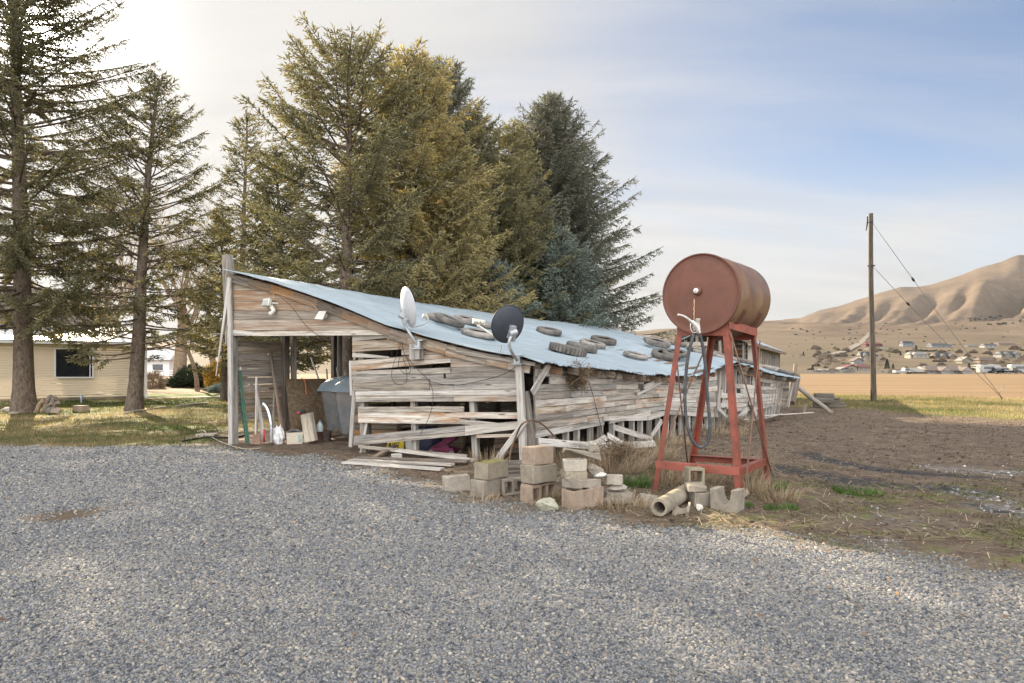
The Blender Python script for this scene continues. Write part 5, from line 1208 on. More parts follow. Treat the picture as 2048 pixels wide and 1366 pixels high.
mb = MB(); mb.lathe(fg(855, -.7)+Z_*.02, Z_, [(0, .2), (.02, .24), (.2, .26), (.38, .22), (.42, .18)], 24); tag(mb.build('drum', plain('dark_blue_drum', (.02, .025, .06), .4), None, loc=fg(855, -.7), smooth=40), 'dark blue drum in the shadow behind the magenta jack', 'drum')
# dim junk deep inside so the gaps do not look empty
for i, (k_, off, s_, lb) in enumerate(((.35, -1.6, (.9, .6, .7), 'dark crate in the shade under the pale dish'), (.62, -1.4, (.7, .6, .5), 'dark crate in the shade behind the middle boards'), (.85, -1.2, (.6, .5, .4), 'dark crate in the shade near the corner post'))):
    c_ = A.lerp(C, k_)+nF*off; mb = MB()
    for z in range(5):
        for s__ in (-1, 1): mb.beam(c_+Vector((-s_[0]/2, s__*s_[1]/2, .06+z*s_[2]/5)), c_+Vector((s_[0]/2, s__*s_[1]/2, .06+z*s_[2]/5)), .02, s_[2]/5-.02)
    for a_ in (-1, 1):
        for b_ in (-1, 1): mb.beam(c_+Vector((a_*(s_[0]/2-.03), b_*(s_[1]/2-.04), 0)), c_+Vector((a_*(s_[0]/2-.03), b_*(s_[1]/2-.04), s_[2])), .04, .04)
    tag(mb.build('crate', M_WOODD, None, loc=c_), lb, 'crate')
# ================================================================ fallen boards
def gp_(px, py, z=.02): g = G(px, py); g.z = gz1(g.x, g.y)+z; return g
fp = 'boards fallen at the foot of the shed'
def fallen(label, a_, b_, w, th=.025, mat=None, za=.03, zb=.03, up=(0, 0, 1)):
    p, q = gp_(*a_, za), gp_(*b_, zb); mb = MB(); mb.beam(p, q, w, th, up); return tag(mb.build('fallen_board', mat or M_WOOD, None, loc=p), label, 'board', fp)
fallen('long grey plank lying nearest the gravel below the front boards', z3(40, 1305), z3(1000, 1375), .13, .03, M_WOODL, .02, .03); fallen('grey plank lying second from the gravel below the front boards', z3(105, 1282), z3(1100, 1345), .14, .03, M_WOOD, .02, .05)
fallen('darker plank lying third from the gravel below the front boards', z3(150, 1268), z3(1250, 1320), .14, .03, M_WOODD, .03, .06)
fallen('pale plank sloping behind the low front boards', z3(565, 1235), z3(1320, 1308), .14, .03, M_WOODL, .10, .05); fallen('short dark board tipped beside the left front stud', z3(330, 1265), z3(540, 1200), .10, .03, M_WOODD, .03, .12)
mb = MB(); p = gp_(793, 921, .05); mb.box(p, (.15, .12, .09), .4); tag(mb.build('cut_block', M_WOODL, None, loc=p, bevel=.006), 'small pale wood offcut below the yellow sign', 'offcut')
def z9(x, y): return (1040+x/6.8267, 840+y/6.8267)
def fall_s(label, a_, b_, w, mat, oa=.3, ob=.3, th=.028):
    p, q = S(*a_, oa), S(*b_, ob); mb = MB(); mb.beam(p, q, w, th, (nS+Z_*.5)); return tag(mb.build('fallen_board', mat, None, loc=p), label, 'board', fp)
fall_s('long silvery board lying along the foot of the side wall, left end cut slanted', z9(265, 300), z9(940, 355), .12, M_WOODL, .30, .45); fall_s('long silvery board continuing right along the foot of the side wall', z9(1070, 365), z9(1840, 325), .12, M_WOODL, .45, .5)
fall_s('broad split grey board tipped towards the rubble pile', z9(970, 290), z9(1120, 590), .20, M_WOODL, .6, .8); fall_s('triangular pale board propped at the foot of the side wall', z9(1190, 210), z9(1420, 340), .13, M_WOODL, .2, .4); fall_s('short pale board crossing behind the broad split one', z9(1020, 330), z9(1170, 240), .11, M_WOODL, .25, .22)
heap = [(1505, 640, 1625, 610), (1340, 790, 1480, 760)]
rs = random.Random(21)
for i in range(13):
    px = 1350+rs.uniform(0, 190); py0 = 862-(px-1350)*.125+rs.uniform(-4, 8); d_ = rs.uniform(-.25, .3)
    p = gp_(px, py0, rs.uniform(.03, .16)); L_ = rs.uniform(.5, 1.6); ang_ = math.atan2(dS.y, dS.x)+rs.gauss(0, .45)
    mb = MB(); q = p+Vector((math.cos(ang_)*L_, math.sin(ang_)*L_, rs.uniform(-.06, .14))); mb.beam(p, q, rs.uniform(.08, .15), .025, (rs.uniform(-.4, .4), rs.uniform(-.4, .4), 1))
    o = mb.build('fallen_board', rs.choice((M_WOODL, M_WOODL, M_WOOD)), None, loc=p); tag(o, 'bleached board fallen in the heap along the far half of the side wall', 'board', 'boards heaped along the far half of the side wall')
# ================================================================ pole with stay wires, timbers
t = T('utility_pole', 'tall dark wooden utility pole standing at the field edge', 'utility pole', G(1747, 803)); pd = 30.4
mb = MB(); pts = [V(1747.5, 806, pd), V(1746, 740, pd), V(1744, 660, pd), V(1742, 580, pd), V(1741.5, 500, pd), V(1742, 427, pd)]; P = smooth_pts(pts, 2); mb.tube(P, [float(x) for x in np.linspace(.128, .086, len(P))], 14); mb.build('pole_shaft', wood('creosote_pole', dark=(.025, .021, .017), mid=(.052, .044, .037), light=(.10, .088, .075), warm=(.08, .06, .045), warm_amt=.0, grain=18), t, smooth=50)
mb = MB(); mb.tube([V(1735, 433, pd), V(1734.5, 446, pd), V(1733, 456, pd), V(1732, 462, pd)], [.03, .045, .03, .015], 8); mb.tube([V(1735, 445, pd), V(1741, 444, pd)], .02, 6); mb.build('insulator', M_WIRE, t, smooth=True)
mb = MB(); mb.lathe(V(1742, 445, pd)-Z_*.06, Z_, [(0, .095), (.12, .095)], 16); mb.lathe(V(1742, 532, pd)-Z_*.05, Z_, [(0, .102), (.10, .102)], 16); mb.tube([V(1735, 532, pd), V(1750, 531, pd)], .03, 8); mb.build('band', M_WIRE, t, smooth=40)
an = G(2006, 800); M_STEEL = plain('stay_steel', (.16, .16, .16), .5, .6, .2)
for lb, a_, kx in (('upper steel stay wire slanting from the pole top to the grass', (1745, 446), .30), ('lower steel stay wire slanting from mid pole to the grass', (1746, 533), .26)):
    t2 = T('stay_wire', lb, 'stay wire', an, 'stay wires of the utility pole'); p = V(*a_, pd); q = an+Vector((0, 0, .05))
    mb = MB(); mb.tube([p.lerp(q, i/8)-Z_*(.10*math.sin(i/8*math.pi)) for i in range(9)], .011, 6); mb.build('wire', M_STEEL, t2, smooth=True); mb = MB(); c_ = p.lerp(q, kx)-Z_*(.10*math.sin(kx*math.pi)); mb.tube([c_-(q-p).normalized()*.12, c_, c_+(q-p).normalized()*.12], [.03, .06, .03], 8); mb.build('strain_insulator', M_WIRE, t2, smooth=True)
mb = MB(); mb.tube([an+Vector((0, 0, -.1)), an+Vector((-.18, 0, .32))], .02, 8); mb.tube([an+Vector((-.18, 0, .32)), an+Vector((.10, 0, .75))], .012, 6); tag(mb.build('stay_anchor', M_STEEL, None, loc=an, smooth=True), 'bent steel anchor rod where the stay wires meet the grass', 'anchor')
M_SLEEP = wood('old_sleeper', dark=(.035, .03, .025), mid=(.12, .10, .08), light=(.24, .205, .17), warm_amt=.2)
b0 = G(1658, 812)
for i, (x0, x1, yb, dd, lb) in enumerate(((1627, 1690, 815, 0.3, 'lowest dark timber of the stack, longest one'), (1632, 1668, 808, 0.0, 'short timber of the stack, lower left'), (1655, 1680, 808, .35, 'second timber layer reaching right in the stack'), (1628, 1668, 796, .15, 'topmost weathered timber of the stack'))):
    z0 = (.12, .12, .30, .47)[i]; p = V(x0, 738, 25.2+dd); p.z = z0; q = V(x1, 738, 25.0+dd); q.z = z0
    if i == 1: p.z = q.z = .30
    mb = MB(); mb.beam(p, q, .20, .165); tag(mb.build('timber', M_SLEEP, None, loc=(p.x, p.y, 0), bevel=.012), lb, 'timber', 'old timbers stacked beyond the shed end')
mb = MB(); p = G(1609, 827); mb.beam(p-Z_*.05, p+Z_*.30+Vector((.03, 0, 0)), .06, .06); tag(mb.build('stake', M_WOODD, None, loc=p), 'short dark stake stuck in the dirt beyond the shed', 'stake')
# pale cord, concrete lid and cable on the ground left of the post
cable('pale cord trailing over the dirt in front of the shed corner post', [gp_(395, 865, .02), gp_(405, 866, .1), gp_(420, 876, .02), gp_(455, 890, .012), gp_(490, 900, .012), gp_(520, 898, .012)], .008, M_ROPE)
rock('flat pale slab on the ground left of the shed corner post', gp_(415, 874, 0), (.42, .3, .06), 31, M_CONL, name='slab', cat='slab', box=True, group=None)
cable('black pipe lying on the ground behind the pale slab', [gp_(365, 883, .02), gp_(410, 877, .02), gp_(460, 876, .02), gp_(490, 872, .02)], .022, M_WIRE)
# ================================================================ trees
def barkmat(name, dark, light):
    m, nt, b = newmat(name); n = N(nt); p = n.pos(); f = n.noise(n.map(p, (1, 1, .45)), 14, 6, .72, .6); g = n.noise(p, 2.5, 4, .6)
    c = n.mix(n.ramp(f, [(.36, 0.0), (.62, 1.0)]), dark, light); c = n.mix(n.ramp(g, [(.52, 0.0), (.72, .5)]), c, (.20, .19, .16))
    v = n.vor(n.map(p, (1, 1, .6)), 9.0).outputs['Distance']; c = n.mix(n.ramp(v, [(.08, .7), (.22, 0.0)]), c, (.035, .028, .022))
    n.l(c, b.inputs['Base Color']); b.inputs['Roughness'].default_value = .9; b.inputs['Specular IOR Level'].default_value = .15; n.bump(f, .9, .03, b); return m
M_BARK = barkmat('spruce_bark', (.075, .055, .042), (.21, .165, .13)); M_BARK2 = barkmat('cottonwood_bark', (.12, .085, .055), (.30, .225, .155))
def needles(name, dk, md, lt, trans, tcol=None):
    return leafmat(name, [(0.0, dk), (.42, md), (.74, lt), (.90, tuple(min(1, c*1.25) for c in lt)), (.94, (.16, .085, .045)), (1.0, (.24, .135, .075))], trans, .75, tcol)
M_N_BLUE = needles('blue_spruce_needles', (.070, .092, .078), (.16, .20, .17), (.27, .32, .28), .36, (1.3, 1.25, .9))
M_N_OLIVE = needles('olive_spruce_needles', (.105, .112, .068), (.24, .238, .152), (.38, .37, .245), .55, (1.48, 1.34, .74))
M_N_GOLD = needles('golden_spruce_needles', (.165, .162, .094), (.365, .34, .208), (.52, .48, .31), .57, (1.38, 1.27, .70))
M_N_DARK = needles('dark_spruce_needles', (.080, .090, .070), (.18, .19, .148), (.30, .306, .245), .40, (1.4, 1.3, .80))
def spindles(P, D, Ln, Rd, tint):
    """needle-covered twigs: one slim 3-sided spindle each"""
    n = len(P); D = D/np.maximum(np.linalg.norm(D, axis=1, keepdims=True), 1e-6)
    ref = np.where(np.abs(D[:, 2:3]) < .8, np.array([[0, 0, 1.0]]), np.array([[1.0, 0, 0]]))
    a = np.cross(D, ref); a /= np.maximum(np.linalg.norm(a, axis=1, keepdims=True), 1e-6); c = np.cross(D, a)
    v = np.empty((n, 5, 3)); v[:, 0] = P; v[:, 4] = P+D*Ln[:, None]; m = P+D*(Ln*.4)[:, None]
    ph = rng.uniform(0, 6.28, n)
    for k in range(3):
        w = ph+k*2.0944; v[:, 1+k] = m+(a*np.cos(w)[:, None]+c*np.sin(w)[:, None])*Rd[:, None]
    f = np.array([[0, 2, 1], [0, 3, 2], [0, 1, 3], [4, 1, 2], [4, 2, 3], [4, 3, 1]])
    F_ = (np.arange(n)[:, None, None]*5+f[None]).reshape(-1, 3)
    return v.reshape(-1, 3), F_, np.repeat(tint, 5)
def tri_tube(P, r, sides=4):
    """P (k,3) polyline, r (k,)"""
    k = len(P); T_ = np.gradient(P, axis=0); T_ /= np.maximum(np.linalg.norm(T_, axis=1, keepdims=True), 1e-6)
    ref = np.array([0, 0, 1.0]) if abs(T_[0, 2]) < .8 else np.array([1.0, 0, 0])
    a = np.cross(T_, ref); a /= np.maximum(np.linalg.norm(a, axis=1, keepdims=True), 1e-6); c = np.cross(T_, a)
    v = np.empty((k, sides, 3))
    for j in range(sides):
        w = 2*math.pi*j/sides; v[:, j] = P+(a*math.cos(w)+c*math.sin(w))*r[:, None]
    i = np.arange(k-1)[:, None]*sides; j = np.arange(sides)[None]; j2 = (j+1) % sides
    F_ = np.stack([i+j, i+j2, i+sides+j2, i+sides+j], -1).reshape(-1, 4)
    return v.reshape(-1, 3), F_
class Acc:
    def __init__(s): s.v = []; s.f = []; s.t = []; s.n = 0
    def add(s, v, f, t=None):
        s.v.append(v); s.f.append(f+s.n); s.n += len(v)
        if t is not None: s.t.append(t)
    def obj(s, name, mat, parent, loc=None, smooth=False):
        return np_obj(name, np.concatenate(s.v), np.concatenate(s.f), mat, parent, np.concatenate(s.t) if s.t else None, loc, smooth)
def spruce(label, base, h, r0, zlow, prof, mat, seed, u0=.25, per=6, gap=.27, lean=(0, 0), step=.095, fat=.0165, tone=0.0, cones=0.0, bare=0.0, droop=.35, bark=None, group='spruces behind the shed', name='spruce_tree', mask=None, tw=1.0):
    r = np.random.default_rng(seed); t = T(name, label, 'tree', base, group); B0 = np.array(base, float)
    wood_ = Acc(); crown = Acc(); zz = np.linspace(0, 1, 22)
    trunkP = np.stack([B0[0]+lean[0]*zz+.10*np.sin(zz*5+seed)*zz, B0[1]+lean[1]*zz+.08*np.cos(zz*4+seed)*zz, B0[2]-.08+h*zz], -1)
    rad = r0*(1-zz)**.85+.012; rad[0] *= 1.35; rad[1] *= 1.06
    wood_.add(*tri_tube(trunkP, rad, 12))
    pr = np.array(prof); z = zlow
    while z < h-.12:
        z_ = z; fz = z/h; Rz = np.interp(fz, pr[:, 0], pr[:, 1])
        nb = max(3, int(per*(.75+.5*r.random())))
        if Rz < .5: nb = max(4, nb-1)
        a0 = r.uniform(0, 6.28)
        for b in range(nb):
            z = min(h-.1, z_+r.uniform(-.5, .5)*gap); fz = z/h; Rz = np.interp(fz, pr[:, 0], pr[:, 1]); c0 = np.array([np.interp(fz, zz, trunkP[:, i]) for i in range(3)])
            az = a0+6.283*b/nb+r.normal(0, .28); L = Rz*np.clip(r.normal(.90, .15), .45, 1.10)
            if mask is not None: L *= mask(az, fz)
            if L < .08: continue
            hd = np.array([math.cos(az), math.sin(az), 0]); up = np.interp(fz, [0, .35, .75, 1], [-.28, -.02, .45, .95])+r.normal(0, .14); cv = np.interp(fz, [0, .4, 1], [.26, .22, .12])
            u = np.linspace(0, 1, 7); sid = np.array([-hd[1], hd[0], 0]); sw = r.normal(0, .10)
            P = c0+hd*(L*u)[:, None]+np.array([0, 0, 1.0])*(L*(up*u+cv*u*u))[:, None]+sid*(L*sw*u*u)[:, None]
            wood_.add(*tri_tube(P, (.007+.011*L)*(1-u)**.8+.004, 3))
            if bare and r.random() < bare*np.interp(fz, [0, .5, .8], [1.25, .8, .1]):
                # a mostly bare limb: side twigs of wood only
                for k in range(int(L*7)):
                    uu = r.uniform(.25, 1); p = c0+hd*L*uu+np.array([0, 0, L*(up*uu+cv*uu*uu)]); d = hd*.7+sid*r.choice((-1, 1))*.7+np.array([0, 0, r.normal(-.15, .25)]); l = r.uniform(.15, .5)
                    wood_.add(*tri_tube(np.stack([p, p+d*l*.5, p+d*l+np.array([0, 0, -.06])]), np.array([.006, .005, .003]), 3))
                ub = .75
            else: ub = u0
            bt = r.normal(0, .10); n_ = max(2, int(L*(1-ub)/step)); us = ub+(1-ub)*(np.arange(n_)+r.uniform(0, 1, n_))/n_
            Ps = []; Ds = []; Ls = []; Ts = []
            def cur(q): return c0+hd*(L*q)[:, None]+np.array([0, 0, 1.0])*(L*(up*q+cv*q*q))[:, None]+sid*(L*sw*q*q)[:, None]
            tang = hd[None]+np.array([0, 0, 1.0])*(up+2*cv*us)[:, None]
            Pc = cur(us); m = len(us)
            Ps.append(Pc); Ds.append(tang+r.normal(0, .15, (m, 3))); Ls.append(np.full(m, .15)); Ts.append(np.full(m, .5))
            Ps.append(cur(np.array([.93, .97, 1.0]))); Ds.append(np.repeat((hd+np.array([0, 0, up+2*cv]))[None], 3, 0)+r.normal(0, .2, (3, 3))); Ls.append(np.array([.16, .18, .22])); Ts.append(np.full(3, .68))
            for sgn in (-1, 1):
                l = (.14+.34*np.minimum(L, 2.6)*(1.10-us)*.70+r.uniform(0, .14, m))*tw
                d = tang*.72+sid[None]*sgn*.85+np.array([0, 0, -1.0])*(droop*r.uniform(.4, 1.5, m))[:, None]; d /= np.linalg.norm(d, axis=1, keepdims=True)
                ns = np.maximum(1, (l/.062).astype(int)); idx = np.repeat(np.arange(m), ns); off = np.concatenate([np.arange(k) for k in ns])/np.repeat(ns, ns)
                pp = Pc[idx]+d[idx]*(l[idx]*off)[:, None]+np.array([0, 0, -1.0])*(droop*.35*l[idx]*off**2)[:, None]
                k = len(idx)
                for s2 in (-1, 1):
                    if s2 == 1 and k > 40: keep = r.random(k) < .8
                    else: keep = np.ones(k, bool)
                    dd = d[idx]*.85+tang[idx]*.35*s2+r.normal(0, .32, (k, 3))
                    Ps.append(pp[keep]); Ds.append(dd[keep]); Ls.append(r.uniform(.09, .19, k)[keep]*tw); Ts.append((.42+.22*off+r.normal(0, .05, k))[keep])
            Ps = np.concatenate(Ps); Ds = np.concatenate(Ds); Ls = np.concatenate(Ls); Ts = np.clip(np.concatenate(Ts)+bt+tone+.05+r.normal(0, .09, len(Ps)), .02, .88)
            if cones and fz > .72 and r.random() < cones:
                q = r.integers(0, len(Ps), max(2, int(L*9))); Ps = np.concatenate([Ps, Ps[q]-np.array([0, 0, .02])]); Ds = np.concatenate([Ds, np.array([[0, 0, -1.0]])+r.normal(0, .15, (len(q), 3))]); Ls = np.concatenate([Ls, np.full(len(q), .13)]); Ts = np.concatenate([Ts, r.uniform(.95, 1, len(q))])
            crown.add(*spindles(Ps, Ds, Ls, np.full(len(Ps), fat)*r.uniform(.75, 1.25, len(Ps)), Ts))
        z = z_+gap*(.8+.4*r.random())*np.interp(fz, [0, .6, 1], [1.15, 1, .62])
    # leader
    k = 26; q = np.linspace(0, 1, k); Pl = trunkP[-1][None]-np.array([0, 0, 1.0])*(q*.7)[:, None]; crown.add(*spindles(Pl, np.stack([r.normal(0, .5, k), r.normal(0, .5, k), np.full(k, .8)], -1), np.full(k, .16), np.full(k, fat), np.full(k, .5)))
    wood_.obj('trunk', bark or M_BARK, t, smooth=True); crown.obj('crown', mat, t)
    return t
def gb(px, d): x = (px-CX)/FPX*d; return (x, d, gz1(x, d))
spruce('tallest near spruce at the left edge with a bare lower trunk', gb(48, 22.6), 18.2, .30, 3.1, [(0, 3.9), (.25, 4.2), (.45, 4.1), (.62, 3.5), (.8, 2.3), (1, .12)], M_N_OLIVE, 1, u0=.26, per=7, gap=.35, lean=(-.3, 0), step=.11, bare=.20, droop=.55, group='spruces on the lawn by the house', tone=-.13)
spruce('slender leaning see-through spruce beside the beige house', gb(268, 23.3), 11.5, .24, 2.1, [(0, 2.0), (.3, 2.7), (.5, 2.6), (.72, 2.0), (.88, 1.0), (1, .1)], M_N_OLIVE, 2, u0=.40, per=6, gap=.33, tone=-.10, lean=(.75, 0), step=.11, bare=.42, droop=.45, group='spruces on the lawn by the house')
spruce('thin sparse spruce just left of the shed roof peak', gb(487, 25.5), 11.2, .15, 2.4, [(0, 1.7), (.4, 1.5), (.7, 1.0), (.9, .5), (1, .06)], M_N_OLIVE, 3, u0=.35, per=5, gap=.36, step=.11, bare=.25, tone=-.03)
spruce('tall open-crowned spruce with cones at its top, behind the shed opening', gb(692, 18.6), 10.05, .23, 2.3, [(0, 2.2), (.3, 2.9), (.5, 2.9), (.68, 2.6), (.82, 2.0), (.93, 1.25), (1, .25)], M_N_OLIVE, 4, u0=.36, per=6, gap=.34, step=.10, bare=.12, cones=.5, droop=.42)
spruce('golden olive spruce in the middle of the row', gb(820, 20.2), 10.9, .22, 1.9, [(0, 2.2), (.3, 2.8), (.55, 2.6), (.8, 1.6), (1, .12)], M_N_GOLD, 5, u0=.20, per=7, gap=.30, cones=.3, droop=.5, tone=.05)
spruce('dark spruce with a cone-laden top behind the golden one', gb(893, 24.5), 12.4, .22, 2.0, [(0, 2.6), (.4, 2.6), (.7, 1.8), (.88, 1.1), (1, .2)], M_N_DARK, 6, u0=.22, per=7, gap=.32, cones=.7)
spruce('yellowish full spruce left of the middle, overhanging the roof', gb(905, 20.8), 8.6, .2, 1.6, [(0, 2.2), (.3, 2.4), (.6, 1.7), (.85, .8), (1, .08)], M_N_GOLD, 15, u0=.18, per=7, gap=.29, droop=.5, tone=.03)
spruce('olive spruce whose narrow top stands left of the dark end spruce', gb(958, 24.0), 10.3, .2, 1.8, [(0, 2.5), (.35, 2.5), (.7, 1.7), (.9, .85), (1, .08)], M_N_OLIVE, 7, u0=.2, per=7, gap=.31, tone=.03)
spruce('grey green spruce with thin twin top beside the dark end spruce', gb(1024, 24.8), 10.4, .2, 1.7, [(0, 2.6), (.35, 2.5), (.7, 1.5), (.9, .7), (1, .06)], M_N_OLIVE, 8, u0=.2, per=7, gap=.31, tone=.05)
spruce('broad dark spruce at the right end of the row with brown cones', gb(1098, 28.0), 12.7, .28, 1.5, [(0, 4.7), (.12, 5.1), (.3, 4.6), (.5, 3.7), (.7, 2.5), (.86, 1.25), (1, .10)], M_N_DARK, 9, u0=.2, per=11, gap=.27, cones=.7, droop=.5, step=.12)
spruce('low blue grey spruce with its branches resting on the roof edge', gb(1118, 24.6), 6.6, .16, 1.0, [(0, 2.9), (.3, 2.6), (.6, 1.7), (1, .08)], M_N_BLUE, 10, u0=.18, per=8, gap=.27, droop=.45, tone=.08)
spruce('small blue spruce poking over the roof edge beside the yellowish one', gb(985, 21.6), 4.9, .12, 1.9, [(0, 1.3), (.4, 1.7), (.7, 1.1), (1, .08)], M_N_BLUE, 11, u0=.2, per=7, gap=.25, tone=.10)
# bare broad-leaved trees far behind on the left
def bare_tree(label, base, h, r0, seed, mat, spread=.5, depth=5, group='bare trees behind the house', name='bare_tree', twig=.012):
    r = random.Random(seed); t = T(name, label, 'tree', base, group); tr = Acc(); br = Acc(); B0 = Vector(base)
    def grow(p, d, L, rad, lv):
        k = 5; P = [p]; dd = d.copy()
        for i in range(k):
            dd = (dd+Vector((r.gauss(0, .10), r.gauss(0, .10), r.gauss(.04, .06)))).normalized(); P.append(P[-1]+dd*(L/k))
        rr_ = np.linspace(rad, rad*.62, k+1)
        (tr if lv == 0 else br).add(*tri_tube(np.array([tuple(q) for q in P]), np.maximum(rr_, twig*.5), 10 if lv == 0 else (6 if lv < 2 else 3)))
        if lv >= depth: return
        for c in range(r.choice((3, 3, 4)) if lv < depth-1 else 5):
            f = r.uniform(.45, 1.0) if c else 1.0; q = P[min(k, int(f*k))]
            nd = (dd+Vector((r.gauss(0, spread), r.gauss(0, spread), r.gauss(.08, spread*.55)))).normalized(); grow(q, nd, L*r.uniform(.58, .82), max(rad*.62*r.uniform(.55, .9), twig*.5), lv+1)
    grow(B0-Vector((0, 0, .1)), Vector((r.gauss(0, .04), r.gauss(0, .04), 1)).normalized(), h*.30, r0, 0)
    tr.obj('trunk', mat, t, smooth=True); br.obj('branches', mat, t, smooth=True); return t
bare_tree('warm twiggy bare tree between the leaning spruce and the shed corner', gb(395, 44), 15, .15, 33, M_BARK2, .55)
spruce('short olive spruce filling in beside the tall open-crowned one', gb(560, 23), 8.9, .15, 1.8, [(0, 1.9), (.4, 2.0), (.7, 1.3), (1, .08)], M_N_OLIVE, 31, u0=.25, per=7, gap=.30, tone=-.02)
spruce('dim spruce standing furthest left behind the shed corner', gb(448, 31), 8.8, .15, 1.8, [(0, 1.9), (.4, 1.8), (.7, 1.2), (1, .08)], M_N_OLIVE, 32, u0=.3, per=6, gap=.32, tone=-.04)
bare_tree('big bare tree with a thick tan trunk behind the dark juniper', gb(360, 54), 22, .55, 3, M_BARK2); bare_tree('bare tree rising behind the right part of the beige house', gb(232, 46), 20, .40, 5, M_BARK2); bare_tree('bare tree behind the left part of the beige house roof', gb(120, 56), 21, .4, 8, M_BARK2)
bare_tree('thinner bare tree between the shed corner and the thick tan trunk', gb(430, 62), 19, .32, 12, M_BARK2)
# bushes and hedge
def bush(label, name, base, rx, ry, rz, n, mat, seed, cat='bush', group=None, ln=.16, rd=.022, tone=0.0, up=.5, kind=None):
    r = np.random.default_rng(seed); q = r.normal(0, 1, (n, 3)); q /= np.linalg.norm(q, axis=1, keepdims=True); k = r.uniform(.35, 1, n)**.5
    lump = 1+.22*np.sin(q[:, 0]*5+seed)*np.cos(q[:, 1]*4+seed)+.15*np.sin(q[:, 2]*7+seed*2); P = q*(k*lump)[:, None]*np.array([rx, ry, rz]); P[:, 2] = np.abs(P[:, 2]+rz*.35)*.9
    D_ = q+np.array([0, 0, up])+r.normal(0, .35, (n, 3)); v, f, tn = spindles(P+np.array(base), D_, r.uniform(.6, 1.2, n)*ln, r.uniform(.7, 1.3, n)*rd, np.clip(.35+.3*k+r.normal(0, .12, n)+tone, .02, .88))
    o = np_obj(name, v, f, mat, None, tn, base); return tag(o, label, cat, group, kind)
M_N_YEL = leafmat('yellow_bush_leaves', [(0, (.14, .085, .015)), (.5, (.36, .22, .035)), (1, (.50, .33, .07))], .35); M_N_JUN = leafmat('juniper_leaves', [(0, (.008, .014, .008)), (.5, (.024, .036, .018)), (1, (.055, .07, .03))], .15)
M_STICK = leafmat('dry_twigs', [(0, (.10, .07, .045)), (.5, (.24, .175, .11)), (1, (.36, .28, .19))], .1)
bush('low dark juniper bush on the far lawn left of the shed', 'juniper_bush', gb(385, 53.5), 1.6, 1.3, 1.2, 6500, M_N_JUN, 4, ln=.30, rd=.04); bush('golden yellow bush glowing behind the hanging loose board', 'yellow_bush', gb(441, 50), 1.0, .9, 1.7, 5500, M_N_YEL, 6, ln=.32, rd=.03, up=1.5)
bush('low trimmed dark hedge along the back of the lawn', 'hedge', gb(395, 56), 4.6, .6, .35, 7000, M_N_JUN, 8, cat='hedge', ln=.22, rd=.04); bush('bare brown shrub beside the corner of the beige house', 'dry_shrub', gb(305, 50), .8, .8, 1.0, 2600, M_STICK, 9, ln=.35, rd=.012); bush('grey green broken branch heap on the lawn beside the shed post', 'branch_heap', gb(447, 42), .8, .6, .35, 1800, M_N_BLUE, 10, cat='branch', ln=.26, rd=.025)
# ================================================================ beige house at the left
HA, HB = G(-340, 816), G(290, 797); HA = HB+(G(0, 805)-HB)*2.3; hd_ = (HB-HA).normalized(); hn = Vector((hd_.y, -hd_.x, 0)); HL = (HB-HA).length
def sid():
    m, nt, b = newmat('beige_vinyl_siding'); n = N(nt); f = n.noise(n.obj(), 1.2, 4, .6); n.l(n.mix(f, (.62, .52, .385), (.70, .60, .455)), b.inputs['Base Color']); b.inputs['Roughness'].default_value = .55; return m
M_SID = sid(); M_WTRIM = plain('white_trim', (.72, .72, .72), .5, 0, .05); M_WROOF = plain('white_metal_roof', (.50, .50, .50), .35, .1, .06, 1.5); M_GLASS = plain('dark_window_glass', (.012, .016, .022), .06, 0, .3, 3, spec=.8)
def shingle(name, c0, c1):
    m, nt, b = newmat(name); n = N(nt); p = n.obj(); f = n.noise(n.map(p, (1, 1, 5)), 6, 5, .7); n.l(n.mix(n.ramp(f, [(.3, 0.0), (.7, 1.0)]), c0, c1), b.inputs['Base Color']); b.inputs['Roughness'].default_value = .9; return m
M_SHIN = shingle('brown_shingles', (.085, .065, .055), (.15, .12, .105))
house = T('beige_house', 'beige lap-sided house with one dark window behind the left spruces', 'house', HB)
mb = MB(); NC = 22; zt_ = 2.60
for i in range(NC):
    z0, z1 = .12+i*(zt_-.12)/NC+.028, .12+(i+1)*(zt_-.12)/NC; mb.quad(HA+Z_*z1+hn*.004, HA+Z_*z0+hn*.045, HB+Z_*z0+hn*.045, HB+Z_*z1+hn*.004, hn, .02)
bk = HB-hn*9; 
for i in range(NC):
    z0, z1 = .12+i*(zt_-.12)/NC, .12+(i+1)*(zt_-.12)/NC; mb.quad(HB+Z_*z1+hd_*.004-hn*.03, HB+Z_*z0+hd_*.024-hn*.03, bk+Z_*z0+hd_*.024, bk+Z_*z1+hd_*.004, hd_, .02)
mb.build('wall', M_SID, house)
mb = MB(); mb.quad(HA+Z_*.12-hn*.03, HA-hn*.03, HB-hn*.03, HB+Z_*.12-hn*.03, hn, .1); mb.build('foundation', M_CON, house)
mb = MB(); mb.beam(HB+hn*.03+hd_*.03, HB+hn*.03+hd_*.03+Z_*zt_, .09, .09, hn); mb.build('corner_trim', M_WTRIM, house)
def HP_(px, py, off=0.0): return on_plane(px, py, HB, hn, off)
w0 = [HP_(110, 697, .085), HP_(110, 755, .085), HP_(186, 755, .085), HP_(186, 697, .085)]
wf_ = MB(); 
for a_, b_ in ((0, 1), (1, 2), (2, 3), (3, 0)): e = (w0[b_]-w0[a_]).normalized()*.03; wf_.beam(w0[a_]-e, w0[b_]+e, .06, .05, hn)
wn_ = wf_.build('window', M_WTRIM, house); mb = MB(); mb.quad(*[p-hn*.015 for p in w0], hn, .01); mb.build('pane', M_GLASS, wn_)
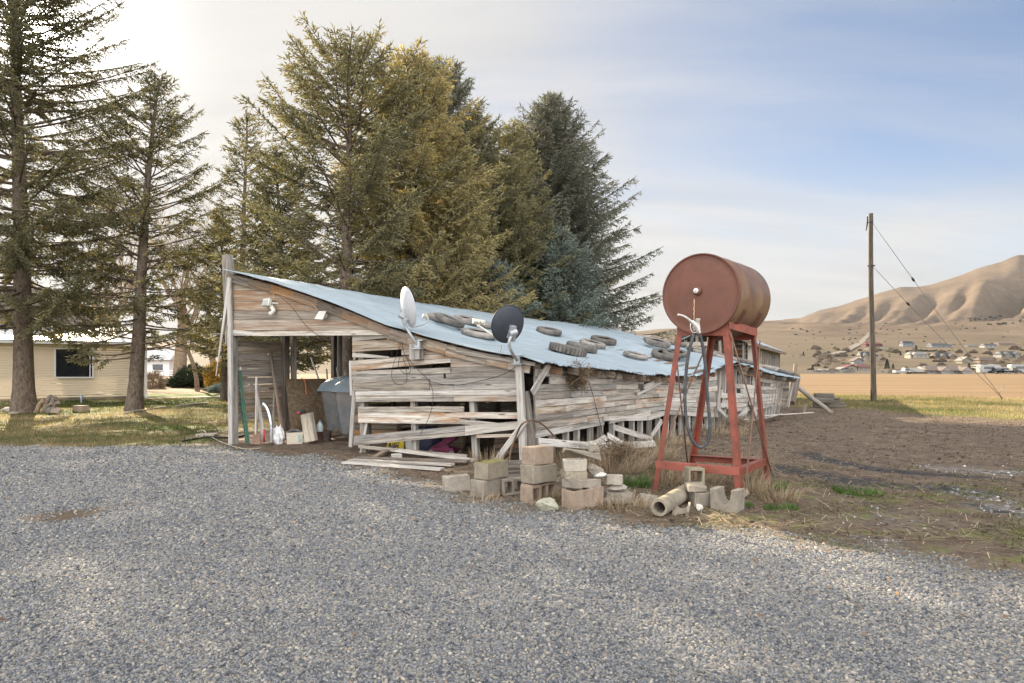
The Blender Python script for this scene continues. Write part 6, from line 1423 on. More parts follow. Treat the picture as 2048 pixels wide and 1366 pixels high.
mb = MB(); mb.quad(w0[3]-hd_*.14-hn*.01, w0[2]-hd_*.14-hn*.01, w0[2]-hd_*.10-hn*.01, w0[3]-hd_*.10-hn*.01, hn, .012); mb.build('mullion', M_WTRIM, wn_)
mb = MB(); mb.beam(HA+hn*.38+Z_*2.66, HB+hn*.38+hd_*.3+Z_*2.66, .05, .17, Z_); mb.quad(HA+hn*.36+Z_*2.60, HA+Z_*2.6, HB+Z_*2.6, HB+hn*.36+Z_*2.60, Z_, .015); mb.build('fascia_board', M_WTRIM, house)
mb = MB(); mb.quad(HA-hn*3.2+Z_*3.62, HA+hn*.42+Z_*2.75, HB+hn*.42+hd_*.35+Z_*2.75, HB-hn*3.2+hd_*.35+Z_*3.62, (0, 0, 1), .05); mb.build('porch_roof', M_WROOF, house)
mb = MB(); mb.quad(HA-hn*7+Z_*5.7, HA-hn*3.15+Z_*3.66, HB-hn*3.15-hd_*1.2+Z_*3.66, HB-hn*7-hd_*3.0+Z_*5.7, (0, 0, 1), .06); mb.prism([HB-hn*3.15-hd_*1.2+Z_*3.66, HB-hn*7-hd_*3+Z_*5.7, HB-hn*10.8-hd_*1.2+Z_*3.66], Vector((0, 0, -.06))); mb.build('main_roof', M_SHIN, house)
mb = MB(); mb.quad(HA-hn*10.8+Z_*3.6, HA-hn*10.8, HB-hn*9, HB-hn*9+Z_*3.6, -hn, .05); mb.quad(HA-hn*3.3+Z_*3.6, HA-hn*3.3+Z_*2.5, HB-hn*3.3+Z_*2.5, HB-hn*3.3+Z_*3.6, hn, .05); mb.build('back_wall', M_SID, house)
# lawn oddments
rock('pale rounded rock at the left edge before the big spruce', G(16, 826), (.55, .35, .24), 41, M_CONL, name='rock', cat='rock', group='rocks by the big spruce'); rock('tan rock right of the big spruce with a dark hollow', G(113, 828), (.42, .3, .24), 42, M_CONP, name='rock', cat='rock', group='rocks by the big spruce'); rock('flat rock beside the foot of the big spruce', G(28, 830), (.4, .3, .14), 43, M_CON, name='rock', cat='rock', group='rocks by the big spruce')
mb = MB(); g_ = G(80, 826)
for (dx, l, hgt) in ((-.15, .35, .42), (.05, .45, .30), (.25, .3, .5), (.38, .25, .35), (.1, .3, .55)): mb.tube(smooth_pts([g_+Vector((dx, 0, -.05)), g_+Vector((dx+l*.3, .05, hgt*.7)), g_+Vector((dx+l, -.05, hgt))], 2), [float(x) for x in np.linspace(.11, .05, 10)][:10] if False else .075, 8)
tag(mb.build('stump', M_ROUND, None, loc=g_, smooth=50, jitter=.01), 'gnarled broken stump beside the big spruce trunk', 'stump')
block('lone tan concrete block lying on the lawn between the two spruces', G(162, 824), -.6, M_CONP, .62, .25, .22, 0, group=None); mb = MB(); g_ = G(163, 806); mb.tube([g_, g_+Z_*.34], .03, 8); mb.tube([g_+Z_*.2, g_+Z_*.34], .05, 8); tag(mb.build('hydrant_tap', plain('blue_white_tap', (.45, .50, .62), .4), None, loc=g_, smooth=40), 'small blue and white tap standing before the house wall', 'tap')
for a_, b_, lb in (((250, 829), (292, 822), 'pale pole lying on the grass at the foot of the leaning spruce'), ((292, 822), (330, 817), 'whitish pipe lying right of the leaning spruce, near one'), ((352, 815), (415, 808), 'whitish pipe lying right of the leaning spruce, far one')):
    p, q = G(*a_), G(*b_); mb = MB(); mb.tube([p+Z_*.05, q+Z_*.05], .04, 8); tag(mb.build('pipe', M_CONL, None, loc=p, smooth=True), lb, 'pipe')
mb = MB(); mb.quad(HB+Z_*.03-hd_*.2+hn*.1, HB+Z_*.03+hn*1.0, HB+Z_*.03+hn*1.0+hd_*9, HB+Z_*.03+hd_*9+hn*.1, (0, 0, 1), .03); tag(mb.build('path', M_CONL, None), 'narrow pale concrete path at the house corner', None, None, 'structure')
wh = T('white_house', 'distant white house with a pale roof seen past the thick tan trunk', 'house', (V(310, 738, 140).x, 140, 0)); mb = MB(); mb.box(V(290, 738, 141)+Z_*.2, (13, 6, 3.2)); mb.build('wall', M_WTRIM, wh)
mb = MB(); c_ = V(290, 738, 141); mb.prism([c_+Vector((-7.2, -4, 1.8)), c_+Vector((-7.2, 0, 4.4)), c_+Vector((-7.2, 4, 1.8))], Vector((14.4, 0, 0))); mb.build('roof', M_WROOF, wh); mb = MB(); mb.box(c_+Vector((4.2, -3.05, .2)), (2.0, .08, 1.5)); mb.build('window', M_GLASS, wh)
t = T('white_fence', 'white rail fence in front of the distant white house', 'fence', (V(325, 738, 115).x, 115, 0)); mb = MB()
for z in (.35, .75, 1.15): mb.beam(Vector((V(215, 738, 115).x, 115, z)), Vector((V(352, 738, 115).x, 115, z)), .04, .14)
mb.build('rails', M_WTRIM, t); 
for i in range(7): x = V(215, 738, 115).x+i*1.9; mb = MB(); mb.beam(Vector((x, 115.05, 0)), Vector((x, 115.05, 1.4)), .14, .14); mb.build('fence_post', M_WTRIM, t)
# ================================================================ far valley: road, houses, trees
YP = HY-(ZT-HC)/DD*FPX
def terr(px, py_):
    i = int(np.argmin(np.abs(US-px))); col = YP[:, i]; k = np.where(col <= py_)[0]
    j = k[0] if len(k) else len(DS)-1
    if j == 0: d = DS[0]
    else:
        a_, b_ = col[j-1], col[j]; d = DS[j-1]+(DS[j]-DS[j-1])*((a_-py_)/(a_-b_) if abs(a_-b_) > 1e-6 else 0)
    return d, tz(px, d)
def TP(px, py_): d, z = terr(px, py_); return Vector(((px-CX)/FPX*d, d, z))
rp_ = [(1742, 664), (1733, 674), (1724, 684), (1712, 692), (1700, 698), (1690, 703), (1672, 708), (1655, 711)]
P = []
for i in range(len(rp_)-1):
    for k in range(6): f = k/6; P.append(TP(rp_[i][0]*(1-f)+rp_[i+1][0]*f, rp_[i][1]*(1-f)+rp_[i+1][1]*f))
mb = MB()
for i in range(len(P)-1):
    w_ = 5.0; a_, b_ = P[i]+Z_*.8, P[i+1]+Z_*.8; s_ = Vector((1, .2, 0)).normalized()*w_
    mb.face(tuple(range(len(mb.v), len(mb.v)+4)), [(0, 0)]*4); mb.v += [a_-s_, a_+s_, b_+s_, b_-s_]
tag(mb.build('road', plain('pale_road', (.135, .12, .10), .9), None), 'pale road winding up the far slope', None, None, 'structure')
HM = {}
def hm(c, rough=.8):
    if c not in HM: HM[c] = plain('paint_%d' % len(HM), tuple(x*.72 for x in c), rough, 0, .08, .4)
    return HM[c]
WCOL = dict(tan=(.25, .215, .17), grey=(.30, .29, .28), white=(.23, .23, .225), stone=(.34, .31, .27), brown=(.22, .16, .12), red=(.12, .04, .042), blue=(.20, .22, .25), cream=(.29, .25, .205)); RC = dict(dk=(.055, .06, .07), brown=(.15, .12, .105), grey=(.24, .235, .23), red=(.15, .05, .052), white=(.21, .21, .21), pale=(.25, .24, .22))
def far_house(label, x0, x1, yb, ye, yr, wc, rc, gable=False, wing=None, nwin=4, name='far_house', cat='house'):
    d, z = terr((x0+x1)/2, yb); xa, xb = (x0-CX)/FPX*d, (x1-CX)/FPX*d; zb = z-.3; he = (yb-ye)/FPX*d; hr = (yb-yr)/FPX*d; dp = max(6, min(11, (xb-xa)*.6)); c_ = Vector(((xa+xb)/2, d+dp/2, z))
    t = T(name, label, cat, c_); mb = MB(); mb.beam(Vector((xa, c_.y, zb+(he+.3)/2)), Vector((xb, c_.y, zb+(he+.3)/2)), dp, he+.3)
    if gable: mb.prism([Vector((xa, d, z+he)), Vector((xb, d, z+he)), Vector(((xa+xb)/2, d, z+hr-.15))], Vector((0, dp, 0)))
    else:
        for x, s_ in ((xa+.02, 1), (xb-.22, 1)): mb.prism([Vector((x, d+.02, z+he)), Vector((x, d+dp-.02, z+he)), Vector((x, d+dp/2, z+hr-.2))], Vector((.2, 0, 0)))
    mb.build('wall', hm(WCOL[wc]), t); mb = MB(); o_ = .6
    if gable:
        xm = (xa+xb)/2
        mb.prism([Vector((xa-o_, d-o_, z+he-.2)), Vector((xm, d-o_, z+hr)), Vector((xm, d-o_, z+hr+.3)), Vector((xa-o_, d-o_, z+he+.1))], Vector((0, dp+2*o_, 0))); mb.prism([Vector((xm, d-o_, z+hr)), Vector((xb+o_, d-o_, z+he-.2)), Vector((xb+o_, d-o_, z+he+.1)), Vector((xm, d-o_, z+hr+.3))], Vector((0, dp+2*o_, 0)))
    else:
        hip = min((xb-xa)*.14, dp*.5)
        b_ = len(mb.v); mb.v += [Vector((xa-o_, d-o_, z+he)), Vector((xb+o_, d-o_, z+he)), Vector((xb+o_, d+dp+o_, z+he)), Vector((xa-o_, d+dp+o_, z+he)), Vector((xa+hip, d+dp/2, z+hr)), Vector((xb-hip, d+dp/2, z+hr))]
        for f in ((0, 1, 5, 4), (1, 2, 5), (2, 3, 4, 5), (3, 0, 4), (3, 2, 1, 0)): mb.face(tuple(b_+i for i in f), [(0, 0)]*len(f))
    if wing is not None:
        for w in wing:
            xw = xa+(xb-xa)*w; ww = (xb-xa)*.10; mb.prism([Vector((xw-ww-.4, d-2.2, z+he-.1)), Vector((xw+ww+.4, d-2.2, z+he-.1)), Vector((xw, d-2.2, z+he+(hr-he)*.72))], Vector((0, dp*.5+2.2, 0)))
    mb.build('roof', hm(RC[rc]), t)
    if wing is not None:
        for w in wing:
            xw = xa+(xb-xa)*w; ww = (xb-xa)*.10; m2 = MB(); m2.beam(Vector((xw-ww, d-1.0, z+he*.45)), Vector((xw+ww, d-1.0, z+he*.45)), 2.0, he*.95); m2.prism([Vector((xw-ww, d-2.3, z+he-.1)), Vector((xw+ww, d-2.3, z+he-.1)), Vector((xw, d-2.3, z+he+(hr-he)*.6))], Vector((0, .1, 0))); m2.build('porch', hm(WCOL[wc]), t)
    for i in range(nwin):
        xw = xa+(xb-xa)*(i+.6)/(nwin+.2); s_ = min(1.3, he*.35); m2 = MB(); m2.box(Vector((xw, d-.03, z+he*.55)), (s_*1.1, .1, s_)); m2.build('window', M_GLASS, t)
    return t
for a_ in (('long grey-roofed ranch house with two front gables at the field edge', 1853, 1936, 748.2, 741, 731, 'grey', 'brown', False, (.38, .88), 5), ('tan hip-roofed house just left of the long ranch house', 1822, 1852, 748.2, 744, 736, 'tan', 'pale', False, None, 2), ('grey stone house with a pale roof beyond the plough strip', 1821, 1856, 717, 709, 703, 'stone', 'grey', False, (.2,), 4), ('dark-roofed house with broad hips right of the stone house', 1872, 1914, 717.5, 713, 705, 'brown', 'dk', False, (.3, .7), 4),
           ('white farmhouse with steep dark gables at the right edge', 2003, 2042, 716, 708, 702, 'white', 'dk', False, (.22, .72), 4), ('brown house half hidden by bare trees left of the white farmhouse', 1960, 1990, 727, 720, 714, 'brown', 'brown', False, None, 3), ('low grey shed with a flat pale roof right of the long ranch house', 1958, 2000, 737, 732, 728, 'grey', 'grey', False, None, 2), ('small steep white house left of the utility pole', 1708, 1726, 728, 722, 716, 'white', 'brown', True, None, 1), ('dark-roofed house peeping out behind the utility pole', 1722, 1756, 722, 712, 703, 'cream', 'dk', False, (.2,), 3),
           ('low red-roofed house left of the utility pole', 1716, 1738, 741, 734, 729, 'cream', 'red', False, None, 2), ('cream house with a reddish roof left of the red-roofed one', 1694, 1714, 741, 734, 730, 'cream', 'red', True, None, 1), ('white shed with a rounded pale roof left of the cream house', 1683, 1697, 743, 738, 735, 'white', 'white', True, None, 1), ('long low white building at the left end of the fence', 1641, 1674, 743.5, 740, 737.5, 'white', 'white', False, None, 4),
           ('dark red barn on the slope beside the utility pole', 1732, 1765, 693, 688, 684, 'red', 'red', False, None, 2), ('long white metal shed below the dark red barn', 1736, 1780, 699.5, 697, 695.5, 'white', 'white', False, None, 2), ('blue grey two-storey house on the slope above the stone house', 1806, 1829, 693, 686, 682, 'blue', 'dk', False, None, 3), ('blue grey house on the slope right of the two-storey one', 1864, 1904, 694, 690, 686, 'blue', 'blue' if False else 'dk', False, None, 4), ('thin white shed high on the slope', 1935, 1955, 693.5, 691, 689.5, 'white', 'white', False, None, 2),
           ('grey house on the slope behind the white farmhouse, left one', 1969, 1995, 696, 690, 687, 'grey', 'dk', False, None, 3), ('brown house on the slope behind the white farmhouse, right one', 1998, 2030, 691, 687, 684, 'brown', 'brown', False, None, 3), ('small tan open gable shelter right of the dark-roofed house', 1924, 1944, 727, 721, 714, 'tan', 'pale', True, None, 1)): far_house(*a_)
t = T('rail_fence', 'long white rail fence along the far field edge', 'fence', V(1700, 747, 230)); mb = MB(); 
for k in range(2): p, q = TP(1612, 747.2), TP(1800, 747.2); mb.beam(p+Z_*(.5+k*.55), q+Z_*(.5+k*.55), .06, .18)
mb.build('rails', hm(WCOL['white']), t); mb = MB()
for i in range(40): c_ = p.lerp(q, i/39); mb.beam(c_-Z_*.2, c_+Z_*1.35, .14, .14)
mb.build('posts', hm(WCOL['white']), t)['kind'] = 'stuff'
def vehicle(label, px, yb, ln, hgt, colr, kind, name, cat):
    c_ = TP(px, yb); t = T(name, label, cat, c_); pr = {'car': [(-.5, .16), (-.5, .52), (-.32, .58), (-.2, .98), (.18, 1.0), (.33, .6), (.5, .52), (.5, .16)], 'truck': [(-.5, .2), (-.5, .55), (-.02, .57), (.0, 1.0), (.22, 1.0), (.30, .6), (.5, .55), (.5, .2)], 'camper': [(-.5, .18), (-.5, .92), (-.44, 1.0), (.42, 1.0), (.5, .85), (.48, .18)]}[kind]
    mb = MB(); mb.prism([c_+Vector((x*ln, -.9, z*hgt)) for x, z in pr], Vector((0, 1.8, 0))); mb.build('body', hm(colr, .35), t, bevel=.05); w_ = {'car': (-.24, .24, .62, .92), 'truck': (.02, .24, .62, .92), 'camper': (-.3, .2, .55, .8)}[kind]
    mb = MB(); mb.quad(c_+Vector((w_[0]*ln, -.93, w_[3]*hgt)), c_+Vector((w_[0]*ln*1.1, -.93, w_[2]*hgt)), c_+Vector((w_[1]*ln*1.1, -.93, w_[2]*hgt)), c_+Vector((w_[1]*ln*.8, -.93, w_[3]*hgt)), (0, -1, 0), .03); mb.build('window', M_GLASS, t)
    for sx in (-.3, .3): mb = MB(); mb.lathe(c_+Vector((sx*ln, -.92, .33)), (0, -1, 0), [(0, .33), (.08, .33)], 14); mb.build('wheel', M_RUB, t)
for a_ in (('white pickup truck parked at the far field edge right of the pole', 1807, 748, 5.6, 1.8, (.42, .42, .42), 'truck', 'pickup_truck', 'truck'), ('white camper trailer right of the ranch house', 1977, 748, 6, 2.7, (.42, .42, .42), 'camper', 'camper_trailer', 'trailer'), ('dark car right of the white camper trailer', 1996, 748.2, 4.6, 1.6, (.03, .03, .04), 'car', 'parked_car', 'car'), ('white car parked right of the dark car', 2006, 748.2, 4.6, 1.9, (.42, .42, .42), 'car', 'parked_car', 'car'), ('whitish trailer at the right edge by the field', 2042, 748, 7, 2.8, (.40, .40, .39), 'camper', 'camper_trailer', 'trailer'), ('black vehicle between the white car and the last trailer', 2022, 748.2, 5.0, 1.8, (.03, .03, .035), 'truck', 'pickup_truck', 'truck')): vehicle(*a_)
# far trees
M_N_FAR = leafmat('far_evergreen', [(0, (.012, .016, .012)), (.5, (.030, .038, .028)), (1, (.06, .07, .05))], .1)
def far_spruce(label, px, yb, hpx):
    c_ = TP(px, yb); d = c_.y; h = hpx/FPX*d; r = np.random.default_rng(int(px)); n = 900; f = r.uniform(.05, 1, n); a_ = r.uniform(0, 6.28, n); rad = (1-f)*h*.24*np.sqrt(r.uniform(.2, 1, n)); P_ = np.stack([c_.x+rad*np.cos(a_), c_.y+rad*np.sin(a_), c_.z+f*h], -1)
    t = T('far_conifer', label, 'tree', c_, 'dark conifers among the far houses'); v, fc_, tn = spindles(P_, np.stack([np.cos(a_), np.sin(a_), np.full(n, -.1)], -1), np.full(n, h*.10), np.full(n, h*.024), r.uniform(.1, .8, n)); np_obj('crown', v, fc_, M_N_FAR, t, tn)
    mb = MB(); mb.tube([c_-Z_*.3, c_+Z_*h*.5], h*.02, 6); mb.build('trunk', M_BARK, t)
for px, yb, h, lb in ((1774, 738, 20, 'tallest far conifer right of the utility pole'), (1786, 738, 11, 'small far conifer right of the tallest one'), (1801, 711, 8, 'small far conifer left of the stone house'), (1813, 712, 9, 'far conifer touching the stone house'), (1625, 741, 12, 'far conifer at the left end of the white fence'), (1607, 712, 9, 'far conifer on the plain above the shed end'), (1938, 741, 15, 'far conifer at the right end of the ranch house'), (1662, 725, 9, 'far conifer in the bare grove'), (1832, 702, 12, 'far conifer above the stone house roof'), (1930, 722, 10, 'far conifer behind the open gable shelter')): far_spruce(lb, px, yb, h)
M_TWIGF = barkmat('far_bare_twigs', (.13, .105, .085), (.25, .21, .175))
fg_proto = None
rs = random.Random(5)
spots = [(1640+i*5.2, 738-rs.uniform(0, 12), rs.uniform(18, 32)) for i in range(9)]+[(1968+i*7.5, 742-rs.uniform(0, 14), rs.uniform(14, 24)) for i in range(11)]+[(1700+i*16, 716-rs.uniform(0, 8), rs.uniform(8, 14)) for i in range(6)]+[(1690, 740, 14), (1745, 735, 22), (1758, 738, 20), (1845, 712, 12), (1860, 715, 13), (1600, 716, 12), (1586, 717, 10), (1900, 728, 10), (1950, 735, 14)]
protos = [bare_tree('grey bare tree in the groves among the far houses', (0, 0, 0), 8, .16, 50+k, M_TWIGF, .55, 5, 'bare trees among the far houses', 'far_bare_tree', .05) for k in range(3)]
for i, (px, yb, hp) in enumerate(spots):
    c_ = TP(px, yb); o = protos[i] if i < 3 else dup(protos[i % 3], c_, (0, 0, rs.uniform(0, 6)))
    o.location = c_; s_ = hp/FPX*c_.y/8.0; o.scale = (s_*1.25, s_*1.25, s_)
shr = None
def shrub_at(px, py_, wpx, lab='dark juniper dotting the dry hillside', grp='junipers on the hillside'):
    global shr
    c_ = TP(px, py_)
    if shr is None: shr = bush(lab, 'hill_juniper', (0, 0, 0), 1, 1, .75, 420, M_N_FAR, 3, group=grp, ln=.35, rd=.12); o = shr
    else: o = shr.copy(); link(o); o['label'] = lab; o['group'] = grp
    s_ = wpx/FPX*c_.y/2; o.location = c_; o.scale = (s_*1.3, s_, s_); o.rotation_euler = (0, 0, rs.uniform(0, 6))
for i in range(95):
    px = rs.uniform(1560, 2060); py_ = rs.choice((rs.uniform(645, 690), rs.uniform(655, 700))); shrub_at(px, py_, rs.uniform(1.6, 4.2))
for i in range(44): px = rs.uniform(1935, 2005); shrub_at(px, 640-(px-1935)*.09+rs.gauss(0, 2.4), rs.uniform(2, 4.5))
for i in range(24): px = rs.uniform(1975, 2060); shrub_at(px, 650-(px-1975)*.09+rs.gauss(0, 1.3), rs.uniform(2, 4.5))
for i in range(34): px = rs.uniform(1612, 2050); shrub_at(px, rs.choice((rs.uniform(699, 708), rs.uniform(710, 722), rs.uniform(738, 746))), rs.uniform(3, 8), 'dark shrub among the far houses', 'shrubs among the far houses')
M_BROWNF = leafmat('far_bare_shrubs', [(0, (.06, .047, .038)), (.5, (.115, .092, .075)), (1, (.18, .15, .125))], .1)
bsh = None
for i in range(90):
    px = rs.choice((rs.uniform(1630, 1700), rs.uniform(1965, 2055), rs.uniform(1700, 1960))); c_ = TP(px, rs.choice((rs.uniform(716, 740), rs.uniform(697, 714), rs.uniform(741, 747.5))))
    if bsh is None: bsh = o = bush('grey brown leafless shrub among the far houses', 'bare_shrub', (0, 0, 0), 1, 1, 1, 420, M_BROWNF, 13, group='leafless shrubs among the far houses', ln=.5, rd=.07)
    else: o = bsh.copy(); link(o)
    s_ = rs.uniform(4, 12)/FPX*c_.y/2; o.location = c_; o.scale = (s_*1.4, s_, s_); o.rotation_euler = (0, 0, rs.uniform(0, 6))
for i in range(16): shrub_at(1815+i*5.5+rs.uniform(-2, 2), 703+rs.gauss(0, 1), rs.uniform(4, 8), 'dark shrub among the far houses', 'shrubs among the far houses')
# ================================================================ ground cover
def blades(P, h, spread, w, seed, bend=.5):
    r = np.random.default_rng(seed); n = len(P); a_ = r.uniform(0, 6.28, n); lean_ = np.abs(r.normal(0, spread, n)); d = np.stack([np.cos(a_)*lean_, np.sin(a_)*lean_, np.ones(n)], -1); d /= np.linalg.norm(d, axis=1, keepdims=True)
    s_ = np.stack([-np.sin(a_+1), np.cos(a_+1), np.zeros(n)], -1)*np.asarray(w)[..., None] if np.ndim(w) else np.stack([-np.sin(a_+1), np.cos(a_+1), np.zeros(n)], -1)*w
    m = P+d*(h*.55)[:, None]; tip = P+d*h[:, None]+np.stack([np.cos(a_), np.sin(a_), -np.ones(n)*.5], -1)*(h*bend*lean_)[:, None]
    v = np.stack([P-s_, P+s_, m+s_*.7, m-s_*.7, tip], 1).reshape(-1, 3); k = np.arange(n)[:, None]*5
    f = np.concatenate([k+np.array([[0, 1, 2]]), k+np.array([[0, 2, 3]]), k+np.array([[3, 2, 4]])]); return v, f
M_BLADE = leafmat('lawn_blades', [(0, (.032, .050, .014)), (.35, (.075, .092, .028)), (.6, (.155, .135, .058)), (.8, (.26, .20, .115)), (1, (.34, .27, .17))], .35, .6, (1.3, 1.3, .6))
M_STRAW = leafmat('straw', [(0, (.15, .105, .065)), (.5, (.34, .265, .175)), (1, (.52, .43, .31))], .2, .7, (1.1, 1.0, .7)); M_GREENB = leafmat('green_blades', [(0, (.03, .065, .015)), (.6, (.07, .14, .03)), (1, (.15, .22, .06))], .3, .6, (1.2, 1.3, .5))
def scatter(n, x0, x1, y0, y1, seed): r = np.random.default_rng(seed); return r.uniform(x0, x1, n), r.uniform(y0, y1, n), r
# lawn at the left and the rough grass at the right
def lawn(name, label, n, box_, seed, hmin, hmax, w):
    x, y, r = scatter(n, *box_, seed); wg_, wf_, wd_ = regions(x, y); dens = (1-wg_)*(1-wd_)*(1-wf_*.97); near = fbm(x*1.2, y*1.2, 7); keep = (r.random(n) < dens*(.25+1.1*near)) & (np.abs(x/y) < .84); x, y = x[keep], y[keep]; k = len(x)
    tn = np.clip(.70+(fbm(x*.5, y*.5, 12)-.5)*1.5+r.normal(0, .16, k)-np.clip((vnoise(x*.35, y*.35, 77)-.5)*2, 0, .6)*(x < 0)+.08*(x > 0), 0, 1)
    v, f = blades(np.stack([x, y, gz(x, y)], -1), r.uniform(hmin, hmax, k), .5, r.uniform(.5, 1.3, k)*w, seed); o = np_obj(name, v, f, M_BLADE, None, np.repeat(tn, 5)); return tag(o, label, None, None, 'stuff')
lawn('grass', 'patchy short winter grass left of the shed', 120000, (-24, -3.5, 12.0, 34), 3, .03, .10, .006); x, y, r = scatter(60000, 1.2, 16, 4.2, 10.2, 71); wg_, wf_, wd_ = regions(x, y); keep = (r.random(len(x)) < np.clip((fbm(x*1.1, y*1.4, 73)-.50)*6, 0, .9)) & (wg_ < .5) & (x/y < .84); x, y = x[keep], y[keep]; k = len(x)
v, f = blades(np.stack([x, y, gz(x, y)], -1), r.uniform(.015, .06, k), .7, r.uniform(.5, 1.3, k)*.004, 71); tag(np_obj('weeds', v, f, M_BLADE, None, np.repeat(np.clip(r.normal(.36, .2, k), 0, 1), 5)), 'sparse low green and tan weeds between dirt and gravel', None, None, 'stuff')
lawn('grass', 'rough sunlit grass between the dirt and the field', 110000, (8, 34, 11, 41), 4, .04, .15, .007)
x, y, r = scatter(1200, 10, 45, 26, 42, 8)
def straw_litter(n, box_, seed, name, label, lmin, lmax, dens):
    x, y, r = scatter(n, *box_, seed); wg_, wf_, wd_ = regions(x, y); keep = (r.random(n) < dens(x, y, wg_, wd_)) & (np.abs(x/np.maximum(y, .1)) < .86); x, y = x[keep], y[keep]; k = len(x); a_ = r.uniform(0, 6.28, k); l = r.uniform(lmin, lmax, k); z = gz(x, y)+.006+r.uniform(0, .02, k)
    P0 = np.stack([x, y, z], -1); D_ = np.stack([np.cos(a_), np.sin(a_), r.normal(0, .12, k)], -1)*l[:, None]; S_ = np.stack([-np.sin(a_), np.cos(a_), np.zeros(k)], -1)*r.uniform(.002, .0045, k)[:, None]
    v = np.stack([P0-S_, P0+S_, P0+D_+S_*.6, P0+D_-S_*.6], 1).reshape(-1, 3); f = np.arange(k)[:, None]*4+np.arange(4)[None]; o = np_obj(name, v, f, M_STRAW, None, np.repeat(r.uniform(0, 1, k), 4)); return tag(o, label, None, None, 'stuff')
straw_litter(30000, (-1, 17, 4.5, 24), 11, 'straw', 'dry straw littered over the dirt yard', .04, .20, lambda x, y, g, d: d*(fbm(x*1.1, y*1.1, 33) > .46)*.9)
straw_litter(9000, (-3, 5, 5.6, 12), 17, 'twigs', 'dry twigs and stems littered round the blocks and fallen boards', .06, .32, lambda x, y, g, d: (g < .35)*.55)
# leaves
x, y, r = scatter(9000, -9, 8, 2.8, 12.5, 14); wg_, wf_, wd_ = regions(x, y); edge_ = np.exp(-np.abs(poly_sd(x, y, GRAVEL))/.8); cl = fbm(x*.8, y*.8, 44); keep = r.random(len(x)) < np.clip(edge_*.85*(cl > .45)+.022+(cl > .66)*.14*(y > 5), 0, 1); x, y = x[keep], y[keep]; k = len(x)
a_ = r.uniform(0, 6.28, k); s_ = r.uniform(.010, .026, k); z = gz(x, y)+.022; t0 = np.stack([np.cos(a_), np.sin(a_), r.normal(0, .25, k)], -1)*s_[:, None]; t1 = np.stack([-np.sin(a_), np.cos(a_), r.normal(0, .3, k)], -1)*(s_*.55)[:, None]; P0 = np.stack([x, y, z], -1)
v = np.stack([P0-t0, P0-t0*.2+t1, P0+t0*1.1, P0-t0*.2-t1], 1).reshape(-1, 3); M_LEAF = leafmat('fallen_leaves', [(0, (.08, .045, .028)), (.5, (.19, .105, .058)), (1, (.32, .20, .115))], .15)
tag(np_obj('leaves', v, np.arange(k)[:, None]*4+np.arange(4)[None], M_LEAF, None, np.repeat(r.uniform(0, 1, k), 4)), 'brown fallen leaves scattered on the gravel', None, None, 'stuff')
# gravel stones
def stones_mat(name, pal):
    m, nt, b = newmat(name); n = N(nt); c = n.ramp(n.attr('tint'), pal); f = n.noise(n.pos(), 160, 3, .6); c = n.mix(.35, c, n.mix(f, (.05, .05, .05), (.55, .54, .52)), 'OVERLAY'); n.l(c, b.inputs['Base Color']); b.inputs['Roughness'].default_value = .85; b.inputs['Specular IOR Level'].default_value = .25; return m
PAL = [(0.0, (.050, .057, .070)), (.16, (.110, .120, .138)), (.36, (.185, .195, .215)), (.54, (.27, .275, .285)), (.64, (.24, .222, .195)), (.80, (.36, .335, .295)), (.93, (.49, .45, .39)), (1.0, (.40, .235, .13))]
M_GST = stones_mat('gravel_stones', PAL); M_PST = stones_mat('pale_stones', [(0, (.16, .165, .17)), (.5, (.36, .36, .36)), (1, (.60, .60, .58))])
ICO = np.array([(0, 1, 1.618), (0, -1, 1.618), (0, 1, -1.618), (0, -1, -1.618), (1, 1.618, 0), (-1, 1.618, 0), (1, -1.618, 0), (-1, -1.618, 0), (1.618, 0, 1), (-1.618, 0, 1), (1.618, 0, -1), (-1.618, 0, -1)])/1.902
bmx = bmesh.new(); [bmx.verts.new(tuple(p)) for p in ICO]; rh = bmesh.ops.convex_hull(bmx, input=bmx.verts); bmx.verts.index_update(); IF = np.array([[v_.index for v_ in f_.verts] for f_ in bmx.faces]); bmx.free()
def stones(name, label, x, y, size, seed, mat, tint, sink=.25):
    r = np.random.default_rng(seed); n = len(x); rad = r.uniform(.68, 1.22, (n, 12, 1)); v = ICO[None]*rad*np.stack([r.uniform(.8, 1.5, n), r.uniform(.7, 1.1, n), r.uniform(.42, .85, n)], -1)[:, None, :]
    q = r.normal(0, 1, (n, 4)); q[:, 0] *= 1.2; q[:, 1:3] *= .28; q /= np.linalg.norm(q, axis=1, keepdims=True); w_, a_, b_, c_ = q.T
    M_ = np.stack([1-2*(b_*b_+c_*c_), 2*(a_*b_-c_*w_), 2*(a_*c_+b_*w_), 2*(a_*b_+c_*w_), 1-2*(a_*a_+c_*c_), 2*(b_*c_-a_*w_), 2*(a_*c_-b_*w_), 2*(b_*c_+a_*w_), 1-2*(a_*a_+b_*b_)], -1).reshape(n, 3, 3)
    v = np.einsum('nij,nkj->nki', M_, v)*size[:, None, None]+np.stack([x, y, gz(x, y)+size*(.42-sink*1.6)], -1)[:, None, :]
    f = (np.arange(n)[:, None, None]*12+IF[None]).reshape(-1, 3); return tag(np_obj(name, v.reshape(-1, 3), f, mat, None, np.repeat(tint, 12)), label, None, None, 'stuff')
xs_, ys_, ss_ = [], [], []
r = np.random.default_rng(99)
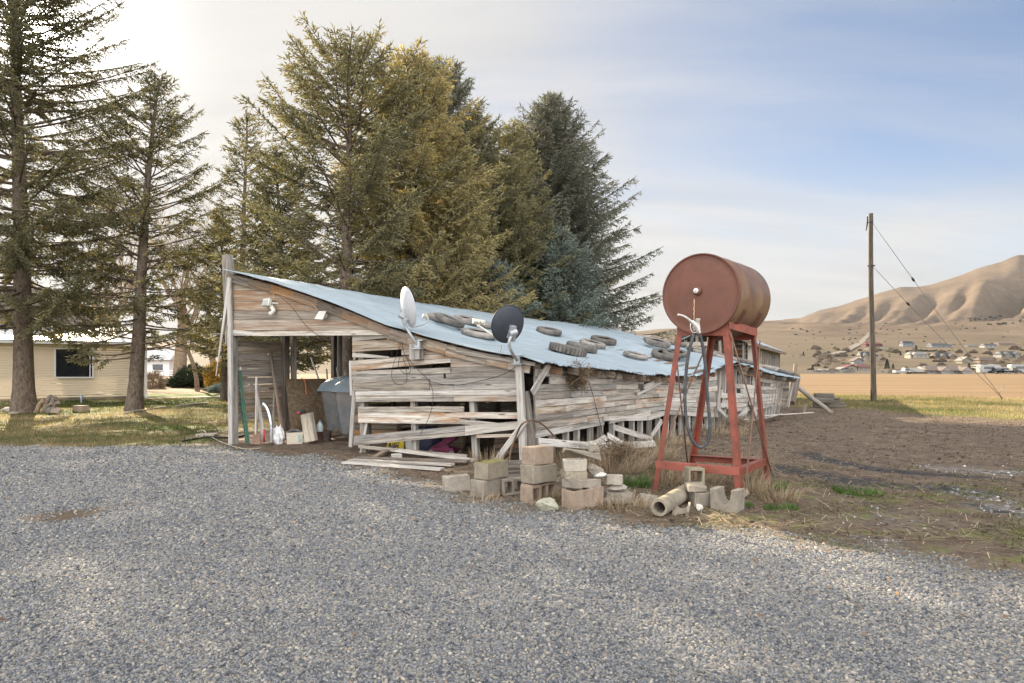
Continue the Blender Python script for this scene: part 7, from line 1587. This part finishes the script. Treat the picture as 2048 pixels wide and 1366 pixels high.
for (d0_, d1_, st) in ((2.55, 4.0, .0150), (4.0, 5.8, .0168), (5.8, 9.0, .0205), (9.0, 13.2, .027)):
    gx_ = np.arange(-1.0*d1_-1, 1.0*d1_+1, st); gy_ = np.arange(d0_, d1_, st); X_, Y_ = np.meshgrid(gx_, gy_); X_ = X_.ravel()+r.uniform(-.6, .6, X_.size)*st; Y_ = Y_.ravel()+r.uniform(-.6, .6, Y_.size)*st
    k = (np.abs(X_) < .77*Y_+.7); X_, Y_ = X_[k], Y_[k]; sd = poly_sd(X_, Y_, GRAVEL)+((fbm(X_*1.3, Y_*1.3, 3)-.5)*.9+(fbm(X_*5, Y_*5, 9)-.5)*.35)*1.1; pt = poly_sd(X_, Y_, DRIVEPATCH)+(fbm(X_*3, Y_*3, 31)-.5)*.5
    k = (r.random(len(X_)) < np.clip(sd/.8+.45, 0, 1)**1.2) & (r.random(len(X_)) > np.clip(pt/.2+.5, 0, .88)); xs_.append(X_[k]); ys_.append(Y_[k]); ss_.append(np.clip(r.lognormal(0, .28, k.sum()), .5, 1.9)*st*.54)
X_, Y_, S_ = np.concatenate(xs_), np.concatenate(ys_), np.concatenate(ss_); tn = np.clip(r.beta(1.5, 1.6, len(X_)), 0, 1); tn = np.where(r.random(len(X_)) < .95, tn*.955, tn)
stones('gravel', 'crushed blue grey gravel covering the driveway', X_, Y_, S_, 5, M_GST, tn)
x, y, r = scatter(26000, 2, 16, 4, 12.5, 22); wg_, wf_, wd_ = regions(x, y)
def at_(p, arr): ix = np.clip(np.searchsorted(gx, p[0]), 0, nx-1); iy = np.clip(np.searchsorted(gy, p[1]), 0, ny-1); return arr[iy, ix]
st_ = at_((x, y), stony); keep = (r.random(len(x)) < st_*.45+.010) & (wg_ < .4) & (x/y < .83); x, y = x[keep], y[keep]; stones('pebbles', 'pale stones spread over the dirt at the right', x, y, np.clip(r.lognormal(0, .4, len(x)), .4, 2.2)*.0125, 6, M_PST, r.uniform(0, 1, len(x)))
x, y, r = scatter(60000, -3, 17, 4.5, 24, 61); wg_, wf_, wd_ = regions(x, y); keep = (r.random(len(x)) < wd_*(fbm(x*1.6, y*1.6, 62) > .42)*.8) & (wg_ < .3) & (np.abs(x/y) < .84); x, y = x[keep], y[keep]
stones('clods', 'small brown clods and crumbs of soil over the dirt yard', x, y, np.clip(r.lognormal(0, .5, len(x)), .35, 3.0)*.0095, 63, stones_mat('soil_clods', [(0, (.035, .026, .02)), (.5, (.095, .07, .053)), (1, (.20, .155, .115))]), r.uniform(0, 1, len(x)), .2)
# clumps of dry weed and green tufts, each one a plant
def tuft(label, loc, n, h0, h1, rad, spread, mat, seed, w=.004, cat='weed', group=None, name='dry_weed', tone=.5):
    r = np.random.default_rng(seed); a_ = r.uniform(0, 6.28, n); q = rad*np.sqrt(r.uniform(0, 1, n)); x_ = loc[0]+q*np.cos(a_); y_ = loc[1]+q*np.sin(a_); P = np.stack([x_, y_, gz(x_, y_)], -1); v, f = blades(P, r.uniform(h0, h1, n), spread, r.uniform(.6, 1.3, n)*w, seed, .7)
    o = np_obj(name, v, f, mat, None, np.repeat(np.clip(r.normal(tone, .25, n), 0, 1), 5), (loc[0], loc[1], 0)); return tag(o, label, cat, group)
dw = 'dry weeds around the shed and tank'
for lb, px, yy_, n, h0, h1, rad, sp in (('bleached bent weeds around the right front leg of the tank stand', 1500, 985, 340, .10, .34, .24, .9), ('pale dry weeds between the back legs of the tank stand', 1470, 950, 600, .12, .42, .42, .8), ('dry weeds below the front rail of the tank stand', 1385, 960, 480, .08, .28, .40, .9), ('dry weeds at the left front leg of the tank stand', 1325, 965, 320, .08, .30, .25, .9), ('small dry clump right of the tank stand', 1560, 1003, 260, .08, .26, .2, .7), ('dry weeds tangled behind the rubble pile', 1225, 940, 700, .15, .5, .45, 1.0), ('grey dead weeds between the rubble and the fallen boards', 1160, 925, 600, .15, .5, .4, 1.0), ('dry weeds at the foot of the side wall near the tank', 1290, 915, 600, .15, .45, .5, 1.0), ('thin dry weeds behind the mossy block', 975, 935, 160, .15, .38, .25, .7), ('dry weeds under the heap of boards far along the wall', 1430, 868, 500, .1, .35, .7, 1.0), ('low dry weeds round the foot of the three-high block column', 1125, 1002, 260, .05, .2, .22, .9), ('thin dry weeds in front of the leftmost block pair', 960, 1004, 160, .03, .14, .25, .9), ('dry stalks right of the rubble pile by the drain pipe', 1250, 1012, 300, .06, .22, .3, 1.0), ('dry weeds near the foot of the door gap', 1340, 890, 420, .1, .4, .5, 1.0)):
    tuft(lb, G(px, yy_), n, h0, h1, rad, sp, M_STRAW, px, .0042, 'weed', dw, tone=.45)
for lb, px, yy_, n, h1, rad in (('green grass tuft right of the rubble pile', 1265, 972, 420, .22, .20), ('green grass tuft against the left stand leg', 1328, 950, 300, .24, .16), ('green grass tuft at the far right stand leg', 1550, 980, 220, .16, .14), ('round green tuft alone on the dark dirt', 1716, 988, 420, .13, .26), ('small green tuft before the trough block', 1482, 1010, 160, .08, .12), ('flat green tuft right of the dry clump', 1562, 1018, 200, .07, .18)): tuft(lb, G(px, yy_), n, .04, h1, rad, .6, M_GREENB, px, .004, 'grass tuft', 'green tufts on the dirt', 'grass_tuft')
def tangle(label, c_, rad, n, seed, mat, name, cat, flat=1.0):
    r = random.Random(seed); ac = Acc(); 
    for i in range(n):
        p = Vector((r.gauss(0, 1), r.gauss(0, 1), r.gauss(0, 1))).normalized()*rad*r.uniform(.1, .7); d = Vector((r.gauss(0, 1), r.gauss(0, 1), r.gauss(0, 1))).normalized(); P = []
        for k in range(6): P.append((c_.x+p.x, c_.y+p.y, c_.z+p.z*flat)); d = (d+Vector((r.gauss(0, .5), r.gauss(0, .5), r.gauss(0, .5)))).normalized(); p = p+d*rad*.22
        v, f = tri_tube(np.array(P), np.linspace(.005, .002, 6), 3); ac.add(v, f, np.full(len(v), r.random()))
    o = ac.obj(name, mat, None, c_); return tag(o, label, cat)
tangle('brown tumbleweed caught under the eave of the side wall', S(1155, 750, .16), .24, 330, 3, M_STICK, 'tumbleweed', 'tumbleweed'); tangle('grey tumbleweed hanging below the brown one on the side wall', S(1160, 766, .14), .17, 120, 4, M_STRAW, 'tumbleweed', 'tumbleweed', .7); g_ = G(1170, 935); g_.z = .16; tangle('brown twig tangle behind the rubble pile at the wall foot', S(1170, 905, .3), .32, 300, 5, M_STICK, 'twig_tangle', 'brush', .6); tangle('grey brush tangle beside the broad split board', G(1235, 935)+Z_*.2, .36, 360, 6, M_STICK, 'twig_tangle', 'brush', .7); tangle('brush tangle in the board heap below the door gap', S(1470, 845, .5), .4, 260, 7, M_STRAW, 'twig_tangle', 'brush', .6)
# ================================================================ thin valley air
def haze():
    zlo = float(min(ZT.min(), ZZ.min()))-1.5; zhi = float(max(ZT.max(), 24))+8
    bm = bmesh.new(); bmesh.ops.create_cube(bm, size=1)
    me = bpy.data.meshes.new('haze'); bm.to_mesh(me); bm.free(); o = bpy.data.objects.new('haze', me); link(o)
    o.scale = (32000, 7600, zhi-zlo); o.location = (0, 2000, (zhi+zlo)/2)
    m = bpy.data.materials.new('valley_haze'); m.use_nodes = True; nt = m.node_tree
    for n_ in list(nt.nodes): nt.nodes.remove(n_)
    out = nt.nodes.new('ShaderNodeOutputMaterial'); v = nt.nodes.new('ShaderNodeVolumePrincipled'); v.inputs['Density'].default_value = 1.5e-5; v.inputs['Color'].default_value = (.86, .90, .97, 1); v.inputs['Anisotropy'].default_value = .2
    nt.links.new(v.outputs['Volume'], out.inputs['Volume']); me.materials.append(m); tag(o, 'thin pale haze over the valley', None, None, 'stuff')
haze()
